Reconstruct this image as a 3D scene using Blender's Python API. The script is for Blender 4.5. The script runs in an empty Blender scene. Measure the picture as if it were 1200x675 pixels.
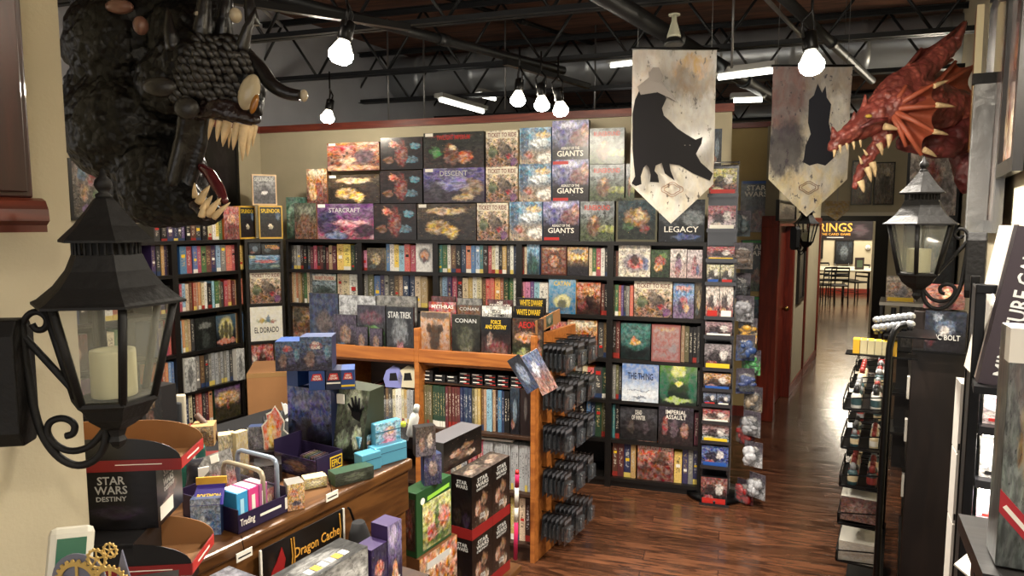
import bpy, math, random
from mathutils import Vector, Matrix, noise
random.seed(7)
PI = math.pi
C = bpy.context.scene.collection
# ------------------------------------------------------------------ camera model (1200 x 675)
F = 800.0; PITCH = math.radians(5.5); CAMZ = 1.9
cp, sp = math.cos(PITCH), math.sin(PITCH)
def ray(px, py):
    u = px - 600.0; v = 337.5 - py
    return Vector((u, F*cp + v*sp, v*cp - F*sp))
def at(px, py, Y):
    r = ray(px, py); k = Y / r.y
    return Vector((r.x*k, Y, CAMZ + r.z*k))
def onz(px, py, z=0.0):
    r = ray(px, py); k = (z - CAMZ) / r.z
    return Vector((r.x*k, r.y*k, z))
def proj(p):
    x, y, z = p[0], p[1], p[2]-CAMZ
    d = y*cp - z*sp; w = y*sp + z*cp
    return 600 + F*x/d, 337.5 - F*w/d
class Plane:
    """a vertical plane through p0; d runs to the right as seen from the room, n points into the room"""
    def __init__(s, p0, d):
        s.p0 = Vector((p0[0], p0[1], 0)); s.d = Vector((d[0], d[1], 0)).normalized()
        s.n = Vector((s.d.y, -s.d.x, 0)); s.rot = math.atan2(s.d.y, s.d.x)
    def hit(s, px, py, off=0):
        r = ray(px, py); o = s.p0 + s.n*off
        k = (o.dot(s.n)) / (r.x*s.n.x + r.y*s.n.y)
        return Vector((r.x*k, r.y*k, CAMZ + r.z*k))
    def pt(s, t, z=0, off=0):
        q = s.p0 + s.d*t + s.n*off; return Vector((q.x, q.y, z))
    def s_at(s, px, z, off=0):
        py = 337.0
        for _ in range(6):
            h = s.hit(px, py, off); t = (h - s.p0).dot(s.d); py = proj(s.pt(t, z, off))[1]
        return (s.hit(px, py, off) - s.p0).dot(s.d)
    def z_at(s, t, py, off=0):
        px = proj(s.pt(t, 1.0, off))[0]
        for _ in range(5):
            h = s.hit(px, py, off); px = proj(s.pt(t, h.z, off))[0]
        return s.hit(px, py, off).z
dc = Vector((.497, .868, 0)).normalized(); db = Vector((.954, -.301, 0)).normalized()

# ------------------------------------------------------------------ materials
MATS = {}
def lin(c):
    if isinstance(c, str):
        c = c.lstrip('#'); c = [int(c[i:i+2], 16)/255 for i in (0, 2, 4)]
        c = [x/12.92 if x <= .04045 else ((x+.055)/1.055)**2.4 for x in c]
    return (c[0], c[1], c[2], 1)
def newmat(name):
    m = bpy.data.materials.new(name); m.use_nodes = True
    nt = m.node_tree; b = nt.nodes['Principled BSDF']
    return m, nt, b
def N(nt, t, **k):
    n = nt.nodes.new(t)
    for a, v in k.items():
        if a in n.bl_rna.properties: setattr(n, a, v)
        else: n.inputs[a].default_value = v
    return n
def mat(name, col, rough=.5, metal=0, emit=0, spec=.5, bump=0, bscale=40, vary=0, vscale=6, alpha=1, trans=0, coat=0):
    key = (name,)
    if key in MATS: return MATS[key]
    m, nt, b = newmat(name)
    b.inputs['Base Color'].default_value = lin(col); b.inputs['Roughness'].default_value = rough
    b.inputs['Metallic'].default_value = metal; b.inputs['Specular IOR Level'].default_value = spec
    if coat: b.inputs['Coat Weight'].default_value = coat; b.inputs['Coat Roughness'].default_value = .15
    if emit:
        b.inputs['Emission Color'].default_value = lin(col); b.inputs['Emission Strength'].default_value = emit
    if trans: b.inputs['Transmission Weight'].default_value = trans
    if alpha < 1: b.inputs['Alpha'].default_value = alpha
    if bump or vary:
        tc = N(nt, 'ShaderNodeTexCoord')
    if bump:
        nz = N(nt, 'ShaderNodeTexNoise', Scale=bscale, Detail=5.0); bp = N(nt, 'ShaderNodeBump', Strength=bump, Distance=.01)
        nt.links.new(tc.outputs['Object'], nz.inputs['Vector']); nt.links.new(nz.outputs['Fac'], bp.inputs['Height']); nt.links.new(bp.outputs['Normal'], b.inputs['Normal'])
    if vary:
        nz = N(nt, 'ShaderNodeTexNoise', Scale=vscale, Detail=6.0); mr = N(nt, 'ShaderNodeMapRange')
        mr.inputs['From Min'].default_value = .3; mr.inputs['From Max'].default_value = .7
        mr.inputs['To Min'].default_value = 1-vary; mr.inputs['To Max'].default_value = 1+vary
        hs = N(nt, 'ShaderNodeHueSaturation', Color=lin(col))
        nt.links.new(tc.outputs['Object'], nz.inputs['Vector']); nt.links.new(nz.outputs['Fac'], mr.inputs['Value'])
        nt.links.new(mr.outputs['Result'], hs.inputs['Value']); nt.links.new(hs.outputs['Color'], b.inputs['Base Color'])
    MATS[key] = m; return m
def mix(nt, fac, a, b):
    n = nt.nodes.new('ShaderNodeMix'); n.data_type = 'RGBA'; n.clamp_factor = True
    if isinstance(fac, (int, float)): n.inputs[0].default_value = fac
    else: nt.links.new(fac, n.inputs[0])
    for i, x in ((6, a), (7, b)):
        if isinstance(x, bpy.types.NodeSocket): nt.links.new(x, n.inputs[i])
        else: n.inputs[i].default_value = lin(x)
    return n.outputs[2]
def mrange(nt, val, a, b, c=0., d=1., smooth=True):
    n = nt.nodes.new('ShaderNodeMapRange'); n.interpolation_type = 'SMOOTHSTEP' if smooth else 'LINEAR'
    nt.links.new(val, n.inputs['Value'])
    for k, x in (('From Min', a), ('From Max', b), ('To Min', c), ('To Max', d)): n.inputs[k].default_value = x
    return n.outputs['Result']
COV = {}
def cover(key, top, bot, blobs=(), dark='#15110f', light='#d8cdb8', da=.5, la=.35, sc=9, rough=.28, border=None, seed=None):
    """a printed picture: sky and ground, soft painted shapes, and a crowd of small dark and light figures, all in the sheet's own coordinates"""
    if key in COV: return COV[key]
    m, nt, b = newmat('print_' + key); L = nt.links
    seed = sum(map(ord, key))*1.37 % 50 if seed is None else seed
    uv = N(nt, 'ShaderNodeUVMap'); 
    nz = N(nt, 'ShaderNodeTexNoise', Scale=7.0, Detail=5.0, Roughness=.65); off = N(nt, 'ShaderNodeVectorMath', operation='ADD'); off.inputs[1].default_value = (seed, seed*.7, 0)
    L.new(uv.outputs[0], off.inputs[0]); L.new(off.outputs[0], nz.inputs['Vector'])
    sub = N(nt, 'ShaderNodeVectorMath', operation='SUBTRACT'); sub.inputs[1].default_value = (.5, .5, .5); L.new(nz.outputs['Color'], sub.inputs[0])
    scl = N(nt, 'ShaderNodeVectorMath', operation='SCALE'); scl.inputs['Scale'].default_value = .27; L.new(sub.outputs[0], scl.inputs[0])
    w = N(nt, 'ShaderNodeVectorMath', operation='ADD'); L.new(uv.outputs[0], w.inputs[0]); L.new(scl.outputs[0], w.inputs[1])
    sx = N(nt, 'ShaderNodeSeparateXYZ'); L.new(w.outputs[0], sx.inputs[0])
    col = mix(nt, mrange(nt, sx.outputs['Y'], .25, .75), bot, top)
    n2 = N(nt, 'ShaderNodeTexNoise', Scale=float(sc)*1.7, Detail=5.0, Roughness=.65); L.new(off.outputs[0], n2.inputs['Vector'])
    if da: 
        f = mrange(nt, n2.outputs['Fac'], .62-.2*da, .72-.2*da); mm = N(nt, 'ShaderNodeMath', operation='MULTIPLY'); L.new(f, mm.inputs[0])
        g = mrange(nt, sx.outputs['Y'], .55, .95, 1., .35); L.new(g, mm.inputs[1]); col = mix(nt, mm.outputs[0], col, dark)
    for (u, v, ru, rv, c) in blobs:
        s1 = N(nt, 'ShaderNodeVectorMath', operation='SUBTRACT'); s1.inputs[1].default_value = (u, v, 0); L.new(w.outputs[0], s1.inputs[0])
        s2 = N(nt, 'ShaderNodeVectorMath', operation='MULTIPLY'); s2.inputs[1].default_value = (1/ru, 1/rv, 0); L.new(s1.outputs[0], s2.inputs[0])
        ln = N(nt, 'ShaderNodeVectorMath', operation='LENGTH'); L.new(s2.outputs[0], ln.inputs[0])
        col = mix(nt, mrange(nt, ln.outputs['Value'], 1.2, .7, 0, .85), col, c)
    if la:
        o2 = N(nt, 'ShaderNodeVectorMath', operation='ADD'); o2.inputs[1].default_value = (seed+9, 3, 0); L.new(uv.outputs[0], o2.inputs[0])
        n3 = N(nt, 'ShaderNodeTexNoise', Scale=float(sc)*3.0, Detail=4.0, Roughness=.7); L.new(o2.outputs[0], n3.inputs['Vector'])
        f = mrange(nt, n3.outputs['Fac'], .72-.22*la, .8-.2*la); col = mix(nt, f, col, light)
        n4 = N(nt, 'ShaderNodeTexNoise', Scale=float(sc)*4.2, Detail=3.0, Roughness=.7); L.new(o2.outputs[0], n4.inputs['Vector'])
        col = mix(nt, mrange(nt, n4.outputs['Fac'], .6, .68), col, dark)
    n8 = N(nt, 'ShaderNodeTexNoise', Scale=9.0, Detail=6.0, Roughness=.62, Distortion=.4); L.new(off.outputs[0], n8.inputs['Vector'])
    h8 = N(nt, 'ShaderNodeHueSaturation'); L.new(col, h8.inputs['Color']); s8 = N(nt, 'ShaderNodeSeparateColor'); L.new(n8.outputs['Color'], s8.inputs[0])
    vr = (.6 if la > .2 or da > .2 else .16) if (da or la) else .08
    L.new(mrange(nt, s8.outputs[0], .34, .66, 1-vr, 1+vr*.55), h8.inputs['Value']); L.new(mrange(nt, s8.outputs[1], .3, .7, .5-.06*vr, .5+.06*vr), h8.inputs['Hue']); L.new(mrange(nt, s8.outputs[2], .3, .7, .35, 1.1), h8.inputs['Saturation'])
    col = h8.outputs['Color']
    if border:
        s0 = N(nt, 'ShaderNodeSeparateXYZ'); L.new(uv.outputs[0], s0.inputs[0]); fs = []
        for ax in 'XY':
            a = N(nt, 'ShaderNodeMath', operation='SUBTRACT'); a.inputs[1].default_value = .5; L.new(s0.outputs[ax], a.inputs[0])
            ab = N(nt, 'ShaderNodeMath', operation='ABSOLUTE'); L.new(a.outputs[0], ab.inputs[0]); fs.append(ab.outputs[0])
        mx = N(nt, 'ShaderNodeMath', operation='MAXIMUM'); L.new(fs[0], mx.inputs[0]); L.new(fs[1], mx.inputs[1])
        col = mix(nt, mrange(nt, mx.outputs[0], .45, .455), col, border)
    L.new(col, b.inputs['Base Color']); b.inputs['Roughness'].default_value = rough
    COV[key] = m; return m
SP = {}
COL = {'red': '#a52a22', 'dark red': '#5c1a18', 'orange': '#c8602a', 'yellow': '#e0b82c', 'green': '#3d6b38', 'dark green': '#24402c', 'teal': '#2f7a7c', 'blue': '#3a6aa0',
       'dark blue': '#1f2f52', 'light blue': '#7fa9c4', 'purple': '#5a3f7c', 'pink': '#c26a8e', 'white': '#dcd8cc', 'cream': '#cbb98e', 'tan': '#a98a5c', 'brown': '#6a452a',
       'dark brown': '#33221a', 'grey': '#7c7a74', 'dark grey': '#3c3b3a', 'black': '#1b1a1b', 'olive': '#5e5a34', 'silver': '#a5a7a8', 'violet': '#3c2c58', 'gold': '#b78f3a'}
CK = list(COL)
def spine(cn):
    """the printed back of a book or box: plain ground, a column of lettering-like marks, an end band in another colour"""
    if cn in SP: return SP[cn]
    m, nt, b = newmat('spine_' + cn.replace(' ', '_')); L = nt.links
    base = COL[cn]; lum = sum(lin(base)[:3])/3
    ink = '#201a18' if lum > .3 else random.choice(['#c8bea8', '#b89f60', '#b8b8b8'])
    uv = N(nt, 'ShaderNodeUVMap'); s = N(nt, 'ShaderNodeSeparateXYZ'); L.new(uv.outputs[0], s.inputs[0])
    oi = N(nt, 'ShaderNodeObjectInfo')
    ro = N(nt, 'ShaderNodeMath', operation='MULTIPLY'); ro.inputs[1].default_value = 37.; L.new(oi.outputs['Random'], ro.inputs[0])
    cx = N(nt, 'ShaderNodeCombineXYZ'); L.new(ro.outputs[0], cx.inputs['Z'])
    a = N(nt, 'ShaderNodeVectorMath', operation='MULTIPLY'); a.inputs[1].default_value = (2.2, 16, 0); L.new(uv.outputs[0], a.inputs[0])
    ad = N(nt, 'ShaderNodeVectorMath', operation='ADD'); L.new(a.outputs[0], ad.inputs[0]); L.new(cx.outputs[0], ad.inputs[1])
    nz = N(nt, 'ShaderNodeTexNoise', Scale=1.6, Detail=2.0); L.new(ad.outputs[0], nz.inputs['Vector'])
    t = mrange(nt, nz.outputs['Fac'], .52, .56)
    cu = N(nt, 'ShaderNodeMath', operation='COMPARE'); cu.inputs[1].default_value = .5; cu.inputs[2].default_value = .24; L.new(s.outputs['X'], cu.inputs[0])
    cv = N(nt, 'ShaderNodeMath', operation='COMPARE'); cv.inputs[1].default_value = .56; cv.inputs[2].default_value = .28; L.new(s.outputs['Y'], cv.inputs[0])
    m1 = N(nt, 'ShaderNodeMath', operation='MULTIPLY'); L.new(cu.outputs[0], m1.inputs[0]); L.new(cv.outputs[0], m1.inputs[1])
    m2 = N(nt, 'ShaderNodeMath', operation='MULTIPLY'); L.new(m1.outputs[0], m2.inputs[0]); L.new(t, m2.inputs[1])
    n2 = N(nt, 'ShaderNodeTexNoise', Scale=3.0, Detail=3.0); L.new(ad.outputs[0], n2.inputs['Vector'])
    hs = N(nt, 'ShaderNodeHueSaturation', Color=lin(base)); L.new(mrange(nt, n2.outputs['Fac'], .3, .7, .7, 1.25), hs.inputs['Value'])
    L.new(mrange(nt, oi.outputs['Random'], 0, 1, .47, .53, False), hs.inputs['Hue'])
    m5 = N(nt, 'ShaderNodeMath', operation='MULTIPLY'); m5.inputs[1].default_value = .75; L.new(m2.outputs[0], m5.inputs[0])
    col = mix(nt, m5.outputs[0], hs.outputs['Color'], ink)
    n7 = N(nt, 'ShaderNodeTexNoise', Scale=7.0, Detail=4.0, Roughness=.7); L.new(ad.outputs[0], n7.inputs['Vector'])
    col = mix(nt, mrange(nt, n7.outputs['Fac'], .56, .66, 0, .6), col, '#2a2220')
    hs2 = N(nt, 'ShaderNodeHueSaturation'); L.new(col, hs2.inputs['Color']); L.new(mrange(nt, n7.outputs['Color'], .3, .7, .55, 1.1), hs2.inputs['Saturation']); col = hs2.outputs['Color']
    bd = N(nt, 'ShaderNodeMath', operation='LESS_THAN'); bd.inputs[1].default_value = .14; L.new(s.outputs['Y'], bd.inputs[0])
    bi = N(nt, 'ShaderNodeMath', operation='GREATER_THAN'); bi.inputs[1].default_value = .5; L.new(oi.outputs['Random'], bi.inputs[0])
    bm = N(nt, 'ShaderNodeMath', operation='MULTIPLY'); L.new(bd.outputs[0], bm.inputs[0]); L.new(bi.outputs[0], bm.inputs[1])
    col = mix(nt, bm.outputs[0], col, random.choice(['#c9b25a', '#8a2a22', '#d8d4c8', '#2a3a5a']))
    L.new(col, b.inputs['Base Color']); b.inputs['Roughness'].default_value = .35
    SP[cn] = m; return m
def wood(name, c1, c2, scale=3, rough=.45, axis='X', coat=0):
    if (name,) in MATS: return MATS[(name,)]
    m, nt, b = newmat(name); L = nt.links
    tc = N(nt, 'ShaderNodeTexCoord'); mp = N(nt, 'ShaderNodeMapping')
    mp.inputs['Scale'].default_value = {'X': (1, 9, 9), 'Y': (9, 1, 9), 'Z': (9, 9, 1)}[axis]; L.new(tc.outputs['Object'], mp.inputs[0])
    nz = N(nt, 'ShaderNodeTexNoise', Scale=float(scale), Detail=8.0, Distortion=1.2); L.new(mp.outputs[0], nz.inputs['Vector'])
    col = mix(nt, mrange(nt, nz.outputs['Fac'], .35, .65), c1, c2); L.new(col, b.inputs['Base Color']); b.inputs['Roughness'].default_value = rough
    bp = N(nt, 'ShaderNodeBump', Strength=.15, Distance=.004); L.new(nz.outputs['Fac'], bp.inputs['Height']); L.new(bp.outputs['Normal'], b.inputs['Normal'])
    if coat: b.inputs['Coat Weight'].default_value = coat
    MATS[(name,)] = m; return m

# ------------------------------------------------------------------ mesh builder
class MB:
    def __init__(s): s.v = []; s.f = []; s.uv = []; s.mi = []; s.sm = []
    def face(s, pts, uv=None, mi=0, sm=False):
        i = len(s.v); s.v += [Vector(p) for p in pts]; s.f.append(list(range(i, i+len(pts)))); s.uv.append(uv or [(0, 0)]*len(pts)); s.mi.append(mi); s.sm.append(sm)
    def box(s, x0, x1, y0, y1, z0, z1, mi=0, front=None, top=None, right=None, left=None, M=None):
        P = [Vector((x, y, z)) for x in (x0, x1) for y in (y0, y1) for z in (z0, z1)]
        if M: P = [M @ p for p in P]
        g = lambda a, b, c, d, m: s.idx((P[a], P[b], P[c], P[d]), [(0, 0), (1, 0), (1, 1), (0, 1)], mi if m is None else m)
        g(0, 4, 5, 1, front); g(6, 2, 3, 7, None); g(4, 6, 7, 5, right); g(2, 0, 1, 3, left); g(1, 5, 7, 3, top); g(2, 6, 4, 0, None)
        return s
    def idx(s, pts, uv, mi): s.face(pts, uv, mi)
    def grid(s, rows, closed=False, mi=0, sm=True, cap=False):
        """rows: list of rings (lists of points) joined with shared vertices"""
        base = len(s.v); n = len(rows[0])
        for r in rows: s.v += [Vector(p) for p in r]
        for i in range(len(rows)-1):
            for j in range(n if closed else n-1):
                k = (j+1) % n
                s.f.append([base+i*n+j, base+i*n+k, base+(i+1)*n+k, base+(i+1)*n+j])
                s.uv.append([(j/n, i/(len(rows)-1)), ((j+1)/n, i/(len(rows)-1)), ((j+1)/n, (i+1)/(len(rows)-1)), (j/n, (i+1)/(len(rows)-1))]); s.mi.append(mi); s.sm.append(sm)
        if cap:
            s.f.append([base+j for j in range(n)][::-1]); s.uv.append([(0, 0)]*n); s.mi.append(mi); s.sm.append(False)
            s.f.append([base+(len(rows)-1)*n+j for j in range(n)]); s.uv.append([(0, 0)]*n); s.mi.append(mi); s.sm.append(False)
        return s
    def tube(s, pts, r, n=8, mi=0, cap=True):
        pts = [Vector(p) for p in pts]; rs = r if isinstance(r, (list, tuple)) else [r]*len(pts)
        rows = []; up = None
        for i, p in enumerate(pts):
            t = (pts[min(i+1, len(pts)-1)] - pts[max(i-1, 0)]).normalized()
            if up is None: up = Vector((0, 0, 1)) if abs(t.z) < .9 else Vector((1, 0, 0))
            a = t.cross(up).normalized(); up = a.cross(t).normalized()
            rows.append([p + (a*math.cos(2*PI*k/n) + up*math.sin(2*PI*k/n))*rs[i] for k in range(n)])
        return s.grid(rows, True, mi, n > 5, cap)
    def lathe(s, prof, n=16, c=(0, 0, 0), mi=0, M=None, rot=0, sm=True, cap=True):
        rows = []
        for r, z in prof:
            row = [Vector((c[0]+r*math.cos(2*PI*k/n+rot), c[1]+r*math.sin(2*PI*k/n+rot), c[2]+z)) for k in range(n)]
            rows.append([M @ p for p in row] if M else row)
        return s.grid(rows, True, mi, sm, cap)
    def ball(s, c, r, n=12, mi=0, M=None):
        if not isinstance(r, (tuple, list)): r = (r, r, r)
        rows = []
        for i in range(n//2+1):
            a = -PI/2 + PI*i/(n//2); a = max(-PI/2+.05, min(PI/2-.05, a))
            row = [Vector((r[0]*math.cos(a)*math.cos(2*PI*k/n), r[1]*math.cos(a)*math.sin(2*PI*k/n), r[2]*math.sin(a))) for k in range(n)]
            if M: row = [M @ p for p in row]
            rows.append([p + Vector(c) for p in row])
        return s.grid(rows, True, mi, True, True)
    def prism(s, poly, y0, y1, mi=0, M=None, ax='Y', uvfront=False, fmi=None):
        """poly: (x,z) outline counter-clockwise seen from -y, from y0 (front) to y1"""
        f = [Vector((p[0], y0, p[1])) for p in poly]; b = [Vector((p[0], y1, p[1])) for p in poly]
        if M: f = [M @ p for p in f]; b = [M @ p for p in b]
        xs = [p[0] for p in poly]; zs = [p[1] for p in poly]
        uv = [((p[0]-min(xs))/(max(xs)-min(xs)+1e-9), (p[1]-min(zs))/(max(zs)-min(zs)+1e-9)) for p in poly]
        n = len(poly); s.face(f, uv, mi if fmi is None else fmi); s.face(b[::-1], uv[::-1], mi)
        for i in range(n):
            j = (i+1) % n; s.face([f[j], f[i], b[i], b[j]], None, mi)
        return s
    def build(s, name, mats, parent=None, loc=None, rot=None, bevel=0, label=None):
        me = bpy.data.meshes.new(name); me.from_pydata([tuple(v) for v in s.v], [], s.f)
        ul = me.uv_layers.new(name='UVMap'); k = 0
        flat = [c for u in s.uv for p in u for c in p]; ul.data.foreach_set('uv', flat)
        for m in (mats if isinstance(mats, (list, tuple)) else [mats]): me.materials.append(m)
        me.polygons.foreach_set('material_index', s.mi); me.polygons.foreach_set('use_smooth', s.sm); me.update()
        o = bpy.data.objects.new(name, me); C.objects.link(o)
        if parent is not None: o.parent = parent
        if loc is not None: o.location = loc
        if rot is not None: o.rotation_euler = (0, 0, rot) if not isinstance(rot, (tuple, list)) else rot
        if bevel:
            bv = o.modifiers.new('bevel', 'BEVEL'); bv.width = bevel; bv.segments = 2; bv.limit_method = 'ANGLE'
            wl = o.modifiers.new('weld', 'WELD'); wl.merge_threshold = 1e-5; o.modifiers.move(1, 0)
        if label: o['label'] = label
        return o
def tag(o, label, cat, group=None, kind=None):
    if label: o['label'] = label
    if cat: o['category'] = cat
    if group: o['group'] = group
    if kind: o['kind'] = kind
    return o
def struct(o): o['kind'] = 'structure'; return o
def empty(name, label, cat, loc=(0, 0, 0), rot=0, group=None):
    o = bpy.data.objects.new(name, None); C.objects.link(o); o.location = loc
    o.rotation_euler = (0, 0, rot) if not isinstance(rot, (tuple, list)) else rot
    o.empty_display_size = .05
    return tag(o, label, cat, group)
def dup(root, loc=None, rot=None, label=None, group=None):
    def rec(o, par):
        c = o.copy(); C.objects.link(c)
        if par is not None: c.parent = par
        for ch in list(o.children): rec(ch, c)
        return c
    r = rec(root, None)
    if loc is not None: r.location = loc
    if rot is not None: r.rotation_euler = (0, 0, rot) if not isinstance(rot, (tuple, list)) else rot
    if label: r['label'] = label
    if group: r['group'] = group
    return r
ALLCH = {}
TXT = {}
def text_mesh(body):
    if body in TXT: return TXT[body]
    cu = bpy.data.curves.new('lettering', 'FONT'); cu.body = body; cu.align_x = 'CENTER'; cu.extrude = .008; cu.offset = .012; cu.space_line = .85; cu.resolution_u = 2
    o = bpy.data.objects.new('lettering', cu); me = bpy.data.meshes.new_from_object(o); bpy.data.objects.remove(o)
    xs = [v.co.x for v in me.vertices]; ys = [v.co.y for v in me.vertices]
    TXT[body] = (me, min(xs), max(xs), min(ys), max(ys)); return TXT[body]
def title(parent, body, x, z, w, h, material, y=-.0012, name='title', rotm=None, label=None):
    """lettering that fills w x h, centred on (x, z) of the parent's front face"""
    me, x0, x1, y0, y1 = text_mesh(body)
    sx = w/(x1-x0); sy = h/(y1-y0); me2 = me.copy(); me2.materials.clear(); me2.materials.append(material)
    for v in me2.vertices:
        a, b_, c = v.co; v.co = ((a-(x0+x1)/2)*sx, -c*.04, (b_-(y0+y1)/2)*sy)
    o = bpy.data.objects.new(name, me2); C.objects.link(o); o.parent = parent; o.location = (x, y, z)
    if rotm: o.rotation_euler = rotm
    if label: o['label'] = label
    return o
ORD = ['first', 'second', 'third', 'fourth', 'fifth', 'sixth', 'seventh', 'eighth', 'ninth', 'tenth', 'eleventh', 'twelfth', 'thirteenth', 'fourteenth', 'fifteenth', 'sixteenth',
       'seventeenth', 'eighteenth', 'nineteenth', 'twentieth', 'twenty-first', 'twenty-second', 'twenty-third', 'twenty-fourth', 'twenty-fifth', 'twenty-sixth', 'twenty-seventh', 'twenty-eighth', 'twenty-ninth', 'thirtieth',
       'thirty-first', 'thirty-second', 'thirty-third', 'thirty-fourth', 'thirty-fifth', 'thirty-sixth', 'thirty-seventh', 'thirty-eighth', 'thirty-ninth', 'fortieth']
# common materials
white = mat('white_card', '#e6e2d6', .4); inkw = mat('ink_white', '#ece8dc', .4); inkk = mat('ink_black', '#151313', .4); inky = mat('ink_yellow', '#e0bb2a', .4)
inkr = mat('ink_red', '#b3261f', .4); inkg = mat('ink_gold', '#d39a3f', .4); inks = mat('ink_silver', '#b8b8b4', .35)
blackwood = wood('black_shelf_wood', '#0e0c0b', '#17130f', 3, .4); blackmetal = mat('black_metal', '#0f0f10', .35, .6)
iron = mat('black_painted_iron', '#121110', .6, 0, spec=.3, bump=.25, bscale=60); card = mat('brown_cardboard', '#8a6038', .8, vary=.08)
honey = wood('honey_oak', '#8a4f22', '#a5652e', 2.5, .4); honeyd = wood('counter_oak', '#432812', '#63401f', 2.5, .35)
ivory = mat('ivory', '#cfb58a', .35, vary=.25, vscale=30); clear = mat('clear_plastic', '#9fa3a6', .1, alpha=.12)
glassm = mat('lantern_glass', '#c8c9b8', .05, alpha=.2)
# ================================================================== THE SETTING
B = Plane(onz(711, 570), db)                       # fronts of the back bookcases
tB0 = B.s_at(337, .9)
c0 = B.pt(tB0); CP = Plane((c0.x, c0.y), (.904, .427)); tC0 = CP.s_at(289, .9)
l0 = CP.pt(tC0); L = Plane((l0.x, l0.y), dc)       # fronts of the left bookcases
K = Plane((2.54, 6.5), dc)                         # corridor's left wall
RW = Plane((1.9, 2.6), -dc)                        # right wall
LW = Plane((-.95, 1.30), dc)                       # near left wall
beige = mat('beige_paint', '#b5ab90', .75, bump=.08, bscale=120, vary=.04)
beiged = mat('ochre_paint', '#b09a66', .75, bump=.08, bscale=120, vary=.04)
greyw = mat('grey_paint', '#8f9096', .8, vary=.05)
rail = wood('red_brown_rail', '#5e2416', '#7c3520', 2.5, .4)
redwood = wood('red_stained_wood', '#5e1d12', '#7d2a18', 2.0, .35, 'Z')
def floor_mat():
    m, nt, b = newmat('walnut_planks'); Lk = nt.links
    tc = N(nt, 'ShaderNodeTexCoord'); br = N(nt, 'ShaderNodeTexBrick', Scale=1.0)
    br.offset = .37; br.inputs['Brick Width'].default_value = 1.1; br.inputs['Row Height'].default_value = .125; br.inputs['Mortar Size'].default_value = .0022
    br.inputs['Color1'].default_value = (0, 0, 0, 1); br.inputs['Color2'].default_value = (1, 1, 1, 1); br.inputs['Mortar'].default_value = (.5, .5, .5, 1); br.inputs['Mortar Smooth'].default_value = .3
    Lk.new(tc.outputs['Object'], br.inputs['Vector'])
    mp = N(nt, 'ShaderNodeMapping'); mp.inputs['Scale'].default_value = (1.3, 9, 1); Lk.new(tc.outputs['Object'], mp.inputs[0])
    ad = N(nt, 'ShaderNodeVectorMath', operation='ADD'); Lk.new(mp.outputs[0], ad.inputs[0])
    s5 = N(nt, 'ShaderNodeVectorMath', operation='SCALE'); s5.inputs['Scale'].default_value = 7.; Lk.new(br.outputs['Color'], s5.inputs[0]); Lk.new(s5.outputs[0], ad.inputs[1])
    nz = N(nt, 'ShaderNodeTexNoise', Scale=2.2, Detail=9.0, Distortion=1.6, Roughness=.6); Lk.new(ad.outputs[0], nz.inputs['Vector'])
    col = mix(nt, mrange(nt, nz.outputs['Fac'], .3, .7), '#2b1a12', '#66402a')
    sx = N(nt, 'ShaderNodeSeparateXYZ'); Lk.new(br.outputs['Color'], sx.inputs[0])
    hs = N(nt, 'ShaderNodeHueSaturation'); Lk.new(col, hs.inputs['Color']); Lk.new(mrange(nt, sx.outputs['X'], 0, 1, .78, 1.22), hs.inputs['Value'])
    c2 = mix(nt, br.outputs['Fac'], hs.outputs['Color'], '#1c0e08')
    Lk.new(c2, b.inputs['Base Color'])
    Lk.new(mrange(nt, nz.outputs['Fac'], .3, .7, .13, .24), b.inputs['Roughness'])
    bp = N(nt, 'ShaderNodeBump', Strength=.14, Distance=.003); bp.invert = True
    a2 = N(nt, 'ShaderNodeMath', operation='ADD'); m3 = N(nt, 'ShaderNodeMath', operation='MULTIPLY'); m3.inputs[1].default_value = .25; Lk.new(nz.outputs['Fac'], m3.inputs[0]); Lk.new(m3.outputs[0], a2.inputs[0]); Lk.new(br.outputs['Fac'], a2.inputs[1])
    Lk.new(a2.outputs[0], bp.inputs['Height']); Lk.new(bp.outputs['Normal'], b.inputs['Normal'])
    return m
rotV = math.atan2(db.y, db.x)
struct(MB().box(-14, 18, -6, 26, -.12, 0).build('floor', floor_mat(), loc=(0, 0, 0), rot=rotV))
deck = wood('ceiling_boards', '#4c342a', '#744c38', 1.5, .8)
struct(MB().box(-14, 18, -6, 26, 3.75, 3.9).build('ceiling', deck, rot=rotV))
def wall(name, P, s0, s1, z0, z1, m, off=0, th=.12):
    a = P.pt(0, 0, off); return struct(MB().box(s0, s1, 0, th, z0, z1).build(name, m, loc=a, rot=P.rot))
BWO = -.34
sR = B.s_at(857, 2.4, BWO); sL = B.s_at(305, 2.4, BWO)
zt = (B.z_at(B.s_at(600, 2.6, BWO), 143, BWO))
wall('wall_back', B, sL-.05, sR, 0, zt, beige, BWO)
o = wall('trim_1', B, sL-.1, sR+.012, zt, zt+.055, rail, BWO+.03, .18)
# left wall: full height, its low shop part beige with the same rail
sLe = (B.pt(sL, 0, BWO)-L.pt(0, 0, -.34)).dot(L.d)
wall('wall_left', L, -3.6, sLe+.02, 0, zt, beige, -.34)
wall('trim_2', L, -3.6, sLe+.02, zt, zt+.055, rail, -.31, .05)
wall('wall_left_upper', L, -3.6, 7, zt+.05, 3.75, greyw, -.36, .12)
wall('wall_outer', Plane((0, 12.5), db), -9, 1.8, 0, 3.75, greyw)
wall('wall_near_left', LW, -1.6, .108, 0, 3.75, beige, 0, .5)
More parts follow.
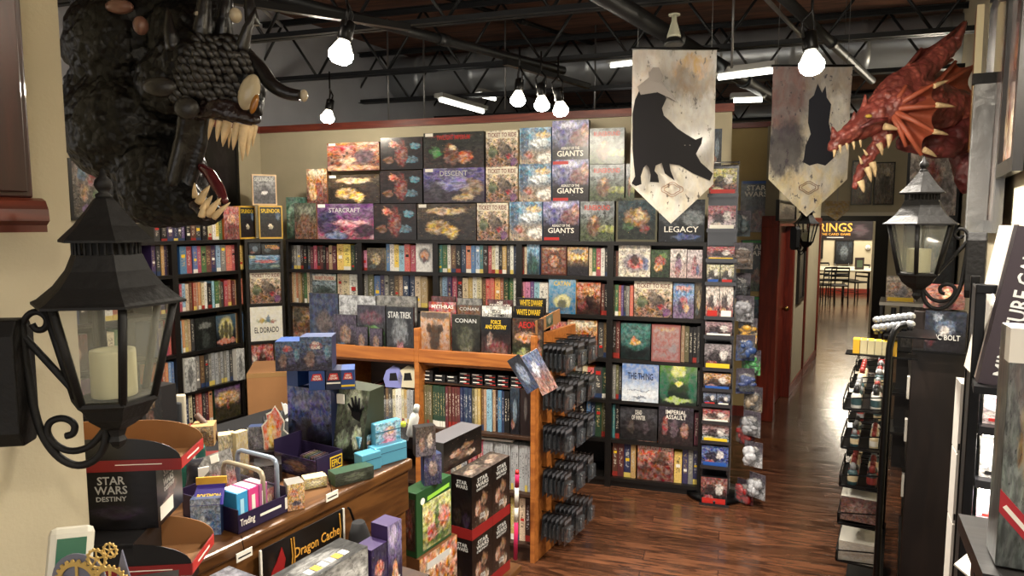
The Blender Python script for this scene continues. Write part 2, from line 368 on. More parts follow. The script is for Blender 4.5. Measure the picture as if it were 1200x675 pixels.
# wall end beside the spinner rack and the corridor's left wall
wall('wall_corridor_end', Plane((2.54, 6.5), db), -2.4, 0, 0, 2.79, beiged)
wall('trim_3', Plane((2.54, 6.5), db), -2.4, .02, 2.79, 2.84, rail, .03, .18)
kE = K.s_at(956, .3)
kA, kB = K.s_at(909, 1.0), K.s_at(926, 1.0)
wall('wall_corridor_left', K, 0, kA-.06, 0, 2.79, beige)
wall('wall_corridor_above_door', K, kA-.06, kB+.06, 1.9, 2.79, beige)
wall('wall_corridor_beyond', K, kB+.06, kE, 0, 2.79, beige)
wall('trim_4', K, 0, kE, 2.79, 2.84, rail, .03, .18)
wall('baseboard_corridor', K, kB+.1, kE, 0, .1, redwood, .015, .03)
wall('baseboard_corridor_end', Plane((2.54, 6.5), db), -2.4, 0, 0, .1, redwood, .015, .03)
def door(nm, s0, s1, zt, leafm):
    fr = MB()
    for a, b_ in ((s0-.1, s0), (s1, s1+.1)): fr.box(a, b_, -.02, .14, 0, zt)
    fr.box(s0-.1, s1+.1, -.02, .14, zt, zt+.1)
    o = struct(fr.build(nm, redwood, loc=K.pt(0, 0, 0), rot=K.rot, bevel=.006))
    lf = MB().box(s0, s1, .07, .11, .01, zt)
    for i in range(2):
        for zz in ((.2, .9), (1.0, zt-.15)):
            w = (s1-s0-.3)/2; x = s0+.1+i*(w+.1); lf.box(x, x+w, .062, .07, zz[0], zz[1])
    lf.build('door_leaf', leafm, o)
    h = MB().ball((s1-.07, .03, .98), .028); h.tube([(s1-.07, .07, .98), (s1-.07, .03, .98)], .01); h.build('door_handle', mat('brass', '#8a6a35', .3, .9), o)
    return o
door('door_1', kA, kB, 1.86, redwood)
kC = K.s_at(944, 1.2)
door('door_2', kC, kE-.1, 1.86, redwood)
# framed mirror between the doors
kf0, kf1 = K.s_at(933.5, 1.3), K.s_at(940.5, 1.3)
pf = MB(); zf0, zf1 = .98, 1.82
for a in ((kf0, kf1, zf0, zf0+.05), (kf0, kf1, zf1-.05, zf1), (kf0, kf0+.05, zf0+.05, zf1-.05), (kf1-.05, kf1, zf0+.05, zf1-.05)): pf.box(a[0], a[1], -.03, 0, a[2], a[3])
e = empty('picture_frame', 'tall narrow black picture frame between the two red corridor doors', 'picture', K.pt(0, 0, 0), K.rot)
pf.build('frame', mat('black_frame', '#15120f', .3), e); MB().box(kf0+.04, kf1-.04, -.012, -.004, zf0+.04, zf1-.04).build('picture', cover('hallpic', '#8c8672', '#5c5648', da=.2, la=.1), e)
# header and posts at the corridor's far end, the far room
HP = Plane(at(1033, 300, 11.6), db)
h0, h1 = HP.s_at(952, 2.2), HP.s_at(1100, 2.2)
zh = HP.z_at(HP.s_at(1000, 2.1), 253)
wall('wall_header', HP, h0-1.2, h1, zh+.06, 3.75, beige, 0, .15)
wall('trim_5', HP, h0-1.2, h1, zh, zh+.06, mat('white_trim', '#cfc9b8', .5), .02, .2)
blk = mat('black_gloss_paint', '#0d0c0d', .3)
wall('trim_6', HP, h0-1.2, h1, zh-.09, zh, blk, .0, .2)
wall('trim_7', HP, HP.s_at(1025, 1.6), HP.s_at(1041, 1.6), 0, zh-.09, blk, .01, .2)
wall('wall_header_right', HP, HP.s_at(1041, 1.6), h1, 0, zh-.09, beige, 0, .15)
fY = 18.0
wall('wall_far', Plane((9.5, fY), db), -5, 4, 0, 3.0, beige)
wall('baseboard_far', Plane((9.5, fY), db), -5, 4, 0, .14, redwood, .02, .03)
wall('ceiling_far', Plane((9.5, fY), db), -6, 4, 3.0, 3.1, mat('white_ceiling', '#c9c6bc', .8), 0, -6.3)
wall('wall_far_left', Plane((5.0, 15), dc), -4.5, 5.5, 0, 3.0, beige, 0, .12)
wall('wall_right', RW, -13, .45, 0, 3.75, beige, 0, .15)
RW2 = Plane(tuple(RW.pt(.45).xy), Vector((.868, -.497, 0)))
wall('wall_right_return', RW2, .0, 1.3, 0, 3.75, beige, 0, .15)
q_ = RW2.pt(1.3); wall('wall_right_near', Plane(tuple(q_.xy), -dc), .0, 4, 0, 3.75, beige, 0, .15)
wall('baseboard_right', RW, -11.5, .45, 0, .1, redwood, .015, .03)
# ------------------------------------------------------------------ ceiling steel
steel = mat('black_painted_steel', '#16181a', .45, .4, bump=.1, bscale=30)
ductm = mat('galvanised_duct', '#a4a8ac', .32, .55, bump=.12, bscale=9)
def joist(Yc, s0=-9, s1=9, zb=3.12, ztp=3.62):
    Pj = Plane((0, Yc), db); m = MB(); h = .022
    for z in (zb, ztp):
        m.box(s0, s1, -.045, -.008, z-.005, z+.0, ); m.box(s0, s1, .008, .045, z-.005, z)
        m.box(s0, s1, -.014, -.006, z-.04 if z == ztp else z, z if z == ztp else z+.035); m.box(s0, s1, .006, .014, z-.04 if z == ztp else z, z if z == ztp else z+.035)
    n = int((s1-s0)/.33); x = s0
    for i in range(n):
        a, b_ = (zb+.01, ztp-.02) if i % 2 == 0 else (ztp-.02, zb+.01)
        m.tube([(x, 0, a), (x+.33, 0, b_)], .011, 6); x += .33
    return struct(m.build('ceiling_joist', steel, loc=Pj.pt(0), rot=Pj.rot))
for Yc in (1.9, 3.15, 4.2, 5.45, 6.7, 8.0, 9.3, 10.6): joist(Yc)
def beam(px0, py0, px1, py1, z, r, m, name='ceiling_pipe', box=False, ext=0.0):
    a, b_ = onz(px0, py0, z), onz(px1, py1, z); d = (b_-a).normalized(); a -= d*ext; b_ += d*ext*3
    mb = MB()
    if box:
        Lg = (b_-a).length; mb.box(0, Lg, -r, r, 0, .006); mb.box(0, Lg, -r, r, .14, .146); mb.box(0, Lg, -.004, .004, .006, .14)
        return struct(mb.build(name, m, loc=a, rot=math.atan2(d.y, d.x)))
    mb.tube([(0, 0, 0), (b_-a)], r, 12)
    L2 = (b_-a).length
    for k in range(1, int(L2/1.5)+1):
        c = (b_-a)*(k*1.5/L2); mb.tube([c-d*.04, c+d*.04], r*1.25, 12)
    return struct(mb.build(name, m, loc=a))
beam(712, -2, 912, 118, 3.02, .05, steel, ext=.6)
beam(345, 2, 470, 34, 3.02, .03, steel, ext=.5)
beam(918, -3, 985, 60, 3.05, .03, steel, ext=.4)
beam(500, -10, 640, 34, 3.66, .02, steel, ext=.4)
beam(300, 3, 330, 30, 3.4, .015, mat('conduit', '#8c8c8c', .35, .7))
beam(900, 1, 935, 38, 3.3, .015, mat('conduit', '#8c8c8c', .35, .7), ext=.3)
def duct(Y0, z, r, s0, s1):
    Pd = Plane((0, Y0), db); m = MB(); rows = []
    x = s0; 
    while x < s1:
        for (dx, rr) in ((0, r), (.55, r), (.56, r*1.035), (.6, r*1.035), (.61, r)): rows.append([Vector((x+dx, math.cos(2*PI*k/24)*rr, math.sin(2*PI*k/24)*rr)) for k in range(24)])
        x += .62
    m.grid(rows, True, 0, True, True)
    return struct(m.build('air_duct', ductm, loc=Pd.pt(0, z), rot=Pd.rot))
duct(7.35, 3.47, .23, -1.6, 7)
duct(10.2, 3.3, .22, -3.6, 5)
duct(7.35, 3.36, .1, -4.6, -1.7)
duct(3.5, 3.4, .13, -6, -2.3)
# slender hanging rods
for px, py, z0, Yd in ((858, 60, 2.95, 4.8), (592, 60, 2.9, 6.2), (697, 118, 2.8, 6.6), (455, 105, 2.75, 6.4), (497, 110, 2.7, 6.4)):
    q = at(px, py, Yd); struct(MB().tube([(q.x, q.y, z0), (q.x, q.y, 3.74)], .009, 6).build('hanger_rod', mat('conduit', '#8c8c8c', .35, .7)))
# sprinkler head bell on the big pipe
q = at(790, 30, 3.6)
e = empty('sprinkler', 'pale bell shaped sprinkler fitting on the big black ceiling pipe', 'sprinkler', q)
MB().lathe([(.012, .05), (.014, .02), (.02, 0), (.035, -.05), (.036, -.06)], 14).build('bell', mat('pale_fitting', '#9a9a88', .5), e)
MB().lathe([(.03, .05), (.03, .056)], 14).build('cap', mat('pale_fitting', '#9a9a88', .5), e)
MB().lathe([(.03, -.06), (.05, -.085), (.05, -.095)], 16).build('collar', steel, e)
# tube lights seen far between the ducts
tube = mat('tube_light', '#f4f1e4', .5, emit=6)
for px0, py0, px1, py1, z in ((516, 117, 566, 131, 3.05), (560, 111, 580, 116, 3.2), (716, 77, 740, 74, 3.3), (842, 91, 905, 83, 2.95), (860, 118, 893, 117, 2.95)):
    a, b_ = onz(px0, py0, z), onz(px1, py1, z); c = (a+b_)/2
    e = empty('tube_light', None, 'lamp', c, math.atan2((b_-a).y, (b_-a).x)); h = (b_-a).length/2
    e['label'] = 'fluorescent tube lamp glowing ' + {516: 'above the left end of the back wall rail, the longer', 560: 'short, just right of the long tube over the back wall', 716: 'just left of the panther banner', 842: 'between the two hanging banners, the upper', 860: 'between the two hanging banners, the lower'}[px0]
    MB().tube([(-h, 0, 0), (h, 0, 0)], .019, 10).build('tube', tube, e)
    MB().box(-h-.03, h+.03, -.05, .05, .02, .06).build('housing', mat('lamp_housing', '#9a9a96', .5), e)
# ------------------------------------------------------------------ track lamps
bulbm = mat('bulb_glow', '#fff3dd', .4, emit=260); sock = mat('white_lamp_neck', '#e8e0cc', .4, emit=6)
def lamp(px, py, Y, tilt, yaw, label, power=60, size=.048, vis=True, coord=None):
    p = coord or at(px, py, Y)
    e = empty('track_lamp', label, 'lamp', p); M = Matrix.Rotation(yaw, 4, 'Z') @ Matrix.Rotation(tilt, 4, 'Y')
    s = size/.048
    MB().lathe([(.001, -.045*s), (.028*s, -.041*s), (.044*s, -.026*s), (.048*s, -.006*s), (.046*s, .004*s)], 18, M=M).build('bulb', bulbm, e)
    MB().lathe([(.046*s, .004*s), (.03*s, .035*s), (.02*s, .05*s), (.018*s, .065*s)], 18, M=M).build('bulb_neck', sock, e)
    MB().lathe([(.027*s, .05*s), (.03*s, .06*s), (.028*s, .12*s), (.015*s, .13*s)], 16, M=M).build('socket', blackmetal, e)
    top = M @ Vector((0, 0, .1*s)); m = MB()
    m.tube([top + M @ Vector((0, .03*s, 0)), top + M @ Vector((0, .036*s, .06*s)), Vector((top.x, 0, top.z+.1*s)), Vector((top.x, 0, top.z+.22*s))], .006, 6)
    m.tube([top + M @ Vector((0, -.03*s, 0)), top + M @ Vector((0, -.036*s, .06*s)), Vector((top.x, 0, top.z+.1*s))], .006, 6)
    m.build('bracket', blackmetal, e)
    ld = bpy.data.lights.new('lamp_light', 'SPOT'); ld.energy = power*2.0; ld.color = (1, .92, .81); ld.shadow_soft_size = .05; ld.spot_size = math.radians(150); ld.spot_blend = .8
    lo = bpy.data.objects.new('lamp_light', ld); C.objects.link(lo); lo.parent = e; lo.location = M @ Vector((0, 0, -.06*s)); lo.rotation_euler = (0, tilt, yaw)
    return e
lamp(400, 62, 2.75, .25, 0, 'lit floodlight bulb in a black socket, nearest and largest on the left', 90)
lamp(384, 137, 5.0, .2, 0, 'small lit bulb in black socket beside the dragon horn tip, just above the rail', 14)
lamp(607, 116, 3.85, .1, .4, 'lit bulb, leftmost of three together above the game wall', 7, .042)
lamp(635, 122, 3.8, -.1, 1, 'lit bulb, middle of three together above the game wall', 7, .042)
lamp(657, 128, 3.75, -.3, 1, 'lit bulb, rightmost and lowest of three together above the game wall', 7, .042)
lamp(951, 74, 3.0, .15, 2, 'glaring lit bulb in front of the pale banner with the dark tower', 110, .052)
def track(px0, py0, px1, py1, z, lab):
    a, b_ = onz(px0, py0, z), onz(px1, py1, z); d = b_-a; m = MB().box(0, d.length, -.018, .018, 0, .035)
    return tag(m.build('light_track', blackmetal, loc=a, rot=math.atan2(d.y, d.x)), lab, 'light track')
track(592, 76, 690, 104, 2.86, 'short black light track carrying the three bulbs above the game wall')
track(225, -2, 480, 36, 2.93, 'long black light track crossing above the nearest bulb on the left')
# lamps of the same kind further on; the unseen bulbs are added to light the room
for i, (x, y, z, pw) in enumerate(((.15, -.5, 2.85, 30), (1.0, .85, 2.75, 70), (-1.4, 2.4, 2.95, 70), (1.2, 2.0, 3.0, 90), (3.6, 6.0, 2.85, 45), (5.0, 8.4, 2.9, 50), (1.3, -.9, 2.7, 20))):
    lamp(0, 0, 0, 0, 0, ['unseen bulb added over the counter behind the photographer', 'lit bulb over the right hand shelves beside the photographer', 'unseen bulb added behind the black dragon head', 'unseen bulb added high over the aisle', 'lit bulb over the corridor entrance', 'lit bulb over the far half of the corridor', 'unseen bulb added furthest behind the photographer'][i], pw, coord=Vector((x, y, z)))
# far room ceiling lamp
for k, (x, y) in enumerate(((8.2, 15.2), (8.6, 17.0))):
    e = empty('ceiling_lamp', ['flat ceiling lamp over the near end of the far room tables', 'flat ceiling lamp near the far wall'][k], 'lamp', (x, y, 2.98))
    MB().box(-.6, .6, -.15, .15, -.05, 0).build('diffuser', mat('tube_light', '#f4f1e4', .5, emit=6), e)
    ld = bpy.data.lights.new('ceiling_lamp_light', 'AREA'); ld.energy = 110; ld.size = 1.0; ld.color = (1, .88, .7); lo = bpy.data.objects.new('ceiling_lamp_light', ld); C.objects.link(lo); lo.parent = e; lo.location = (0, 0, -.07)
w = bpy.data.worlds.new('world'); bpy.context.scene.world = w; w.use_nodes = True
w.node_tree.nodes['Background'].inputs[0].default_value = (.9, .85, .8, 1); w.node_tree.nodes['Background'].inputs[1].default_value = 1.5
cam = bpy.data.cameras.new('camera'); cam.lens = 24.0; cam.sensor_width = 36; cam.clip_start = .02
co = bpy.data.objects.new('camera', cam); C.objects.link(co); co.location = (0, 0, CAMZ); co.rotation_euler = (PI/2 - PITCH, 0, 0)
bpy.context.scene.camera = co
vs = bpy.context.scene.view_settings; vs.view_transform = 'Standard'; vs.look = 'None'; vs.exposure = 0.25; vs.gamma = 1; vs.use_curve_mapping = False
# ================================================================== BOOKCASES
ZS = [B.z_at(B.s_at(770, 1.0), y, 0) for y in (283.5, 325.5, 372.5, 423.5, 472.5, 519.6, 565)]   # top board, then the surfaces the rows stand on
TH = .026; D = .31
def bookcase(P, t0, t1, label, skip_left=False, rows=6, z0=0.0, group='tall black bookcases'):
    e = empty('bookcase', label, 'bookcase', P.pt(t0), P.rot, group); w = t1-t0
    ztop = ZS[0]
    for a in (0, w-.022): MB().box(a, a+.022, 0, D, 0, ztop-.001).build('side_panel', blackwood, e)
    MB().box(.022, w-.022, D-.008, D, .06, ztop-.02).build('back_panel', blackwood, e)
    MB().box(-.0, w, -.004, D, ztop-.012, ztop).box(0, w, -.004, .014, ztop-TH, ztop-.012).build('top_board', blackwood, e)
    for z in ZS[1:]: MB().box(.022, w-.022, .002, D-.008, z-TH, z).build('shelf', blackwood, e)
    MB().box(.022, w-.022, .02, .04, 0, ZS[-1]-TH).build('kickboard', blackwood, e)
    return e
tb = [B.s_at(p, 1.3) for p in (337, 422, 510.5, 608, 714.5, 826)]
bn = ['leftmost', 'second from left', 'middle', 'fourth from left', 'rightmost']
for i in range(5): bookcase(B, tb[i], tb[i+1], bn[i] + ' of the five black bookcases along the back wall')
bookcase(CP, CP.s_at(289.5, 1.2), CP.s_at(336, 1.2)-.015, 'narrow black bookcase angled across the corner of the shop')
tl = [L.s_at(208, 1.2)]; wl = -tl[0]-.03
LT = [(tl[0], -.03), (tl[0]-.58, tl[0]), (tl[0]-1.16, tl[0]-.58), (tl[0]-1.74, tl[0]-1.16)]
for i, (a, b_) in enumerate(LT[:3]): bookcase(L, a, b_, ['black bookcase on the left wall, the one next to the corner', 'black bookcase on the left wall seen just right of the big lantern', 'black bookcase on the left wall seen through the big lantern', 'black bookcase on the left wall hidden behind the big lantern'][i])
UNIQ = {}
def uniq(lab):
    n = UNIQ.get(lab, 0); UNIQ[lab] = n+1
    return lab
SMESH = {}
def spines(P, px0, px1, ytop, zb, colors, where, off=-.03, kind='box', n=None, jit=.03, start=0, dep=.22, t01=None):
    """a run of upright boxes or books standing side by side, each an object of its own"""
    t0, t1 = t01 or (P.s_at(px0, zb+.1, off), P.s_at(px1, zb+.1, off)); H = P.z_at((t0+t1)/2, ytop, off)-zb
    wts = [random.uniform(.75, 1.3) for _ in colors]; S = sum(wts); t = t0
    for k, cn in enumerate(colors):
        w = (t1-t0)*wts[k]/S; h = H*(1-abs(random.gauss(0, jit))) ; o_ = off - random.random()*.015
        m = MB().box(0, w-.0015, 0, dep, 0, h, 0, front=1)
        n_ = w < .027
        ob = m.build('book' if n_ else 'game_box', [mat('side_'+cn, COL[cn], .45), spine(cn)], loc=P.pt(t, zb+.0005, o_), rot=P.rot)
        tag(ob, f"{cn} spine, {ORD[k+start]} from left {where}", 'book' if n_ else 'board game', 'upright spines ' + where)
        if w*800/5 > 5 and k % 2 == 0:
            lw = w*.55; zz = h*random.uniform(.1, .8); cc = random.choice([inkw, inky, inkk, inkr])
            MB().box(w/2-lw/2, w/2+lw/2, -.0008, 0, zz, zz+lw*.8).build('emblem', cc, ob)
        t += w
EM = [inkw, inky, inkr, inkg, inks, inkk]
def facebox(P, px0, px1, ytop, zb, cov, label, ttl=None, side='black', off=-.012, dep=.07, tc=None, tv=.82, tw=.8, th=.14, group=None, lid=True, name='game_box', t01=None, H=None, tag_=False, cat='board game', lean=0):
    zm = zb+.12; t0, t1 = t01 or (P.s_at(px0, zm, off), P.s_at(px1, zm, off))
    H = H or P.z_at((t0+t1)/2, ytop, off)-zb; w = t1-t0-.002
    sm = mat('side_'+side, COL[side], .4)
    q = P.pt(t0, zb+.0005, off)
    if lid:
        e = empty(name, label, cat, q, P.rot, group); 
        if lean: e.rotation_euler = (-lean, 0, P.rot); e.rotation_mode = 'XYZ'
        MB().box(0, w, 0, dep*.62, 0, H, 0, front=1).build('lid', [sm, cov], e)
        MB().box(.0015, w-.0015, dep*.62, dep, .0015, H-.0015).build('tray', sm, e)
    else:
        e = MB().box(0, w, 0, dep, 0, H, 0, front=1).build(name, [sm, cov], loc=q, rot=P.rot); tag(e, label, cat, group)
        if lean: e.rotation_euler = (-lean, 0, P.rot)
    if ttl: title(e, ttl, w/2, H*tv, w*tw, H*th, tc or inkw)
    if ttl and ttl.startswith('TICKET'): MB().box(w*.03, w*.97, -.0008, 0, H*(tv-th*.75), H*(tv+th*.75)).build('title_band', mat('pale_sky_print', '#d8d0bc', .35), e)
    if ttl == 'GIANTS':
        title(e, 'ASSAULT OF THE', w/2, H*.38, w*.5, H*.06, inkw)
        MB().box(w*.03, w*.45, -.0012, 0, H*.02, H*.09).build('red_label', inkr, e)
    if tag_: MB().box(w*.03, w*.16, -.0015, 0, H*.9, H*.99).build('price_sticker', white, e)
    return e
# ---- covers
c_ttr = cover('trains', '#dcc096', '#9c6a44', [(.5, .95, .9, .16, '#ece0c4'), (.22, .42, .14, .16, '#58703c'), (.68, .38, .15, .22, '#4a4038'), (.75, .3, .12, .07, '#b03030'), (.5, .55, .1, .2, '#6a5a4c'), (.85, .15, .1, .12, '#6a3a7a')], '#2e1c12', '#d8cdb4', .6, .4, 7)
c_sky = cover('skyscene', '#68a0c8', '#a89070', [(.15, .6, .14, .45, '#28567c'), (.75, .8, .25, .1, '#e8b84c'), (.62, .62, .3, .12, '#eef3f4'), (.3, .3, .16, .1, '#b85a3c'), (.8, .2, .3, .12, '#e8e4dc')], '#34465c', '#f4f2ea', .35, .5, 8)
c_giant = cover('giants', '#8a86c0', '#2a1c22', [(.3, .55, .13, .35, '#4a4a90'), (.75, .6, .28, .2, '#8c4430'), (.45, .9, .25, .1, '#d2d4ea'), (.9, .75, .12, .15, '#c8785a'), (.5, .2, .8, .25, '#1c1418')], '#241c38', '#c8c4ea', .5, .35, 7)
c_rune = cover('greenhills', '#7d8588', '#4c5a34', [(.4, .4, .2, .28, '#7c4c2c'), (.4, .55, .09, .1, '#c49a5c'), (.8, .3, .25, .1, '#a3a83c'), (.2, .8, .3, .15, '#9ca2a4')], '#22241e', '#b9bfae', .5, .3, 7)
c_dgg = cover('goldfight', '#24424c', '#232c24', [(.5, .55, .3, .22, '#a9762c'), (.55, .6, .12, .12, '#e4c264'), (.3, .35, .15, .12, '#3f6a34'), (.7, .3, .12, .1, '#8a3c24')], '#11181a', '#d8b44c', .4, .4, 9, border='#5a5640')
c_leg = cover('legacyart', '#343a40', '#14181c', [(.75, .55, .25, .2, '#7c8488'), (.25, .65, .25, .25, '#4f565c'), (.6, .12, .3, .08, '#24408a')], '#0d0f12', '#a8b2b8', .4, .3, 5)
c_star = cover('spacewar', '#6c3a78', '#a03a5c', [(.2, .45, .2, .35, '#223058'), (.85, .25, .2, .2, '#1c1c34'), (.6, .45, .3, .1, '#e08a90'), (.35, .1, .2, .12, '#4a74a8')], '#191430', '#e0b0c8', .35, .25, 7)
c_lava = cover('lavadragon', '#2a1816', '#1a1014', [(.5, .5, .15, .4, '#8a2c14'), (.3, .8, .1, .12, '#d86a24'), (.82, .72, .12, .1, '#3c88a4'), (.75, .3, .13, .12, '#3f7c98'), (.2, .3, .12, .12, '#7c4420')], '#0f0b0c', '#c2642c', .5, .3, 7)
c_gold = cover('goldtree', '#4a3a26', '#2a2018', [(.35, .35, .2, .2, '#c89a3c'), (.58, .22, .13, .18, '#d9a834'), (.5, .8, .35, .1, '#d8b070'), (.85, .4, .15, .35, '#33251f')], '#17110d', '#e0bc70', .5, .4, 8)
c_bat = cover('battlefield', '#b06a3c', '#7c3c26', [(.25, .8, .25, .1, '#c22c24'), (.7, .5, .2, .25, '#5a4858'), (.4, .35, .15, .14, '#c8a070'), (.5, .1, .6, .1, '#c48850')], '#2e1a16', '#d8a878', .5, .4, 8)
c_tal = cover('quest', '#2e3026', '#38231a', [(.2, .45, .1, .15, '#3f8a3c'), (.45, .4, .12, .3, '#8a4a28'), (.7, .3, .14, .18, '#c86428'), (.5, .58, .06, .08, '#f0d8a0'), (.45, .88, .35, .06, '#7c2018')], '#141410', '#c89050', .5, .35, 8)
c_des = cover('descentart', '#5a4c94', '#3a2c3c', [(.22, .4, .13, .3, '#4a4450'), (.78, .45, .2, .25, '#a8844a'), (.5, .55, .25, .2, '#8c84c8'), (.65, .15, .2, .1, '#c8a060')], '#1c1826', '#d0b884', .4, .35, 8)
c_grn = cover('greenbox', '#4c7c68', '#2c5040', [(.15, .5, .1, .4, '#8ab89a'), (.7, .3, .4, .2, '#3c6450')], '#1c3028', '#b8d0bc', .3, .3, 6)
c_brn = cover('ratfigure', '#5c6450', '#7a4a2c', [(.5, .5, .25, .35, '#7c5034'), (.5, .8, .4, .12, '#8a9078')], '#2a1c14', '#c8a878', .5, .3, 8)
c_spl = cover('gemtrader', '#1e2a34', '#241c1c', [(.5, .35, .22, .3, '#221a22'), (.5, .38, .1, .08, '#e8d8b0'), (.8, .7, .1, .15, '#42607c')], '#14141a', '#b8a070', .3, .25, 8, border='#c8a040')
c_spg = cover('gemtradergrey', '#8a8a8c', '#4c4a50', [(.5, .35, .22, .3, '#3a3640'), (.5, .4, .12, .08, '#e4dcd8')], '#3a3a40', '#b8b4b0', .3, .25, 8, border='#c8a880')
c_redc = cover('redcastle', '#b85a4c', '#8a3428', [(.5, .6, .3, .15, '#e0a078'), (.5, .3, .3, .2, '#6a2820')], '#4c1a18', '#e0b8a0', .4, .4, 8)
c_doro = cover('paledoro', '#e4e0cc', '#e4e0cc', [(.5, .58, .3, .06, '#7c8c5c'), (.35, .6, .08, .1, '#c8a23c'), (.55, .64, .06, .1, '#3c6a8c'), (.7, .57, .07, .06, '#a85038')], '#d8d4c0', '#e8e4d4', 0, 0, 8)
c_utop = cover('utopia', '#3c4850', '#2a2a2c', [(.7, .6, .25, .15, '#b8702c'), (.3, .4, .15, .2, '#5c6a74')], '#16181a', '#c0a878', .5, .4, 9)
c_car = cover('bluecard', '#5a90b8', '#42606c', [(.5, .55, .35, .12, '#c8402c'), (.1, .9, .1, .1, '#d8d040'), (.8, .2, .2, .1, '#8a9c88')], '#22343c', '#d8e4e8', .4, .4, 8)
c_dead = cover('thinlines', '#202420', '#1a1e1c', [(.5, .75, .3, .1, '#7c8078'), (.5, .3, .2, .3, '#39403c')], '#101210', '#a8aca0', .2, .45, 10)
c_glow = cover('lantern_men', '#2c5064', '#121a1e', [(.5, .55, .35, .4, '#d8c864'), (.5, .5, .12, .35, '#141a18'), (.3, .45, .09, .25, '#1a2420'), (.7, .45, .09, .25, '#1a2420'), (.5, .14, .5, .1, '#c85a24')], '#10181c', '#88a8a4', .2, .1, 7)
c_sun = cover('sunshrub', '#6a4a78', '#3c3418', [(.5, .6, .5, .22, '#e0a838'), (.55, .25, .3, .25, '#3c3420'), (.5, .45, .05, .2, '#9c3a28')], '#242014', '#e8c870', .4, .3, 9)
c_red2 = cover('redknight', '#c04c30', '#8a3c24', [(.55, .4, .16, .35, '#241814'), (.2, .4, .1, .25, '#d8d0c0'), (.6, .6, .06, .08, '#8c7c6c')], '#2c1410', '#e09060', .4, .2, 7)
c_deer = cover('deer', '#9a7448', '#7c4c24', [(.6, .4, .2, .2, '#6c3c1c'), (.65, .7, .35, .08, '#c09a60'), (.2, .7, .12, .22, '#5c5c4c'), (.25, .12, .2, .1, '#a8602c')], '#33241a', '#c8a878', .5, .35, 7)
c_fire = cover('ringworld', '#e6e2da', '#d4d2cc', [(.5, .55, .36, .26, '#283440'), (.5, .55, .24, .17, '#d07a24'), (.5, .4, .1, .1, '#5a2c3c')], '#8a8c90', '#f0eee6', .15, .1, 8)
c_haz = cover('hazard', '#e8e2da', '#c84c34', [(.5, .8, .5, .1, '#3478b0'), (.4, .4, .3, .1, '#e8c22c')], '#1c1c1c', '#f0e8d8', .4, .3, 8)
c_blfor = cover('bluewoods', '#6aa8cc', '#24424c', [(.5, .35, .35, .3, '#2c5c48'), (.3, .5, .15, .3, '#1e3c44')], '#16282c', '#d8e8ec', .4, .2, 7)
c_myst = cover('masks', '#8a4a20', '#7a3416', [(.5, .5, .3, .3, '#3a1c10'), (.5, .48, .2, .2, '#c8702c'), (.5, .9, .4, .06, '#c8a060')], '#2c140c', '#d8a058', .3, .3, 9, border='#4c2010')
c_cave = cover('caverns', '#c89030', '#28242c', [(.5, .6, .45, .12, '#f0c450'), (.5, .85, .35, .1, '#6c7c90'), (.5, .5, .3, .06, '#7c4418')], '#18161a', '#e8d8a0', .4, .3, 8)
c_ring = cover('orangering', '#e4dac6', '#d8ccb4', [(.5, .42, .38, .28, '#8a7c94'), (.55, .4, .26, .18, '#d8501e'), (.5, .5, .13, .18, '#3a2c2a'), (.85, .4, .08, .2, '#4c6a9c')], '#5c4c44', '#f0e8d8', .15, .25, 8)
c_jung = cover('jungle', '#3c5a2c', '#2c3c24', [(.5, .6, .3, .2, '#b83c24'), (.4, .35, .25, .15, '#d89a2c'), (.7, .8, .2, .1, '#6a8c3c')], '#182014', '#e0c860', .4, .4, 9)
c_wgirl = cover('dancers', '#dcd0c8', '#c8a8a0', [(.5, .75, .16, .12, '#221a1c'), (.5, .45, .22, .25, '#8c5c8c'), (.45, .2, .15, .2, '#a84444')], '#5c4450', '#ece4dc', .3, .4, 7)
c_wgirl2 = cover('dancersred', '#d4c4c4', '#c09494', [(.5, .7, .1, .12, '#7c2c2c'), (.5, .4, .2, .3, '#a84c54'), (.7, .3, .12, .2, '#4c6c94')], '#6c4450', '#e8dcd8', .3, .4, 7)
c_catan = cover('islands', '#4a90b8', '#2c6c94', [(.5, .35, .33, .2, '#e0d474'), (.5, .28, .18, .15, '#3c4440'), (.3, .1, .3, .06, '#204c6c')], '#1e4c68', '#c8dce0', .15, .1, 7)
c_raja = cover('palace', '#c86a24', '#3c1c14', [(.55, .45, .18, .3, '#22141a'), (.25, .3, .2, .2, '#7c2c18'), (.6, .7, .15, .12, '#e8a838')], '#1e100e', '#e8b070', .5, .3, 7)
c_blper = cover('circus', '#5c94cc', '#7a5c84', [(.5, .45, .2, .2, '#c84430'), (.35, .3, .12, .2, '#2c2c4c'), (.65, .3, .12, .15, '#d8b054'), (.5, .85, .4, .08, '#d86a2c')], '#2c3450', '#e8dcc8', .35, .45, 9)
c_teal = cover('submarine', '#3c7c74', '#142424', [(.5, .45, .38, .2, '#2c7468'), (.5, .48, .18, .1, '#e0a04c'), (.45, .55, .08, .09, '#d87c34'), (.4, .12, .18, .12, '#0c1414'), (.7, .15, .15, .12, '#10191a')], '#0e1c1c', '#a8d8c8', .3, .15, 8)
c_rose = cover('rosebook', '#a06860', '#945a58', [(.75, .35, .15, .12, '#8c8488'), (.5, .88, .35, .04, '#b08c50')], '#7c4844', '#b88478', .1, .15, 9, border='#8a5450')
c_thing = cover('iceplain', '#5c80bc', '#c8d4e0', [(.5, .2, .6, .12, '#e0e6ec'), (.5, .3, .35, .02, '#4c5c74'), (.5, .12, .2, .03, '#5c6c80')], '#7c90b0', '#d8e0e8', .2, .2, 6)
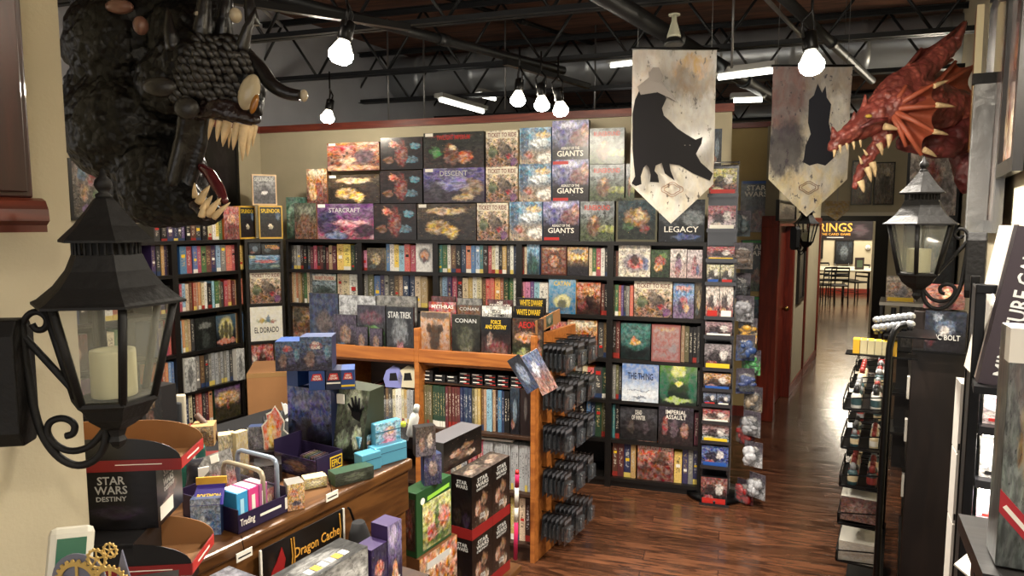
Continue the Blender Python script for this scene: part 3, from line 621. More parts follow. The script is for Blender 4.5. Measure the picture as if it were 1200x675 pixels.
c_mush = cover('glowwood', '#4c7c2c', '#0c2418', [(.5, .9, .2, .2, '#d8d864'), (.5, .45, .3, .12, '#1c3818'), (.5, .55, .12, .08, '#e8e050'), (.5, .12, .4, .08, '#a8c43c'), (.1, .5, .15, .4, '#0f6448'), (.9, .5, .15, .4, '#0f6448')], '#0a2014', '#7cc43c', .15, .1, 7)
c_dow = cover('deadwinter', '#44444a', '#262426', [(.5, .5, .4, .2, '#3a3236'), (.3, .4, .1, .2, '#584c44'), (.7, .4, .1, .2, '#4c4048')], '#161618', '#8c8888', .5, .35, 9)
c_imp = cover('assault', '#34303c', '#2c1c1c', [(.2, .5, .1, .25, '#9c3c2c'), (.45, .45, .12, .25, '#6c5460'), (.75, .4, .12, .2, '#b06c54')], '#131016', '#c8b4b0', .5, .35, 9)
c_mars = cover('redplanet', '#d0642c', '#7c3018', [(.65, .6, .2, .16, '#5c3824'), (.65, .45, .28, .05, '#442818'), (.2, .3, .1, .15, '#4c2014')], '#58200f', '#e08c50', .3, .15, 6)
c_oran = cover('desertfire', '#c88a34', '#6a2c18', [(.5, .9, .5, .1, '#e8dcb8'), (.6, .4, .2, .3, '#8a2c18'), (.3, .35, .2, .25, '#e0a848')], '#381810', '#f0d090', .5, .4, 8)
c_dims = [cover('dim%d' % i, a, b_, [(.5, .5, .25, .25, c), (.3, .2, .2, .1, d)], '#14110f', '#b8a888', .5, .4, 8) for i, (a, b_, c, d) in enumerate((('#44384c', '#241c20', '#7c5c44', '#3c5c7c'), ('#5c2c24', '#2c1814', '#b07848', '#3c3c44'), ('#2c3c4c', '#1c1c24', '#6c8494', '#8c4c3c'), ('#44502c', '#242414', '#8c8c4c', '#5c3424'), ('#6c5c3c', '#3c2c1c', '#b89c5c', '#4c5c5c'), ('#503048', '#201824', '#9c6c84', '#3c4c6c')))]
# ---- games standing on top of the back bookcases, three rows high
Z0 = ZS[0]
def top(px0, px1, yt, zb, cov, lab, ttl=None, **k): return facebox(B, px0, px1, yt, zb, cov, lab, ttl, off=k.pop('off', -.02), **k)
g = {}
rowh1 = B.z_at(B.s_at(600, Z0), 237.5, -.02)-Z0
T1 = [(336, 379, 231, c_grn, 'large green game box standing at the left end of the bookcase top', None, 'green'), (371, 438, 239, c_star, 'wide purple and pink space game box on the bookcase top', 'STARCRAFT', 'violet'),
      (438, 488, 239, c_lava, 'dark red and blue dragon game, lowest of its column of three', None, 'black'), (489, 558, 239, c_gold, 'wide dark game box with golden tree, standing directly on the bookcase top', None, 'dark brown'),
      (559, 596, 238, c_ttr, 'train game box, lowest of its column of three', 'TICKET TO RIDE', 'tan'), (597, 635.5, 236, c_sky, 'blue sky game box, lowest of its column of three', None, 'blue'),
      (636.5, 679, 235, c_giant, 'purple giants game box, lowest of its column of three', 'GIANTS', 'black'), (680, 720, 236, c_rune, 'grey green hill game box, lowest of its column of three', 'RUNEBOUND', 'dark grey'),
      (722, 770.5, 232, c_dgg, 'dark green game box with golden battle scene below the panther banner', 'MYTHIC', 'dark green'), (772, 826, 234, c_leg, 'wide black and grey game box with large white lettering', 'LEGACY', 'black')]
TR = []
for (a, b_, yt, cv, lab, tt, sd) in T1:
    red = tt == 'RUNEBOUND'; kw = {}
    if tt and 'GIANTS' in tt: kw = dict(tv=.26, tw=.72, th=.13)
    elif tt == 'LEGACY': kw = dict(tv=.3, tw=.75, th=.14)
    elif tt == 'STARCRAFT': kw = dict(tv=.82, tw=.55, th=.13, tc=inks)
    elif tt == 'TICKET TO RIDE': kw = dict(tv=.88, tw=.88, th=.12, tc=mat('ink_dark_red', '#6c1510', .4))
    elif red: kw = dict(tv=.84, tw=.75, th=.13, tc=mat('ink_brick', '#c03a26', .4))
    elif tt == 'MYTHIC': tt = None
    first = a == 336
    TR.append(top(a, b_, yt, Z0, cv, lab, tt, side=sd, off=-.075 if first else -.02, tag_=a in (371, 489), group=None, **kw))
facebox(B, 345.5, 371, 238, Z0, c_brn, 'brown box with furry figure in front of the large green box', None, side='brown', off=-.003, dep=.05)
for e_, z1_, zl in ((0, 0, 0),):
    pass
def level(items, zl):
    for (a, b_, yt, cv, lab, tt, sd, kw) in items: top(a, b_, yt, zl, cv, lab, tt, side=sd, **kw)
zl2 = Z0+rowh1+.004
ttrk = dict(tv=.88, tw=.88, th=.12, tc=mat('ink_dark_red', '#6c1510', .4)); gik = dict(tv=.26, tw=.72, th=.13); ruk = dict(tv=.84, tw=.75, th=.13, tc=mat('ink_brick', '#c03a26', .4))
yl2 = proj(B.pt(B.s_at(520, zl2), zl2, -.02))[1]
level([(384.5, 445, 205, c_gold, 'wide dark game box with golden tree, second row at the left end', None, 'dark brown', dict(tag_=True)), (445.5, 495, 200, c_lava, 'dark red and blue dragon game, middle of its column', None, 'black', {}),
       (496.5, 568, 197, c_des, 'wide violet game box with armoured figures and silver title', 'DESCENT', 'violet', dict(tv=.85, tw=.45, th=.15, tc=inks, tag_=True)), (569.5, 607, 195.5, c_ttr, 'train game box, middle of its column', 'TICKET TO RIDE', 'tan', ttrk),
       (608, 646, 192, c_sky, 'blue sky game box, middle of its column', None, 'blue', {}), (647, 690, 187, c_giant, 'purple giants game box, middle of its column', 'GIANTS', 'black', gik),
       (691, 732, 193, c_rune, 'grey green hill game box, middle of its column', 'RUNEBOUND', 'dark grey', ruk), (733.5, 744, 192, c_rune, 'grey game box half hidden behind the left edge of the panther banner', None, 'dark grey', {})], zl2)
facebox(B, 359.5, 383.5, 198, zl2, c_oran, 'orange game box half hidden at the left end of the second row', None, side='brown', off=-.02)
rh2 = B.z_at(B.s_at(600, 2.0), 197, -.02)
zl3 = B.z_at(B.s_at(530, 2.1), 197.5, -.02)+.003
level([(383.5, 444.5, 167, c_bat, 'wide orange battlefield game box at the top left corner of the display', None, 'brown', dict(tag_=True)), (446, 495.5, 161, c_lava, 'dark red and blue dragon game, topmost of its column', None, 'black', {}),
       (496.5, 567, 155, c_tal, 'wide dark green and red fantasy game on the top row', 'TWILIGHT IMPERIUM', 'dark grey', dict(tv=.86, tw=.55, th=.13, tc=inkr, tag_=True)), (569.5, 607.5, 153, c_ttr, 'train game box, topmost of its column', 'TICKET TO RIDE', 'tan', ttrk),
       (609, 646, 149.5, c_sky, 'blue sky game box, topmost of its column', None, 'blue', {}), (647, 690, 141, c_giant, 'purple giants game box, topmost of its column', 'GIANTS', 'black', gik),
       (691, 732, 150, c_rune, 'grey green hill game box, topmost of its column', 'RUNEBOUND', 'dark grey', ruk)], zl3)
facebox(B, 835, 846, 151, B.z_at(B.s_at(840, 2.0), 196, -.03), c_dims[2], 'narrow grey blue box leaning at the right end of the back wall', None, side='grey', off=-.1)
# a run of boxes carries it
facebox(B, 829, 856, 196, Z0, c_dims[2], 'dark box under the narrow grey box behind the spinner rack', None, side='dark grey', off=-.1) if False else None
# ---- rows inside the back bookcases
bays = [(tb[i]+.024, tb[i+1]-.024) for i in range(5)]
def wh(row, bay): return f"on {['','top','second','third','fourth','fifth','bottom'][row]} shelf, {['leftmost','second','middle','fourth','rightmost'][bay]} back bookcase"
def S(row, bay, px0, px1, yt, cols, **k): spines(B, px0, px1, yt, ZS[row], cols.split(','), wh(row, bay) + k.pop('w', ''), **k)
def FB(row, px0, px1, yt, cov, lab, ttl=None, **k): facebox(B, px0, px1, yt, ZS[row], cov, lab, ttl, off=k.pop('off', -.03), **k)
S(1, 0, 340.5, 394, 287.5, 'dark grey,grey,silver,dark brown,black,dark grey,dark red,red,dark brown,dark red,black,dark red,tan,dark red')
S(1, 0, 395, 411, 286, 'yellow,yellow', start=14); S(1, 0, 411, 420, 286, 'dark green,black', start=16)
S(1, 1, 424, 430, 293, 'pink', w='', start=0)
FB(1, 430, 452, 291, c_dims[4], 'tan game box facing out on the top shelf beside the blue spines', None, side='cream')
S(1, 1, 452.5, 487, 286, 'blue,white,yellow,light blue,orange,red', start=1)
FB(1, 487.5, 508, 283.5, c_fire, 'white game box with orange and dark globe on top shelf', None, side='white')
S(1, 2, 513, 606, 287, 'teal,green,white,brown,black,dark blue,orange,blue,light blue,teal,dark brown,red,cream,white,black,gold,dark grey,white,dark blue')
S(1, 3, 610.5, 617.5, 289, 'dark red,cream')
FB(1, 617.5, 632.5, 286, c_blfor, 'narrow blue and green mountain game box on top shelf', None, side='blue')
FB(1, 634, 664.5, 288.5, c_myst, 'orange brown mask game box on top shelf', None, side='brown', group=None)
FB(1, 665, 689.5, 289.5, c_cave, 'glowing yellow cavern game box on top shelf', None, side='dark grey')
S(1, 3, 690, 712, 290, 'cream,green,red,white,dark grey', start=2)
S(1, 4, 718, 724.5, 294, 'dark grey,brown')
FB(1, 725, 762.5, 285, c_ring, 'cream game box with orange ring picture on top shelf', None, side='cream') 
FB(1, 763, 785, 293, c_jung, 'green and red jungle game box on top shelf', None, side='dark green')
FB(1, 785.5, 805, 292, c_wgirl, 'pale box with dark haired figure, left of the similar red one', None, side='pink')
FB(1, 805.5, 823.5, 293, c_wgirl2, 'pale box with red clothed figure at the right end of the top shelf', None, side='red')
# row 2
S(2, 0, 341, 366, 318.5, 'tan,cream,orange,tan,olive,green,cream,grey')
FB(2, 366.5, 394.5, 321, cover('trains_green', '#8aa0a8', '#3c4c44', [(.5, .9, .6, .12, '#d8d0c0'), (.5, .4, .3, .2, '#34443c')], '#1c2420', '#c8ccc4', .5, .4, 7), 'grey green train game box on the second shelf', 'TICKET TO RIDE', side='dark green', tv=.86, tw=.8, th=.1, tc=inkr)
S(2, 0, 395, 419, 321, 'cream,cream,white', start=8, jit=.005)
S(2, 1, 424, 500, 322, 'grey,olive,blue,violet,grey,dark grey,brown,tan,dark blue,dark blue,cream,tan')
S(2, 2, 513, 606, 324, 'grey,light blue,violet,red,dark brown,cream,gold,white,cream,brown,orange,orange,yellow,red,dark green,green,white')
S(2, 3, 610.5, 642, 330, 'pink,pink,purple,light blue,white,white')
FB(2, 643, 675, 325.5, c_catan, 'bright blue island game box with yellow sun', 'CATAN', side='yellow', off=-.012, tv=.84, tw=.6, th=.13, tc=inky)
FB(2, 675.5, 704, 331, c_raja, 'fiery orange and black game box beside the blue island game', None, side='red')
S(2, 3, 704.5, 712, 333, 'dark red,black', start=6)
S(2, 4, 718, 742, 334, 'olive,green,red,purple,dark grey,grey,orange')
FB(2, 743, 788, 329.5, c_ttr, 'large train game box facing out on the second shelf', 'TICKET TO RIDE', side='tan', tv=.87, tw=.88, th=.12, tc=mat('ink_dark_red', '#6c1510', .4))
FB(2, 789, 813.5, 332, c_blper, 'blue game box crowded with costumed figures', None, side='light blue')
FB(2, 814, 824, 331, c_dims[4], 'narrow tan box at the right end of the second shelf', None, side='gold')
# row 3
FB(3, 341, 384.5, 358, c_deer, 'large tan brown deer picture game box above the counter', None, side='cream')
S(3, 0, 385, 419, 360, 'dark brown,dark grey,black,brown,dark red'); S(3, 1, 424, 508, 366, 'dark grey,black,dark blue,dark brown,black,dark red,dark grey,black,dark green,black')
FB(3, 645, 664.5, 377, c_red2, 'red and cream game box behind the tilted tray', None, side='brown')
FB(3, 665, 700, 375.5, c_oran, 'yellow and orange desert game box behind the wooden rack', None, side='orange')
S(3, 3, 700.5, 712, 377, 'dark grey,brown')
S(3, 4, 717.5, 726.5, 376.5, 'dark brown,dark red')
FB(3, 727.5, 762.5, 379, c_teal, 'teal game box with glowing orange creature', None, side='black')
FB(3, 763.5, 797.5, 381, c_rose, 'plain rose brown book with pale crest', None, side='dark red', off=-.0)
S(3, 4, 798, 824, 382, 'tan,olive,black,black,dark grey,dark blue', start=2)
# row 4
S(4, 3, 660, 681, 428, 'dark grey,tan,grey', start=7); S(4, 3, 682, 712, 430, 'cream,orange,dark grey,dark green', start=10)
S(4, 4, 717.5, 728.5, 427, 'grey,olive,dark grey')
FB(4, 729, 772, 427, c_thing, 'blue and white snow scene game box with dark title', 'The THING'.upper(), side='blue', off=-.0, tv=.68, tw=.7, th=.18, tc=mat('ink_navy', '#15203c', .4))
FB(4, 773, 817, 429.5, c_mush, 'glowing green forest game box', None, side='dark green', off=-.0)
S(4, 4, 817.5, 824, 433, 'grey,dark grey', start=3)
# row 5
S(5, 3, 664, 686, 468, 'dark grey,dark brown,black', start=4); S(5, 3, 687, 712, 467, 'blue,dark blue,dark green,olive', start=7)
S(5, 4, 717.5, 726, 472, 'teal,black')
FB(5, 726.5, 770.5, 478, c_dow, 'dark grey winter survival game box', 'DEAD\nOF WINTER', side='black', tv=.78, tw=.36, th=.3)
FB(5, 771.5, 812.5, 477.5, c_imp, 'dark game box crowded with red and violet fighters', 'IMPERIAL\nASSAULT', side='dark grey', off=-.0, tv=.8, tw=.6, th=.24)
S(5, 4, 813.5, 824, 484, 'dark red,dark red', start=2)
# row 6
S(6, 4, 717.5, 745, 519, 'dark red,dark red,dark blue,gold')
FB(6, 747, 789.5, 518, c_mars, 'burnt orange planet game box on the bottom shelf', 'FIRST MARTIANS', side='orange', tv=.87, tw=.85, th=.12)
S(6, 4, 790, 799, 529, 'yellow', start=4); S(6, 4, 799.5, 824, 525, 'violet,grey,dark blue,grey', start=5)
# ---- corner bookcase
def FC(row, px0, px1, yt, cov, lab, ttl=None, **k): facebox(CP, px0, px1, yt, ZS[row] if row < 9 else k.pop('zb'), cov, lab, ttl, off=k.pop('off', -.02), **k)
FC(0, 303.5, 331.5, 241, c_spl, 'dark game box with gold border on top of the corner bookcase', 'SPLENDOR', side='gold', tv=.84, tw=.8, th=.12, tc=inky)
zsp = CP.z_at(CP.s_at(310, 2.0), 241, -.02)
FC(9, 295.5, 324.5, 204.5, c_spg, 'grey game box stacked on the gold bordered ones', 'SPLENDOR', side='tan', tv=.84, tw=.8, th=.12, tc=inks, zb=zsp+.003)
FC(1, 291.5, 330, 299, c_car, 'pair width blue vehicle game box lying in the corner bookcase', None, side='light blue', dep=.12)
zc1 = CP.z_at(CP.s_at(310, 1.7), 299, -.02)
FC(9, 291.5, 305.5, 285, c_dims[2], 'grey game box stacked over the blue vehicle game', None, side='grey', zb=zc1+.003); FC(9, 306, 330, 285.5, c_utop, 'dark orange titled game box stacked over the blue vehicle game', 'UTOPIA', side='dark grey', zb=zc1+.003, tv=.72, tw=.6, th=.3, tc=inkg)
FC(2, 293, 330, 318, c_ttr, 'train game box in the corner bookcase', 'TICKET TO RIDE', side='tan', tv=.87, tw=.88, th=.12, tc=mat('ink_dark_red', '#6c1510', .4))
FC(3, 293.5, 331.5, 359.5, c_doro, 'pale cream game box with thin dark title in the corner bookcase', 'EL DORADO', side='white', off=-.0, tv=.32, tw=.75, th=.17, tc=inkk)
FC(4, 293, 321, 401, c_red2, 'red and black train poster game box above the cardboard', None, side='dark green'); FC(4, 322, 333, 401, c_dims[4], 'narrow framed tan game box at the corner edge', None, side='gold')
# ---- left wall bookcases
def wl_(row, i): return f"on {['','top','second','third','fourth','fifth','bottom'][row]} shelf, {['corner side','lantern side','lantern backed','far left'][i]} left wall bookcase"
def SL(row, i, px0, px1, yt, cols, **k): spines(L, px0, px1, yt, ZS[row], cols.split(','), wl_(row, i), **k)
def FL(row, px0, px1, yt, cov, lab, ttl=None, **k): facebox(L, px0, px1, yt, ZS[row], cov, lab, ttl, off=k.pop('off', -.02), **k)
spines(L, 245, 262, 254, Z0, ['cream', 'white', 'yellow', 'green'], 'on top of the corner side left wall bookcase')
FL(0, 262.5, 280.5, 242, c_redc, 'red castle game box on the left bookcase top', None, side='orange')
FL(0, 281, 300, 241.5, c_spl, 'gold bordered dark game box beside the red castle game', 'SPLENDOR', side='yellow', tv=.84, tw=.8, th=.12, tc=inky)
spines(L, 181, 243, 262, Z0, 'dark grey,black,violet,dark blue,dark grey,purple,black,dark red,dark grey,black'.split(','), 'under the black dragon jaw')
SL(1, 0, 211.5, 285.5, 287.5, 'blue,red,blue,red,green,brown,violet,light blue,grey,orange,red,red,yellow', jit=.015)
SL(2, 0, 211, 285.5, 329.5, 'red,light blue,cream,brown,red,tan,orange,cream,white,black,light blue,green,olive,dark grey,red,red,dark red,gold,gold,orange')
SL(3, 0, 211.5, 228.5, 374, 'light blue,orange,tan,tan,dark grey'); FL(3, 229, 253, 372.5, c_dead, 'black game box covered with thin white line drawing', None, side='black'); FL(3, 253.5, 276.5, 369, c_glow, 'dark game box with glowing yellow light and orange title', None, side='black')
SL(3, 0, 277, 286, 366, 'tan,brown,green,blue', start=5)
FL(4, 217, 230, 420, cover('whitespine', '#bdbdb6', '#a8a8a2', [(.5, .5, .25, .3, '#5c5c5a')], '#4c4c4a', '#d8d8d0', .3, .3, 7), 'tall white and grey book at the left of the grey row', None, side='white', off=.01)
SL(4, 0, 231, 277, 413, 'grey,brown,dark grey,grey,silver,silver,grey,silver,grey,silver,dark grey,brown', jit=.01)
FL(4, 277.5, 287, 409, cover('whitespine2', '#c4c4be', '#a8a8a2', [(.5, .5, .25, .3, '#6c6c6a')], '#4c4c4a', '#d8d8d0', .3, .3, 7), 'tall white book at the right of the grey row', None, side='white', off=.01)
SL(5, 0, 214, 250, 458, 'black,dark blue,cream,black,red,orange,dark grey,dark red,orange'); FL(5, 252, 282, 450, c_sun, 'violet and yellow sunset game box low on the left bookcase', None, side='dark green')
SL(5, 0, 283, 287, 449, 'dark green', start=9)
SL(1, 1, 179, 207, 286, 'violet,dark grey,gold,violet,dark brown,light blue,light blue'); SL(2, 1, 179, 206, 334, 'dark grey,black,dark blue,black,dark grey'); SL(3, 1, 181, 206, 376, 'dark blue,violet,dark grey,red,orange,dark brown')
SL(4, 1, 187, 212, 424, 'orange,red,orange,light blue,blue,light blue,white'); SL(5, 1, 190, 212, 466, 'grey,dark grey,tan,black')
def zone(i): return LT[i][0]+.03, LT[i][1]-.03
for i in (1, 2):
    a, b_ = zone(i)
    for r in range(1, 7):
        if i == 1 and r < 6: 
            b2 = a + (b_-a)*.3
        else: b2 = b_
        if random.random() < .5 and b2 == b_:
            mid = a+(b2-a)*random.uniform(.3, .6); w2 = (b2-mid)/2-.01
            for q_ in range(2):
                pal = random.choice(c_dims); nm = {1: 'lantern side', 2: 'lantern backed', 3: 'far left'}[i]
                facebox(L, 0, 0, 0, ZS[r], pal, f"dim {['left','right'][q_]} hand picture box on {['','top','second','third','fourth','fifth','bottom'][r]} shelf of the {nm} left bookcase", None, side='dark grey', off=-.02, t01=(mid+q_*(w2+.005), mid+q_*(w2+.005)+w2), H=.24)
            b3 = mid-.005
        else: b3 = b2
        n = max(2, int((b3-a)/.05)); cols = [random.choice(['dark grey', 'black', 'red', 'white', 'teal', 'dark blue', 'tan', 'orange', 'grey', 'dark brown', 'cream', 'green']) for _ in range(n)]
        spines(L, 0, 0, 0, ZS[r], cols, wl_(r, i) + ' left part', t01=(a, b3)) if False else None
        zt_ = ZS[r]+.26
        t = a
        for k, cn in enumerate(cols):
            w = (b3-a)/n; h = .26*random.uniform(.85, 1)
            ob = MB().box(0, w-.002, 0, .22, 0, h, 0, front=1).build('game_box', [mat('side_'+cn, COL[cn], .45), spine(cn)], loc=L.pt(t, ZS[r]+.0005, -.03), rot=L.rot)
            tag(ob, f"{cn} box, {ORD[k]} from left end {wl_(r, i)}", 'board game', 'boxes ' + wl_(r, i)); t += w
# boxes seen through the lantern: two white cartons
for k, (x0, x1, y0) in enumerate(((117, 139, 357), (120, 140, 381))):
    pass
# poster frame on the left wall behind the dragon
def framed(P, px0, px1, y0, y1, cov, lab, off=0, fw=.02, name='framed_poster', fm=None, cat='poster', dep=.03, ref=None):
    pm = (y0+y1)/2; zc = 1.9; t0 = P.s_at(px0, P.hit(px0, pm, off).z, off); t1 = P.s_at(px1, P.hit(px1, pm, off).z, off); tm = (t0+t1)/2
    z1, z0 = P.z_at(tm, y0, off), P.z_at(tm, y1, off); w = t1-t0; h = z1-z0
    e = empty(name, lab, cat, P.pt(t0, z0, off), P.rot); m = MB()
    m.box(0, w, -dep, 0, 0, fw); m.box(0, w, -dep, 0, h-fw, h); m.box(0, fw, -dep, 0, fw, h-fw); m.box(w-fw, w, -dep, 0, fw, h-fw)
    m.build('frame', fm or mat('black_frame', '#15120f', .3), e); MB().box(fw, w-fw, -dep*.5, -.002, fw, h-fw, 0, front=1).build('print', [inkk, cov], e)
    return e
c_coll = cover('collage', '#8c7c70', '#5c5448', [(.3, .8, .12, .14, '#5c7c9c'), (.6, .7, .14, .12, '#b03c44'), (.35, .45, .14, .14, '#c8a070'), (.7, .4, .12, .12, '#6c8c5c'), (.4, .15, .14, .1, '#7c5c8c'), (.75, .15, .1, .1, '#a8a49c')], '#2c2420', '#d8c8b4', .4, .6, 9)
framed(L, 79, 127, 187, 258, c_coll, 'black framed collage poster on the left wall behind the dragon head', off=-.33)
framed(L, 66, 110, 122, 180, cover('tealposter', '#3c7c74', '#c8b48c', [(.4, .7, .2, .15, '#e0dcd0')], '#1c2c2c', '#d8d8c8', .4, .4, 7), 'teal poster with a white emblem above the collage poster', off=-.33)
framed(L, 240, 277, 130, 243, cover('darkposter', '#161216', '#0e0c0e', [(.5, .4, .3, .3, '#241c22')], '#0a0a0a', '#4c2c34', .3, .2, 6), 'tall dark poster on the wall behind the dragon teeth', off=-.33)
# ================================================================== WOODEN RACK IN FRONT OF THE BACK WALL
R0 = onz(626, 661); R = Plane((R0.x, R0.y), db); RPW = .025          # rack front; the right hand end panel stands at t = 0
RD = .52; zr = R.z_at(-.01, 396, 0)
tm = R.s_at(487.5, 1.2); tl_ = -1.42
def box_at(P, nm, m, s0, s1, y0, y1, z0, z1, parent=None, bevel=.003, off=0):
    mb = MB().box(s0, s1, y0, y1, z0, z1)
    if parent is None: return mb.build(nm, m, loc=P.pt(0, 0, off), rot=P.rot, bevel=bevel)
    return mb.build(nm, m, parent, bevel=bevel)
e = empty('display_rack', 'honey oak display rack with sloped top tier standing in front of the back bookcases', 'rack', R.pt(0), R.rot)
zt1 = R.z_at(-.3, 414, 0)       # top of the front rail
MB().box(-RPW, 0, 0, RD, 0, zr+.01).build('end_panel', honey, e, bevel=.003)
MB().box(tl_, tl_+RPW, 0, RD, 0, zt1).build('end_panel', honey, e, bevel=.003)
MB().box(tm-.014, tm+.014, 0, RD*.9, 0, zr+.02).build('divider', honey, e, bevel=.003)
for a, b_ in ((tm+.014, -RPW), (tl_+RPW, tm-.014)):
    MB().box(a, b_, .0, .02, zt1-.075, zt1).build('front_rail', honey, e, bevel=.002)
    MB().box(a, b_, .02, .07, zt1-.075, zt1-.055).build('ledge', honey, e)
    MB().box(a, b_, .05, RD, zt1-.10, zt1-.078).build('shelf', honey, e)
    MB().box(a, b_, RD-.012, RD, .06, zt1+.0).build('back_panel', wood('dark_oak', '#2c1a0f', '#3a2414', 2.5, .5), e)
zs2 = R.z_at(-.35, 507, .0); zs3 = R.z_at(-.3, 574, 0); zs4 = .1
dko = wood('dark_oak', '#2c1a0f', '#3a2414', 2.5, .5)
for a, b_ in ((tm+.014, -RPW), (tl_+RPW, tm-.014)):
    for z in (zs2, zs3, zs4): MB().box(a, b_, .01, RD-.012, z-.02, z).build('shelf', dko, e, bevel=.002)
MB().box(tl_+RPW, -RPW, .03, .05, 0, .08).build('kickboard', dko, e)
# ---- books and boxes facing out on the sloped top
def RB(px0, px1, yt, zb, cov, lab, ttl=None, off=-.03, name='rulebook', dep=.02, **k): return facebox(R, px0, px1, yt, zb, cov, lab, ttl, off=off, name=name, dep=dep, lid=False, cat='book', **k)
zf = zt1-.055+.001; zk1 = zt1-.02; lean = .14
c_blkfig = cover('horned', '#a8784a', '#8a5c38', [(.5, .45, .2, .35, '#15110f'), (.3, .65, .1, .12, '#15110f'), (.7, .65, .1, .12, '#15110f'), (.5, .95, .6, .1, '#3c3c3e')], '#33241a', '#c89c6c', .2, .2, 7)
c_con = cover('barbarian', '#2a2b22', '#1c1a14', [(.5, .45, .3, .3, '#4a4c38'), (.5, .2, .2, .1, '#6c6850')], '#12120e', '#8c8a70', .4, .25, 8)
c_fd = cover('saberduel', '#16181c', '#3c1c18', [(.55, .3, .35, .2, '#6c2c28'), (.3, .5, .1, .15, '#8c6c5c')], '#100e10', '#c88c7c', .4, .3, 8)
c_aeg = cover('warscene', '#4c2c18', '#2c3820', [(.5, .6, .4, .12, '#c87c2c'), (.4, .2, .25, .15, '#8c9c4c'), (.8, .3, .15, .2, '#a85c2c')], '#1c1610', '#e0b060', .5, .4, 8)
c_st = cover('stargrey', '#22242a', '#2a2c30', [(.5, .5, .3, .3, '#6c7074'), (.5, .2, .15, .1, '#8c3c3c')], '#141518', '#a8acb0', .3, .3, 7)
RB(391.5, 418, 369, zf, c_dims[0], 'dark violet book with figures, leftmost of the front books on the oak rack', None, off=-.03, side='black', lean=0)
RB(419, 452, 358, zf, cover('swamp', '#34303c', '#1c281c', [(.5, .45, .4, .12, '#5c8c3c'), (.5, .75, .4, .15, '#5c2c3c')], '#101410', '#a0c888', .5, .35, 8), 'dark book with green figures on the oak rack', None, off=-.03)
RB(453, 485, 360, zf, c_st, 'dark grey starship book on the oak rack', 'STAR TREK', off=-.03, tv=.84, tw=.85, th=.13, tc=inks)
RB(493, 527, 366, zf, c_blkfig, 'tan book with black horned figure on the oak rack', None, off=-.03, side='tan')
RB(529.5, 563, 369, zf, c_con, 'dark olive book with small pale title on the oak rack', 'CONAN', off=-.03, tv=.87, tw=.75, th=.09, tc=inks)
RB(564, 599, 372, zf, c_fd, 'black book with yellow title and red duel scene', 'FORCE\nAND DESTINY', off=-.03, tv=.84, tw=.72, th=.2, tc=inky)
RB(600.5, 618.5+18, 374, zf, c_aeg, 'orange book with red title at right end of the oak rack', 'IKORIA' if False else 'AEON', off=-.03, tv=.87, tw=.6, th=.14, tc=inkr)
# two price stand blocks in front
for k, px in enumerate((424, 441)):
    e2 = facebox(R, px-8, px+7, 383+2*k, zf, c_dims[0], ['small dark card box, left one of two in front of the green figure book', 'small dark card box, right one of two in front of the green figure book'][k], None, off=.0-.006, dep=.02, name='card_box', cat='card box')
# second tier behind, raised
zb2 = zf+.035
def RK(px0, px1, yt, zb, col, lab, ttl=None, tc=None, tv=.88, th=.09, off=-.16, cov=None, name='magazine', tw=.8): return facebox(R, px0, px1, yt, zb, cov or cover('plain_'+col.replace(' ', '_'), COL[col], COL[col], [(.5, .4, .3, .25, '#5c4c44')], '#2c2422', '#c8c0b0', .25, .3, 7), lab, ttl, off=off, name=name, dep=.018, lid=False, cat='magazine', tc=tc, tv=tv, th=th, tw=tw)
RK(363, 397, 344, zb2, 'dark blue', 'teal topped magazine behind the leftmost front books', None)
RK(398, 441, 346.5, zb2, 'silver', 'silver grey magazine peeking behind the green figure book', None)
RK(442, 489, 347, zb2, 'grey', 'grey magazine peeking behind the starship book', None)
RK(503, 535, 354, zb2, 'red', 'red topped magazine behind the horned figure book', 'MYTHRAS', inkw, .9, .08)
RK(536, 564, 358, zb2, 'brown', 'brown magazine peeking behind the olive book', 'CONAN', inks, .92, .07)
RK(565, 600, 359, zb2, 'white', 'white magazine with bold dark title', 'EDGE\nOF THE EMPIRE', inkk, .84, .16)
RK(602, 637, 359.5, zb2, 'black', 'black and yellow magazine, front one of two alike', 'WHITE DWARF', inky, .88, .12, name='magazine')
RK(571, 601, 351.5, zb2, 'dark red', 'red magazine with white title behind the white one', 'AGE\nOF REBELLION', inkw, .92, .11, off=-.22)
RK(606, 639.5, 349.5, zb2, 'black', 'black and yellow magazine, rear one of two alike', 'WHITE DWARF', inky, .91, .11, off=-.22)
RK(536, 565, 350, zb2, 'grey', 'grey magazine with small red mark behind the brown one', None, off=-.22); RK(506, 534, 347.5, zb2, 'dark red', 'dark red magazine, rearmost behind the horned figure book', None, off=-.22)
# risers that carry the rear magazines
for a, b_ in ((tm+.016, -RPW-.002), (tl_+RPW+.002, tm-.016)):
    rz = MB().box(a, b_, .1, .3, zt1-.0775, zb2-.001).build('riser', honey, e, bevel=.002)
# ---- lower shelves: right bay
def RS(px0, px1, yt, zb, cols, where, **k): spines(R, px0, px1, yt, zb, cols, where, off=k.pop('off', -.04), **k)
cols = ['olive']*5+['dark green']*5+['dark red']*5+['dark blue']*4+['olive', 'tan', 'gold', 'brown', 'tan', 'light blue', 'light blue', 'tan', 'dark brown', 'blue', 'dark blue', 'black', 'black']
RS(492, 597, 455, zs2, cols, 'in the slim book row of the oak rack', jit=.006, dep=.2, kind='book')
RB(598, 609, 455, zs2, c_dims[2], 'dark grey patterned hardback standing in the slim book row', None, side='dark grey', off=-.035); RB(609.5, 622.5, 457, zs2, cover('darkhardback', '#2c2020', '#241a1a', [(.5, .6, .15, .25, '#5c5450')], '#151010', '#6c6460', .2, .2, 7), 'thick dark brown hardback at the right end of the slim book row', None, side='dark brown', off=-.03, dep=.05)
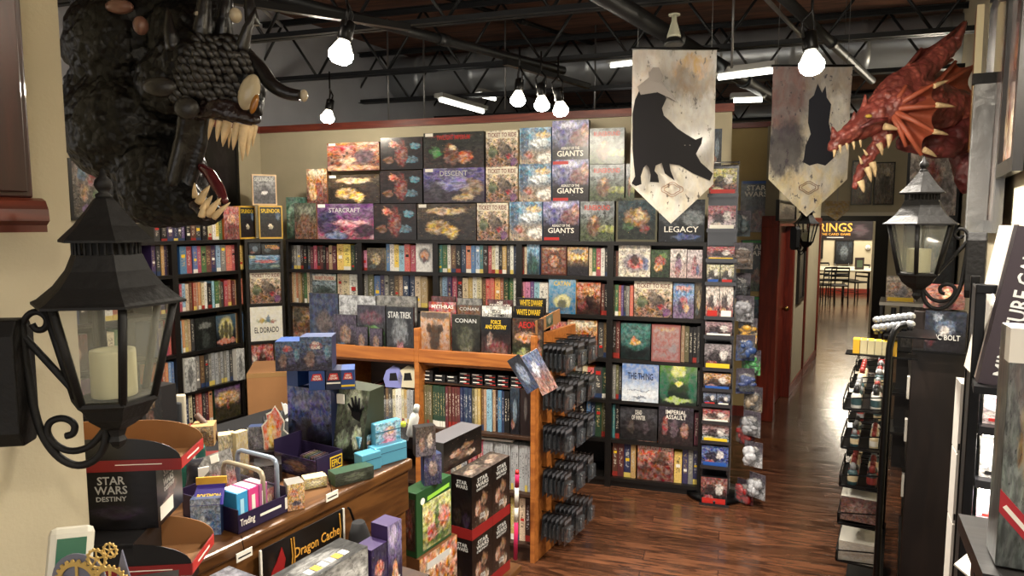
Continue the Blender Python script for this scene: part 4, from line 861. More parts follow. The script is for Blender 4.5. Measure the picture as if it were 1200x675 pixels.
# stacked small boxes on the slim books' top: a shelf of dice and card boxes
zc = R.z_at(-.35, 455, -.04)+.012
struct_ = MB().box(tm+.014, -RPW, .05, RD-.012, zc-.008, zc-.001).build('shelf', dko, e)
xs = R.s_at(495, zc, -.06); k_ = 0
for c in range(8):
    x0 = xs + c*.077
    for r in range(3):
        if c in (1, 2) and r == 2: continue
        ob = MB().box(0, .066, 0, .09, 0, .021).build('card_box', mat('side_black', COL['black'], .45), loc=R.pt(x0, zc+.001+r*.0225, -.055-.004*((c+r) % 3)), rot=R.rot)
        tag(ob, f"small dark card box with {'red and white' if c > 2 else 'white'} stripe, {ORD[c]} pile from left, {['bottom', 'middle', 'top'][r]} one", 'card box', 'card boxes piled above the slim books')
        MB().box(.006, .045, -.0006, 0, .012, .017).build('stripe', inkw, ob)
        if c > 2: MB().box(.03, .064, -.0006, 0, .004, .008).build('stripe', inkr, ob)
cols = ['red']*6+['silver']*18
RS(548, 621, 519.5, zs3, cols[:24], 'in the red and white row below the slim books', jit=.006, kind='book')
xf0, xf1 = R.s_at(550, zs3+.3, -.05), R.s_at(612, zs3+.3, -.05); zz = R.z_at(-.2, 519, -.05)+.004
ob = MB().box(0, .2, 0, .28, 0, .012).build('magazine', white, loc=R.pt(xf1-.26, zz, -.06), rot=R.rot); tag(ob, 'thin white magazine lying flat on the red and white row', 'magazine')
RS(598, 621, 584, zs4, ['gold', 'brown', 'cream', 'dark brown'], 'on the lowest shelf by the rack end panel', kind='book')
RS(500, 547, 520, zs3, ['white', 'grey', 'red', 'dark red', 'grey', 'cream', 'silver'], 'left part of the shelf below the slim books', kind='book')
# left bay
RS(430, 484, 455, zs2, ['dark brown', 'dark brown', 'dark red', 'black', 'dark brown', 'dark brown', 'black', 'brown', 'dark grey', 'cream', 'white', 'white', 'cream', 'gold', 'silver', 'silver'], 'in the left bay of the oak rack', kind='book')
for k, (px, cc, nm) in enumerate(((456, '#7c80b8', 'lilac'), (473, '#c8c0a4', 'cream'))):
    t = R.s_at(px, 1.0, 0); M_ = Matrix.Translation((0, 0, 0))
    m = MB(); m.prism([(-.05, 0), (.05, 0), (.062, .07), (.04, .12), (.0, .13), (-.045, .10), (-.065, .05)], 0, .012)
    ob = m.build('cardboard_sleeve', mat('sleeve_'+nm, cc, .5), loc=R.pt(t, R.z_at(t, 455, -.04)+.002, -.05), rot=(R.rot)); tag(ob, nm + ' curved cardboard sleeve standing over the left bay books', 'sleeve')
    MB().prism([(-.025, .04), (.03, .045), (.02, .09), (-.02, .085)], -.001, 0).build('print', inkk, ob)
# ---- end panel pegs with hanging blister packs (they hang on the right side of the rack)
EP = Plane((R.pt(0).x, R.pt(0).y), dc)       # faces right: d goes away from us
blm = mat('clear_blister', '#5c6064', .12, alpha=.3)
packc = [cover('pack%d' % i, a, b_, [(.5, .35, .3, .22, c)], '#101012', '#9c9ca0', .3, .35, 7) for i, (a, b_, c) in enumerate((('#26282c', '#3c3a38', '#6c6460'), ('#2c2a2a', '#44302a', '#8c5438'), ('#24282e', '#2e343a', '#707880')))]
def pack_proto(i):
    ob = MB().box(-.045, .045, -.001, .001, -.15, 0, 0, front=1).build('miniature_pack', [inkk, packc[i]])
    bl = MB().box(-.03, .03, -.024, -.001, -.13, -.05); bl.build('blister', blm, ob, bevel=.004)
    MB().ball((0, -.012, -.1), (.012, .008, .028), 8).ball((0, -.012, -.068), .008, 8).build('miniature', mat('pewter', '#6a6c6e', .4, .6), ob)
    MB().box(-.04, .04, -.0016, -.001, -.03, -.012).build('header', mat('dim_header', '#5c5c60', .4), ob)
    return ob
pk = [pack_proto(i) for i in range(3)]; used = [False]*3; cnt = 0
rows_z = [EP.z_at(.25, y, 0) for y in (396, 440, 487, 537, 587)]
rn = ['top', 'second', 'third', 'fourth', 'bottom']
rack_ = e
for r, zr_ in enumerate(rows_z):
    for c in range(3):
        s = .09 + c*.155
        zz = zr_ + .0
        MB().tube([(0, s*.978, zz), (.16, s*.978-.035, zz+.006), (.168, s*.978-.037, zz+.02)], .0028, 6).build('peg', blackmetal, rack_)
        np_ = 6
        for k in range(np_):
            i = random.randrange(3); d = .03 + k*.0265
            lab = f"hanging miniature pack, {ORD[k]} from the panel {rn[r]} row, {['near', 'middle', 'far'][c]} peg"
            q = R.pt(0, 0, 0) + EP.n*d + EP.d*s; q.z = zz-.003
            jr = random.gauss(0, .04)
            if not used[i]: ob = pk[i]; used[i] = True; 
            else: ob = dup(pk[i])
            ob.location = q; ob.rotation_euler = (random.gauss(.03, .03), 0, EP.rot+jr)
            tag(ob, lab, 'miniature pack', 'miniature packs on the rack end'); cnt += 1
# the rack stands skewed: its sides run back parallel to the counter, not square to its front
for ch in rack_.children:
    for v in ch.data.vertices: v.co.x += .218*v.co.y
# tilted leaflet tray on the rack end
q = EP.pt(.0, 0, 0)
e = empty('leaflet_tray', 'tilted brown cardboard tray with small green picture on the rack end', 'tray', R.pt(.0, zr+.015, -.02), EP.rot)
MB().box(.0, .30, -.004, .002, 0, .075).build('front', card, e); MB().box(0, .30, .002, .12, 0, .004).build('base', card, e); MB().box(.12, .2, -.006, -.004, .01, .07).build('picture', cover('elf', '#5c6c58', '#3c4c34', [(.5, .5, .25, .3, '#9c8c6c')], '#1c2018', '#c8d0b8', .4, .3, 6), e)
e.rotation_euler = (0, -.12, EP.rot)
e = empty('comic_book', 'open creased picture comic drooping over the rack corner', 'comic', R.pt(.0, .0, .05), 0)
p0 = at(614, 424, 3.42); e.location = p0
MB().tube([(0, -.006, .02), (.02, .1, .03), (.03, .19, .02)], .003, 5).build('clip_wire', blackmetal, e)
M_ = Matrix.Rotation(-.5, 4, 'Y')
MB().box(-.0, .09, -.004, 0, -.20, .03, 0, front=1, M=Matrix.Rotation(-.5, 4, 'Y')).build('page', [white, cover('comicart', '#5c6c94', '#a86c54', [(.4, .6, .2, .2, '#d8dce8'), (.6, .3, .25, .2, '#7c4c44')], '#1c1820', '#e0d0c0', .4, .3, 6)], e)
MB().box(-.07, .0, -.012, -.004, -.15, .05, 0, front=1, M=Matrix.Rotation(-.55, 4, 'Y')).build('cover_flap', [inkk, cover('comicart2', '#20242c', '#2c3c5c', [(.5, .5, .3, .3, '#7c8ca8')], '#0c0c10', '#e0e0e8', .4, .3, 6)], e)
# ================================================================== SPINNER RACK
SPc = onz(842, 590); SPP = Plane((SPc.x, SPc.y), db)
sx0, sx1 = SPP.s_at(826, 1.2), SPP.s_at(860, 1.2); sw = sx1-sx0; szt = SPP.z_at((sx0+sx1)/2, 194, 0)
e = empty('spinner_rack', 'tall dark spinner tower loaded with toy and card packs beside the back bookcases', 'display rack', SPP.pt(sx0), SPP.rot)
MB().box(0, sw, .06, .06+.02, .1, szt).box(sw-.02, sw+.0, .02, .26, .1, szt).box(0, sw, .04, .3, .06, .1).build('tower_panel', mat('dark_acrylic', '#1c1c20', .2, coat=1), e)
MB().lathe([(.2, 0), (.2, .03), (.06, .05), (.03, .1)], 24, c=(sw/2, .16, 0)).build('base', blackmetal, e)
MB().box(sw, sw+.006, -.02, .28, .12, szt+.03).build('acrylic_side', clear, e)
MB().tube([(sw/2, .16, .1), (sw/2, .16, szt)], .02, 10).build('pole', blackmetal, e)
MB().tube([(0, 0, szt+.02), (sw, 0, szt+.02), (sw, .26, szt+.02), (0, .26, szt+.02), (0, 0, szt+.02)], .006, 6).build('top_ring', mat('chrome', '#a8a8a8', .2, .9), e)
tray_y = [229, 270, 305, 332, 372, 394, 432, 456, 474, 494, 517, 546, 590]
tops = [197, 240, 288, 309, 334, 376, 402, 436, 459, 478, 496, 521, 558]
tone = [('#c8c060', '#8c3c30', 'yellow and red creature'), ('#a85058', '#c8b8c0', 'red and pink figure'), ('#b03430', '#5c5858', 'red framed scene'), ('#c8c090', '#2c2a2a', 'cream and black crowd'), ('#d8c8b8', '#a04c48', 'pale red fighter'),
        ('#9c7478', '#5c3c3c', 'dusty pink'), ('#8c8084', '#2c2426', 'dark grey machine'), ('#c88834', '#1c1c34', 'orange edged night'), ('#6c7c9c', '#2c2c2c', 'blue grey car'), ('#a8342c', '#d0b0a0', 'red and cream'), ('#9c6c6c', '#8c9ca0', 'pink and grey figure'), ('#2c4c9c', '#1c3c8c', 'plain blue'), ('#8c4438', '#1c1c20', 'dark red warrior')]
trn = 0
for k in range(len(tops)):
    za = SPP.z_at((sx0+sx1)/2, tray_y[k], .02); zb_ = SPP.z_at((sx0+sx1)/2, tops[k], .02)
    MB().box(-.005, sw+.003, -.055, .06, za-.012, za-.006).box(-.005, sw+.003, -.057, -.054, za-.012, za+.012).build('tray', mat('dark_acrylic', '#1c1c20', .2, coat=1), e)
    n = 2 if k in (3, 4, 8) else 1
    for j in range(n):
        w = (sw-.01)/n; cv = cover('toy%d_%d' % (k, j), tone[k][0], tone[k][1], [(.4, .5, .25, .25, '#2c2428'), (.7, .6, .15, .2, '#d8d0c8'), (.3, .25, .2, .1, tone[(k+3) % 13][0])], '#141012', '#d8d0c8', .6, .38, 6, rough=.15)
        ob = MB().box(0, w-.004, 0, .03, 0, zb_-za, 0, front=1).build('toy_box', [inkk, cv], loc=SPP.pt(sx0+.003+j*w, za-.0055, .05-.012), rot=SPP.rot)
        tag(ob, f"{tone[k][2]} toy pack, {ORD[k]} from the top of the spinner front{', ' + ['left', 'right'][j] + ' half' if n == 2 else ''}", 'toy pack', 'toy packs on the spinner front')
        MB().box(.01, w-.014, -.001, 0, .005, (zb_-za)*.25).build('print_band', [inkr, inkw, inky, mat('ink_blue', '#24509c', .4)][(k+j) % 4], ob)
# bulging blister toys on the side of the spinner
side_t = [(868, 262, '#3a4a50', 'grey green robot toy'), (871, 300, '#6a5a50', 'brown winged toy'), (868, 335, '#2a2a2e', 'black toy'), (872, 362, '#8a8a90', 'silver toy'), (876, 388, '#c8962c', 'yellow beaked toy'), (874, 408, '#2c4474', 'blue toy'), (880, 425, '#3f9a4c', 'green leafy toy'), (874, 447, '#34406a', 'dark blue toy'),
          (882, 468, '#8c7c68', 'tan toy'), (880, 497, '#8c8c90', 'grey jet toy'), (874, 508, '#9c2420', 'red toy'), (882, 533, '#b8b8bc', 'white and black robot toy'), (872, 577, '#8c1c1c', 'red box toy'), (886, 570, '#a8a8ac', 'grey robot toy near the floor')]
for k, (px, py, cc, nm) in enumerate(side_t):
    q = SPP.hit(px, py, .03 if k % 2 else -.05)
    ob = MB().box(-.06, .06, .012, .016, -.085, .085).build('blister_toy', cover('tcard%d' % k, '#4c4450', cc, [(.5, .7, .3, .1, '#c8c0b8')], '#141216', '#c8c4c0', .4, .4, 6), loc=q, rot=SPP.rot+random.uniform(-.7, .3))
    tag(ob, f"{nm} in a clear blister on the spinner side", 'toy', 'blister toys on the spinner side')
    random.seed(k); b2 = MB()
    for _ in range(12): b2.ball((random.uniform(-.035, .035), random.uniform(-.035, 0), random.uniform(-.045, .03)), (random.uniform(.014, .036), .018, random.uniform(.012, .034)), 8)
    for _ in range(4):
        a = (random.uniform(-.03, .03), -.015, random.uniform(-.03, .03)); b2.tube([a, (a[0]+random.uniform(-.04, .04), -.03, a[2]+random.uniform(-.03, .04))], [.009, .004], 6)
    b2.build('toy_figure', mat('toy_'+str(k), cc, .35), ob)
    MB().box(-.05, .05, -.045, .012, -.06, .05).build('blister', clear, ob, bevel=.012)
# comics pinned to the ochre wall end
for k, (px0, px1, y0, y1, a, b_, tt) in enumerate(((866, 901, 212, 272, '#4c5c64', '#6c4c44', 'STAR\nWARS'), (868, 901, 281, 341, '#1c2420', '#44583c', 'STAR\nWARS'), (869, 899, 347, 402, '#345a70', '#5c3c34', None))):
    WP = Plane((2.54, 6.5), db); o_ = .02
    t0, t1 = WP.s_at(px0, 1.6, o_), WP.s_at(px1, 1.6, o_); z1, z0 = WP.z_at(t0, y0, o_), WP.z_at(t0, y1, o_)
    ob = MB().box(0, t1-t0, 0, .012, 0, z1-z0, 0, front=1).build('wall_comic', [inkk, cover('comic%d' % k, a, b_, [(.4, .4, .25, .2, '#2c3c4c'), (.6, .3, .2, .15, '#8c5c4c')], '#141618', '#c8d0a0', .4, .4, 6)], loc=WP.pt(t0, z0, o_), rot=WP.rot)
    tag(ob, ['upper starry comic hanging on the ochre wall behind the spinner', 'middle dark green topped comic hanging on the ochre wall', 'lowest blue comic hanging on the ochre wall behind the spinner'][k], 'comic', None)
    w = t1-t0; h = z1-z0
    MB().box(w*.05, w*.95, -.001, 0, h*.94, h*.99).build('header_band', mat('ink_blue', '#24509c', .4) if k == 0 else mat('ink_green', '#2c8c3c', .4), ob)
    if tt: title(ob, tt, w*.5, h*.8, w*.75, h*.22, inkw)
# ================================================================== BANNERS
def banner(px0, px1, y0, ys, yp, Y, lab, art, mname):
    a = at(px0, (y0+ys)/2, Y); b_ = at(px1, (y0+ys)/2, Y); zt = at(px0, y0, Y).z; zs = at((px0), ys, Y).z; zp = at((px0+px1)/2, yp, Y).z; w = (b_-a).length
    e = empty('hanging_banner', lab, 'banner', (a.x, a.y, zs)); H = zt-zs; m = MB(); nx, nz = 14, 20; th = .0015
    for sgn in (0, 1):
        rows = []
        for j in range(nz+1):
            row = []
            for i in range(nx+1):
                u = i/nx; v = j/nz; zb = (zp-zs)*(1-abs(2*u-1)); z = zb + (H-zb)*v
                row.append((u*w, .008*math.sin(u*5+1)*math.cos(v*4)+.004*math.sin(v*9+u*2) + sgn*th, z))
            rows.append(row)
        b0 = len(m.v); 
        for j in range(nz):
            for i in range(nx):
                P4 = [rows[j][i], rows[j][i+1], rows[j+1][i+1], rows[j+1][i]]; zz = lambda p: (p[2]-(zp-zs))/(H-(zp-zs)); m.face(P4 if not sgn else P4[::-1], [(p[0]/w, zz(p)) for p in (P4 if not sgn else P4[::-1])], 0, True)
    m.build('cloth', art, e); MB().tube([(-.01, 0, H), (w+.01, 0, H)], .008, 8).build('top_rod', blackmetal, e)
    for x in (.03, w-.03): MB().tube([(x, 0, H), (x, 0, 3.75-zs)], .0018, 5).build('hanging_cord', mat('conduit', '#8c8c8c', .35, .7), e)
    return e, w, H, zp-zs
artA = cover('banner_mist', '#a39c92', '#cfc6b4', [(.75, .82, .3, .12, '#7c6a54'), (.72, .9, .22, .06, '#a88450'), (.3, .2, .5, .12, '#c8c0b0'), (.8, .45, .3, .15, '#a09c94'), (.15, .85, .2, .2, '#a89c90')], '#5c5650', '#c8c0b0', .1, .1, 3, rough=.22)
artB = cover('banner_pale', '#a89c90', '#f4eac8', [(.15, .85, .3, .3, '#8c6c6c'), (.2, .45, .25, .2, '#4c4c5c'), (.75, .5, .3, .35, '#f0ecdc'), (.5, .18, .5, .15, '#ecdcb0')], '#5c5660', '#f0e8d0', .1, .1, 3, rough=.22)  # cream patch at right paints the nearby bulb's glare into the print
eA, wA, hA, pA = banner(740, 838, 57, 216, 262, 4.0, 'hanging pointed banner with black panther in misty mountains', artA, 'a')
def relief(parent, nm, pts, w, H, m, y=-.014, th=.002):
    return MB().prism([(p[0]*w, p[1]*H) for p in pts], y, y+th).build(nm, m, parent)
darkp = mat('dark_print', '#100e12', .6, spec=.2)
# the cat: outline in banner fractions (x right, z up from the shoulder line of the cloth)
cz_ = [(423,645),(438,655),(458,648),(455,620),(464,590),(474,578),(484,590),(490,615),(488,640),(520,642),(515,615),(503,600),(507,582),(528,572),(540,610),(575,635),(560,600),(555,575),(590,580),(640,610),(700,635),(710,610),(665,570),(648,540),(658,520),(666,505),(670,480),(645,490),(610,470),(580,450),(560,430),(532,405),(525,380),(540,345),(520,320),(480,300),(450,305),(430,350),(422,400),(424,520),(430,580),(435,620)]
cat = [((x-420)/294, (648-y)/477) for x, y in cz_][::-1]
cat = [(x, z) for x, z in cat]
def tri_relief(parent, nm, pts, w, H, m, y):
    import mathutils.geometry as mg
    v = [Vector((p[0]*w, 0, p[1]*H)) for p in pts]; tr = mg.tessellate_polygon([[Vector((p.x, p.z, 0)) for p in v]]); mb = MB()
    for t in tr:
        q = [v[i] for i in t]; n = (q[1]-q[0]).cross(q[2]-q[0])
        if n.y > 0: q = q[::-1]
        mb.face([(p.x, y, p.z) for p in q]); 
    for i in range(len(v)): a, b_ = v[i], v[(i+1) % len(v)]; mb.face([(a.x, y, a.z), (b_.x, y, b_.z), (b_.x, y+.0025, b_.z), (a.x, y+.0025, a.z)])
    return mb.build(nm, m, parent)
tri_relief(eA, 'panther_print', cat, wA, hA, darkp, -.0145)
tri_relief(eA, 'rock_print', [(.06, .72), (.1, .66), (.3, .68), (.5, .62), (.55, .6), (.48, .66), (.4, .71), (.35, .76), (.2, .79)], wA, hA, mat('grey_print', '#6a625c', .35), -.016)
tri_relief(eA, 'rock_print', [(.2, .76), (.34, .74), (.36, .8), (.31, .86), (.24, .86), (.19, .82)], wA, hA, mat('grey_print', '#6a625c', .35), -.017)
sealm = mat('seal_print', '#8c5c40', .4)
def seal(parent, cx, cz, r): 
    for rr in (1, .72): MB().tube([(cx+r*rr*math.cos(a*PI/12)*1.15, -.0145, cz+r*rr*.62*math.sin(a*PI/12)*(1+.25*math.cos(a*PI/3))) for a in range(25)], .0018, 5).build('seal_ring', sealm, parent)
seal(eA, wA/2, -.03, .055)
for x in (.64, .7): MB().ball((wA*x, -.0146, hA*.29), (.004, .001, .003), 6).build('eye_print', mat('grey_print', '#6a625c', .35), eA)
eB, wB, hB, pB = banner(903.5, 996, 77, 210, 254, 4.5, 'hanging pointed pale banner with dark craggy tower in front of the corridor', artB, 'b')
tri_relief(eB, 'tower_print', [(.42, .15), (.5, .12), (.6, .14), (.7, .12), (.82, .2), (.86, .3), (.78, .34), (.72, .5), (.74, .66), (.68, .72), (.66, .82), (.62, .76), (.56, .84), (.52, .74), (.46, .7), (.46, .5), (.5, .4), (.44, .3)], wB, hB, mat('slate_print', '#30323a', .6, spec=.2), -.0145)
seal(eB, wB/2, -.055, .055)
qc = at(975, 250, 5.6); e = empty('hanging_banner', 'small plain parchment pennant seen behind the tip of the pale banner', 'banner', qc)
MB().prism([(-.06, .1), (-.06, .0), (.04, -.06), (.14, .03), (.14, .1)], 0, .002).build('cloth', cover('parchment', '#b89c64', '#c8ac70', [(.5, .4, .2, .1, '#a07c48')], '#8c7040', '#d8c088', .1, .1, 6), e); MB().tube([(.04, 0, .1), (.04, 0, 3.75-qc.z)], .002, 5).build('hanging_cord', mat('conduit', '#8c8c8c', .35, .7), e)
# ================================================================== COUNTER
CZ = 1.05
ce = onz(484, 537, CZ); CF = Plane((ce.x, ce.y), dc)
e = empty('shop_counter', 'long oak shop counter running away from the near left wall', 'counter', CF.pt(0), CF.rot)
MB().box(-1.09, .0, -.0, .62, CZ-.04, CZ).build('countertop', honeyd, e, bevel=.008)
MB().box(-1.08, -.01, .03, .05, .0, CZ-.04).build('front_panel', honeyd, e)
MB().box(-1.08, -.012, .012, .03, CZ-.19, CZ-.04).build('apron', honeyd, e, bevel=.004)
MB().box(-.03, -.01, .05, .6, 0, CZ-.04).build('end_panel', honeyd, e)
m = MB()
for k in range(1): m.box(-.56-k*.56, -.06-k*.56, .018, .03, .1, CZ-.25)
m.build('raised_panel', honeyd, e, bevel=.006)
MB().box(-1.08, 0, .01, .03, 0, .09).build('kickboard', honeyd, e)
def fb2(px0, px1, yt, yb, z, rot, cov, lab, ttl=None, **k):
    q = onz((px0+px1)/2, yb, z); a = math.radians(rot); P = Plane((q.x, q.y), (math.cos(a), math.sin(a)))
    return facebox(P, px0, px1, yt, z, cov, lab, ttl, off=0, **k)
def cube(P, px0, px1, yt, z, dep, fr, sd, tp, lab, cat, name, off=0, H=None, bevel=.0, t01=None):
    t0, t1 = t01 or (P.s_at(px0, z+.05, off), P.s_at(px1, z+.05, off)); H = H or P.z_at((t0+t1)/2, yt, off)-z
    ob = MB().box(0, t1-t0, 0, dep, 0, H, 1, front=0, top=2, left=1, right=1).build(name, [fr, sd, tp], loc=P.pt(t0, z, off), rot=P.rot, bevel=bevel)
    tag(ob, lab, cat); return ob, t1-t0, H
RC = 60.2; RP_ = -29.8
Z = CZ+.001
# light blue card tins
tinm = mat('light_blue_tin', '#5aa0bc', .3, .3)
c_tin = cover('tinart', '#6ab0cc', '#4a94b4', [(.55, .5, .28, .3, '#c88ca0'), (.6, .65, .14, .14, '#e0b04c'), (.5, .25, .3, .07, '#c84c7c')], '#3c6c84', '#e0e8ec', .3, .3, 6)
def tin(px0, px1, yt, yb, z, lab, art=True):
    q = onz((px0+px1)/2, yb, z); P = Plane((q.x, q.y), (math.cos(math.radians(45)), math.sin(math.radians(45))))
    ob, w, H = cube(P, px0, px1, yt, z, .03 if art else .05, c_tin if art else tinm, tinm, tinm, lab, 'card tin', 'card_tin', bevel=.004)
    MB().box(.001, w-.001, -.001, .0, H*.62, H*.66).build('lid_seam', mat('dark_seam', '#2c5c74', .4), ob); return ob
t1_ = tin(440, 477, 521, 543, Z, 'light blue card tin lying at the back of the tin pile', False); zt_ = Z+.05
tin(424, 447, 531, 552, Z, 'light blue card tin lying in front under the upright one', False)
e_ = tin(421, 441, 510, 541, Z+.002, 'upright light blue tin with pink and yellow picture, left one')
q0 = e_.location.copy(); e_.location.z = Z
tin(440, 470, 494, 524, Z+.05, 'upright light blue tin with pink and yellow picture, upper right one')
# dark green card box, in front of the tins
fb2(392, 438, 551, 566, Z, 38, cover('darkgreenpack', '#3c4438', '#2c3428', [(.5, .5, .3, .3, '#5c6450')], '#141812', '#8c947c', .4, .3, 7), 'flat dark green box on the counter edge in front of the light blue tins', None, side='dark green', dep=.06)
# tall graveyard display
c_grave = cover('graveyard', '#2c3c8c', '#12121c', [(.35, .8, .2, .12, '#6c6ca8'), (.7, .75, .2, .3, '#24348c'), (.4, .3, .3, .25, '#241c28')], '#0a0a12', '#4c4c74', .5, .15, 7)
q = onz(385, 541, Z); Pg = Plane((q.x, q.y), (math.cos(math.radians(-22)), math.sin(math.radians(-22))))
tg0 = Pg.s_at(337, Z+.2); tg1 = Pg.s_at(388, Z+.2); Hg = Pg.z_at(tg0, 452)-Z
ob = MB().box(0, tg1-tg0, 0, .16, 0, Hg, 1, front=0).build('game_display', [c_grave, mat('navy_card', '#141a34', .4)], loc=Pg.pt(tg0, Z), rot=Pg.rot)
tag(ob, 'tall dark blue graveyard display box standing on the counter', 'display box')
w = tg1-tg0
c_zom = cover('zombiehands', '#4c5c44', '#20281c', [(.55, .82, .26, .2, '#c8d0b0'), (.3, .25, .22, .16, '#8ca07c'), (.75, .3, .15, .16, '#c0cca0'), (.5, .08, .4, .08, '#141a10')], '#10140e', '#c0c8a0', .55, .45, 5)
m = MB(); xr = .115
m.face([(w, -.002, 0.02), (w+xr, .01, .02), (w+xr, .07, Hg*.97), (w, .05, Hg)], [(0, 0), (1, 0), (1, 1), (0, 1)], 0)
m.face([(w+xr, .16, .0), (w+xr, .01, .02), (w+xr, .07, Hg*.97), (w+xr, .16, Hg*.97)][::-1], None, 1)
m.box(w, w+xr, .03, .16, 0, .03, 1)
m.face([(w, .05, Hg), (w+xr, .07, Hg*.97), (w+xr, .16, Hg*.97), (w, .16, Hg)], None, 1)
pf_ = m.build('angled_front', [c_zom, mat('olive_card', '#2c3224', .5)], ob)
hd = MB()
hx, hz, hy = w+.075, Hg*.75, .046
hd.prism([(hx-.018, hz-.06), (hx+.014, hz-.06), (hx+.02, hz-.01), (hx-.02, hz-.01)], hy-.006, hy-.003)
for i, (dx, dz) in enumerate(((-.034, .012), (-.018, .036), (-.002, .042), (.014, .036), (.032, .008))): hd.tube([(hx-.014+i*.008, hy-.005, hz-.012), (hx+dx, hy-.003, hz+dz)], [.0055, .0035], 6)
hd.build('hand_print', darkp, ob)
MB().box(w+.004, w+.034, .028, .032, Hg*.8, Hg*.93).build('price_label', white, ob)
for k, (px, py) in enumerate(((349, 0), (0, 0))): pass
# three blue boxes and one on top
zg = Z+Hg+.001
c_hr = cover('herobox', '#3c5c84', '#34344c', [(.5, .75, .2, .1, '#c03c34'), (.3, .35, .16, .25, '#8c6c5c'), (.65, .4, .14, .25, '#4c4c74'), (.85, .5, .1, .2, '#5c8ca8')], '#1c1c2c', '#c8d0d8', .45, .4, 7)
bl = mat('royal_blue_card', '#1f3c74', .4)
for k, (a, b_, yt, yb, nm, mm) in enumerate(((362, 381, 428, 452, 'left', bl), (382, 400, 427, 450, 'middle', mat('navy_card', '#141a34', .4)), (400, 416, 421, 442, 'right', bl))):
    P = Plane((Pg.pt(0, 0, 0).x, Pg.pt(0, 0, 0).y), (math.cos(math.radians(12)), math.sin(math.radians(12))))
    tt0, tt1 = P.s_at(a, zg+.03), P.s_at(b_, zg+.03); H = .068
    ob = MB().box(0, tt1-tt0-.001, 0, .15 if k == 0 else .1, 0, H, 0).build('card_game_box', mm, loc=P.pt(tt0, zg), rot=P.rot); tag(ob, f'{nm} one of three small blue card game boxes on the graveyard display', 'card game')
    MB().prism([((tt1-tt0)*.12, H*.5), ((tt1-tt0)*.85, H*.5), ((tt1-tt0)*.75, H*.85), ((tt1-tt0)*.25, H*.85)], -.001, 0).build('emblem', inkr, ob)
    title(ob, 'HERO\nREALMS', (tt1-tt0)*.5, H*.66, (tt1-tt0)*.5, H*.24, inkw, y=-.0014)
    if k == 2: MB().box(.0, tt1-tt0-.001, -.0012, 0, H*.12, H*.22).build('stripe', inky, ob)
    if k == 1: MB().box(.002, tt1-tt0-.003, -.0012, 0, H*.3, H*.38).build('stripe', inkw, ob)
q = Pg.pt(tg0, zg); 
ob = MB().box(0, .115, 0, .15, 0, .068).build('card_game_box', bl, loc=Pg.pt(tg0-.0, zg, 0), rot=Pg.rot); tag(ob, 'dark blue card game box, left rear of the stack on the graveyard display', 'card game')
ob.location.z = zg; ob.scale = (.42, 1, 1)
ez = facebox(Plane((Pg.pt(0).x, Pg.pt(0).y), (math.cos(math.radians(5)), math.sin(math.radians(5)))), 351, 389, 395, zg+.069, c_hr, 'blue card game box with red title topping the display stack', 'HERO\nREALMS', side='dark blue', off=.0, dep=.1, tv=.75, tw=.28, th=.22, tc=inkw, name='card_game_box', cat='card game')
MB().box(-.085, 0, .0, .1, 0, .105, 0, front=1).build('end_face', [bl, c_hr], ez)
# pastel card stand beside
q = onz(447, 500, Z); 
ob = MB().box(-.02, .02, -.001, .001, 0, .13, 0, M=Matrix.Rotation(-.45, 4, 'Y') @ Matrix.Rotation(.2, 4, 'X')).build('bookmark_card', cover('pastel', '#7cc0c8', '#c88cb0', [(.5, .5, .2, .4, '#a8d0d4')], '#6c8c94', '#f0f0f0', .1, .2, 6), loc=onz(450, 522, Z), rot=.3); tag(ob, 'slanted teal and pink card leaning beside the zombie hand panel', 'card')
# white dispenser with yellow cap
q = onz(484, 508, Z)
e = empty('glue_bottle', 'white bottle leaning beside its bright yellow cap on the counter end', 'bottle', onz(487, 512, Z)+Vector((-.02, .0, .004)), 0)
e.rotation_euler = (0, .22, 0)
MB().lathe([(.016, 0), (.019, .004), (.019, .08), (.014, .09), (.01, .1), (.01, .104)], 16).build('body', mat('white_bottle', '#c8c8c4', .35), e)
MB().lathe([(.012, .10), (.012, .125), (.008, .13)], 12).build('nozzle', mat('white_bottle', '#c8c8c4', .35), e)
MB().lathe([(.008, 0), (.011, .003), (.011, .016), (.004, .022)], 12, c=(-.035, -.03, .04)).build('cap', mat('neon_yellow', '#b8cc24', .4), e)
# clear acrylic dome box behind
q = onz(462, 520, Z)+Vector((0, -.0, 0)); ob = MB().box(-.07, .06, -.02, .05, 0, .17).build('acrylic_case', clear, loc=q, rot=.4, bevel=.02); tag(ob, 'empty clear plastic case on the far end of the counter', 'case')
# low open display with lettering
q = onz(360, 556, Z); Pe = Plane(tuple(onz(386, 557, Z).xy), (math.cos(math.radians(RC)), math.sin(math.radians(RC))))
e = empty('card_display', 'low dark purple open card display lettered in yellow beside the tall graveyard box', 'display box', Pe.pt(0, Z), Pe.rot)
a0, a1 = Pe.s_at(371, Z+.03), Pe.s_at(402, Z+.03)
pv = mat('purple_card', '#241a38', .4); wd = .2; H = Pe.z_at(a1, 526)-Z
ep = cover('epicside', '#34244c', '#241c34', [(.5, .5, .25, .3, '#8c5c3c'), (.3, .3, .15, .2, '#4c3c74')], '#120e1c', '#c8a870', .4, .4, 6)
m = MB().box(a0, a1, 0, .003, 0, H, 0, front=0).box(a0, a0+.003, 0, wd, 0, H*.9, 0, left=1).box(a0, a1, wd-.003, wd, 0, H*1.5, 0).box(a1-.003, a1, 0, wd, 0, H, 0).box(a0, a1, 0, wd, 0, .004, 0)
m.build('tray', [pv, ep], e)
m = MB(); w2 = (a1-a0)*.46; x = a0+(a1-a0)*.5; 
fr_ = MB(); 
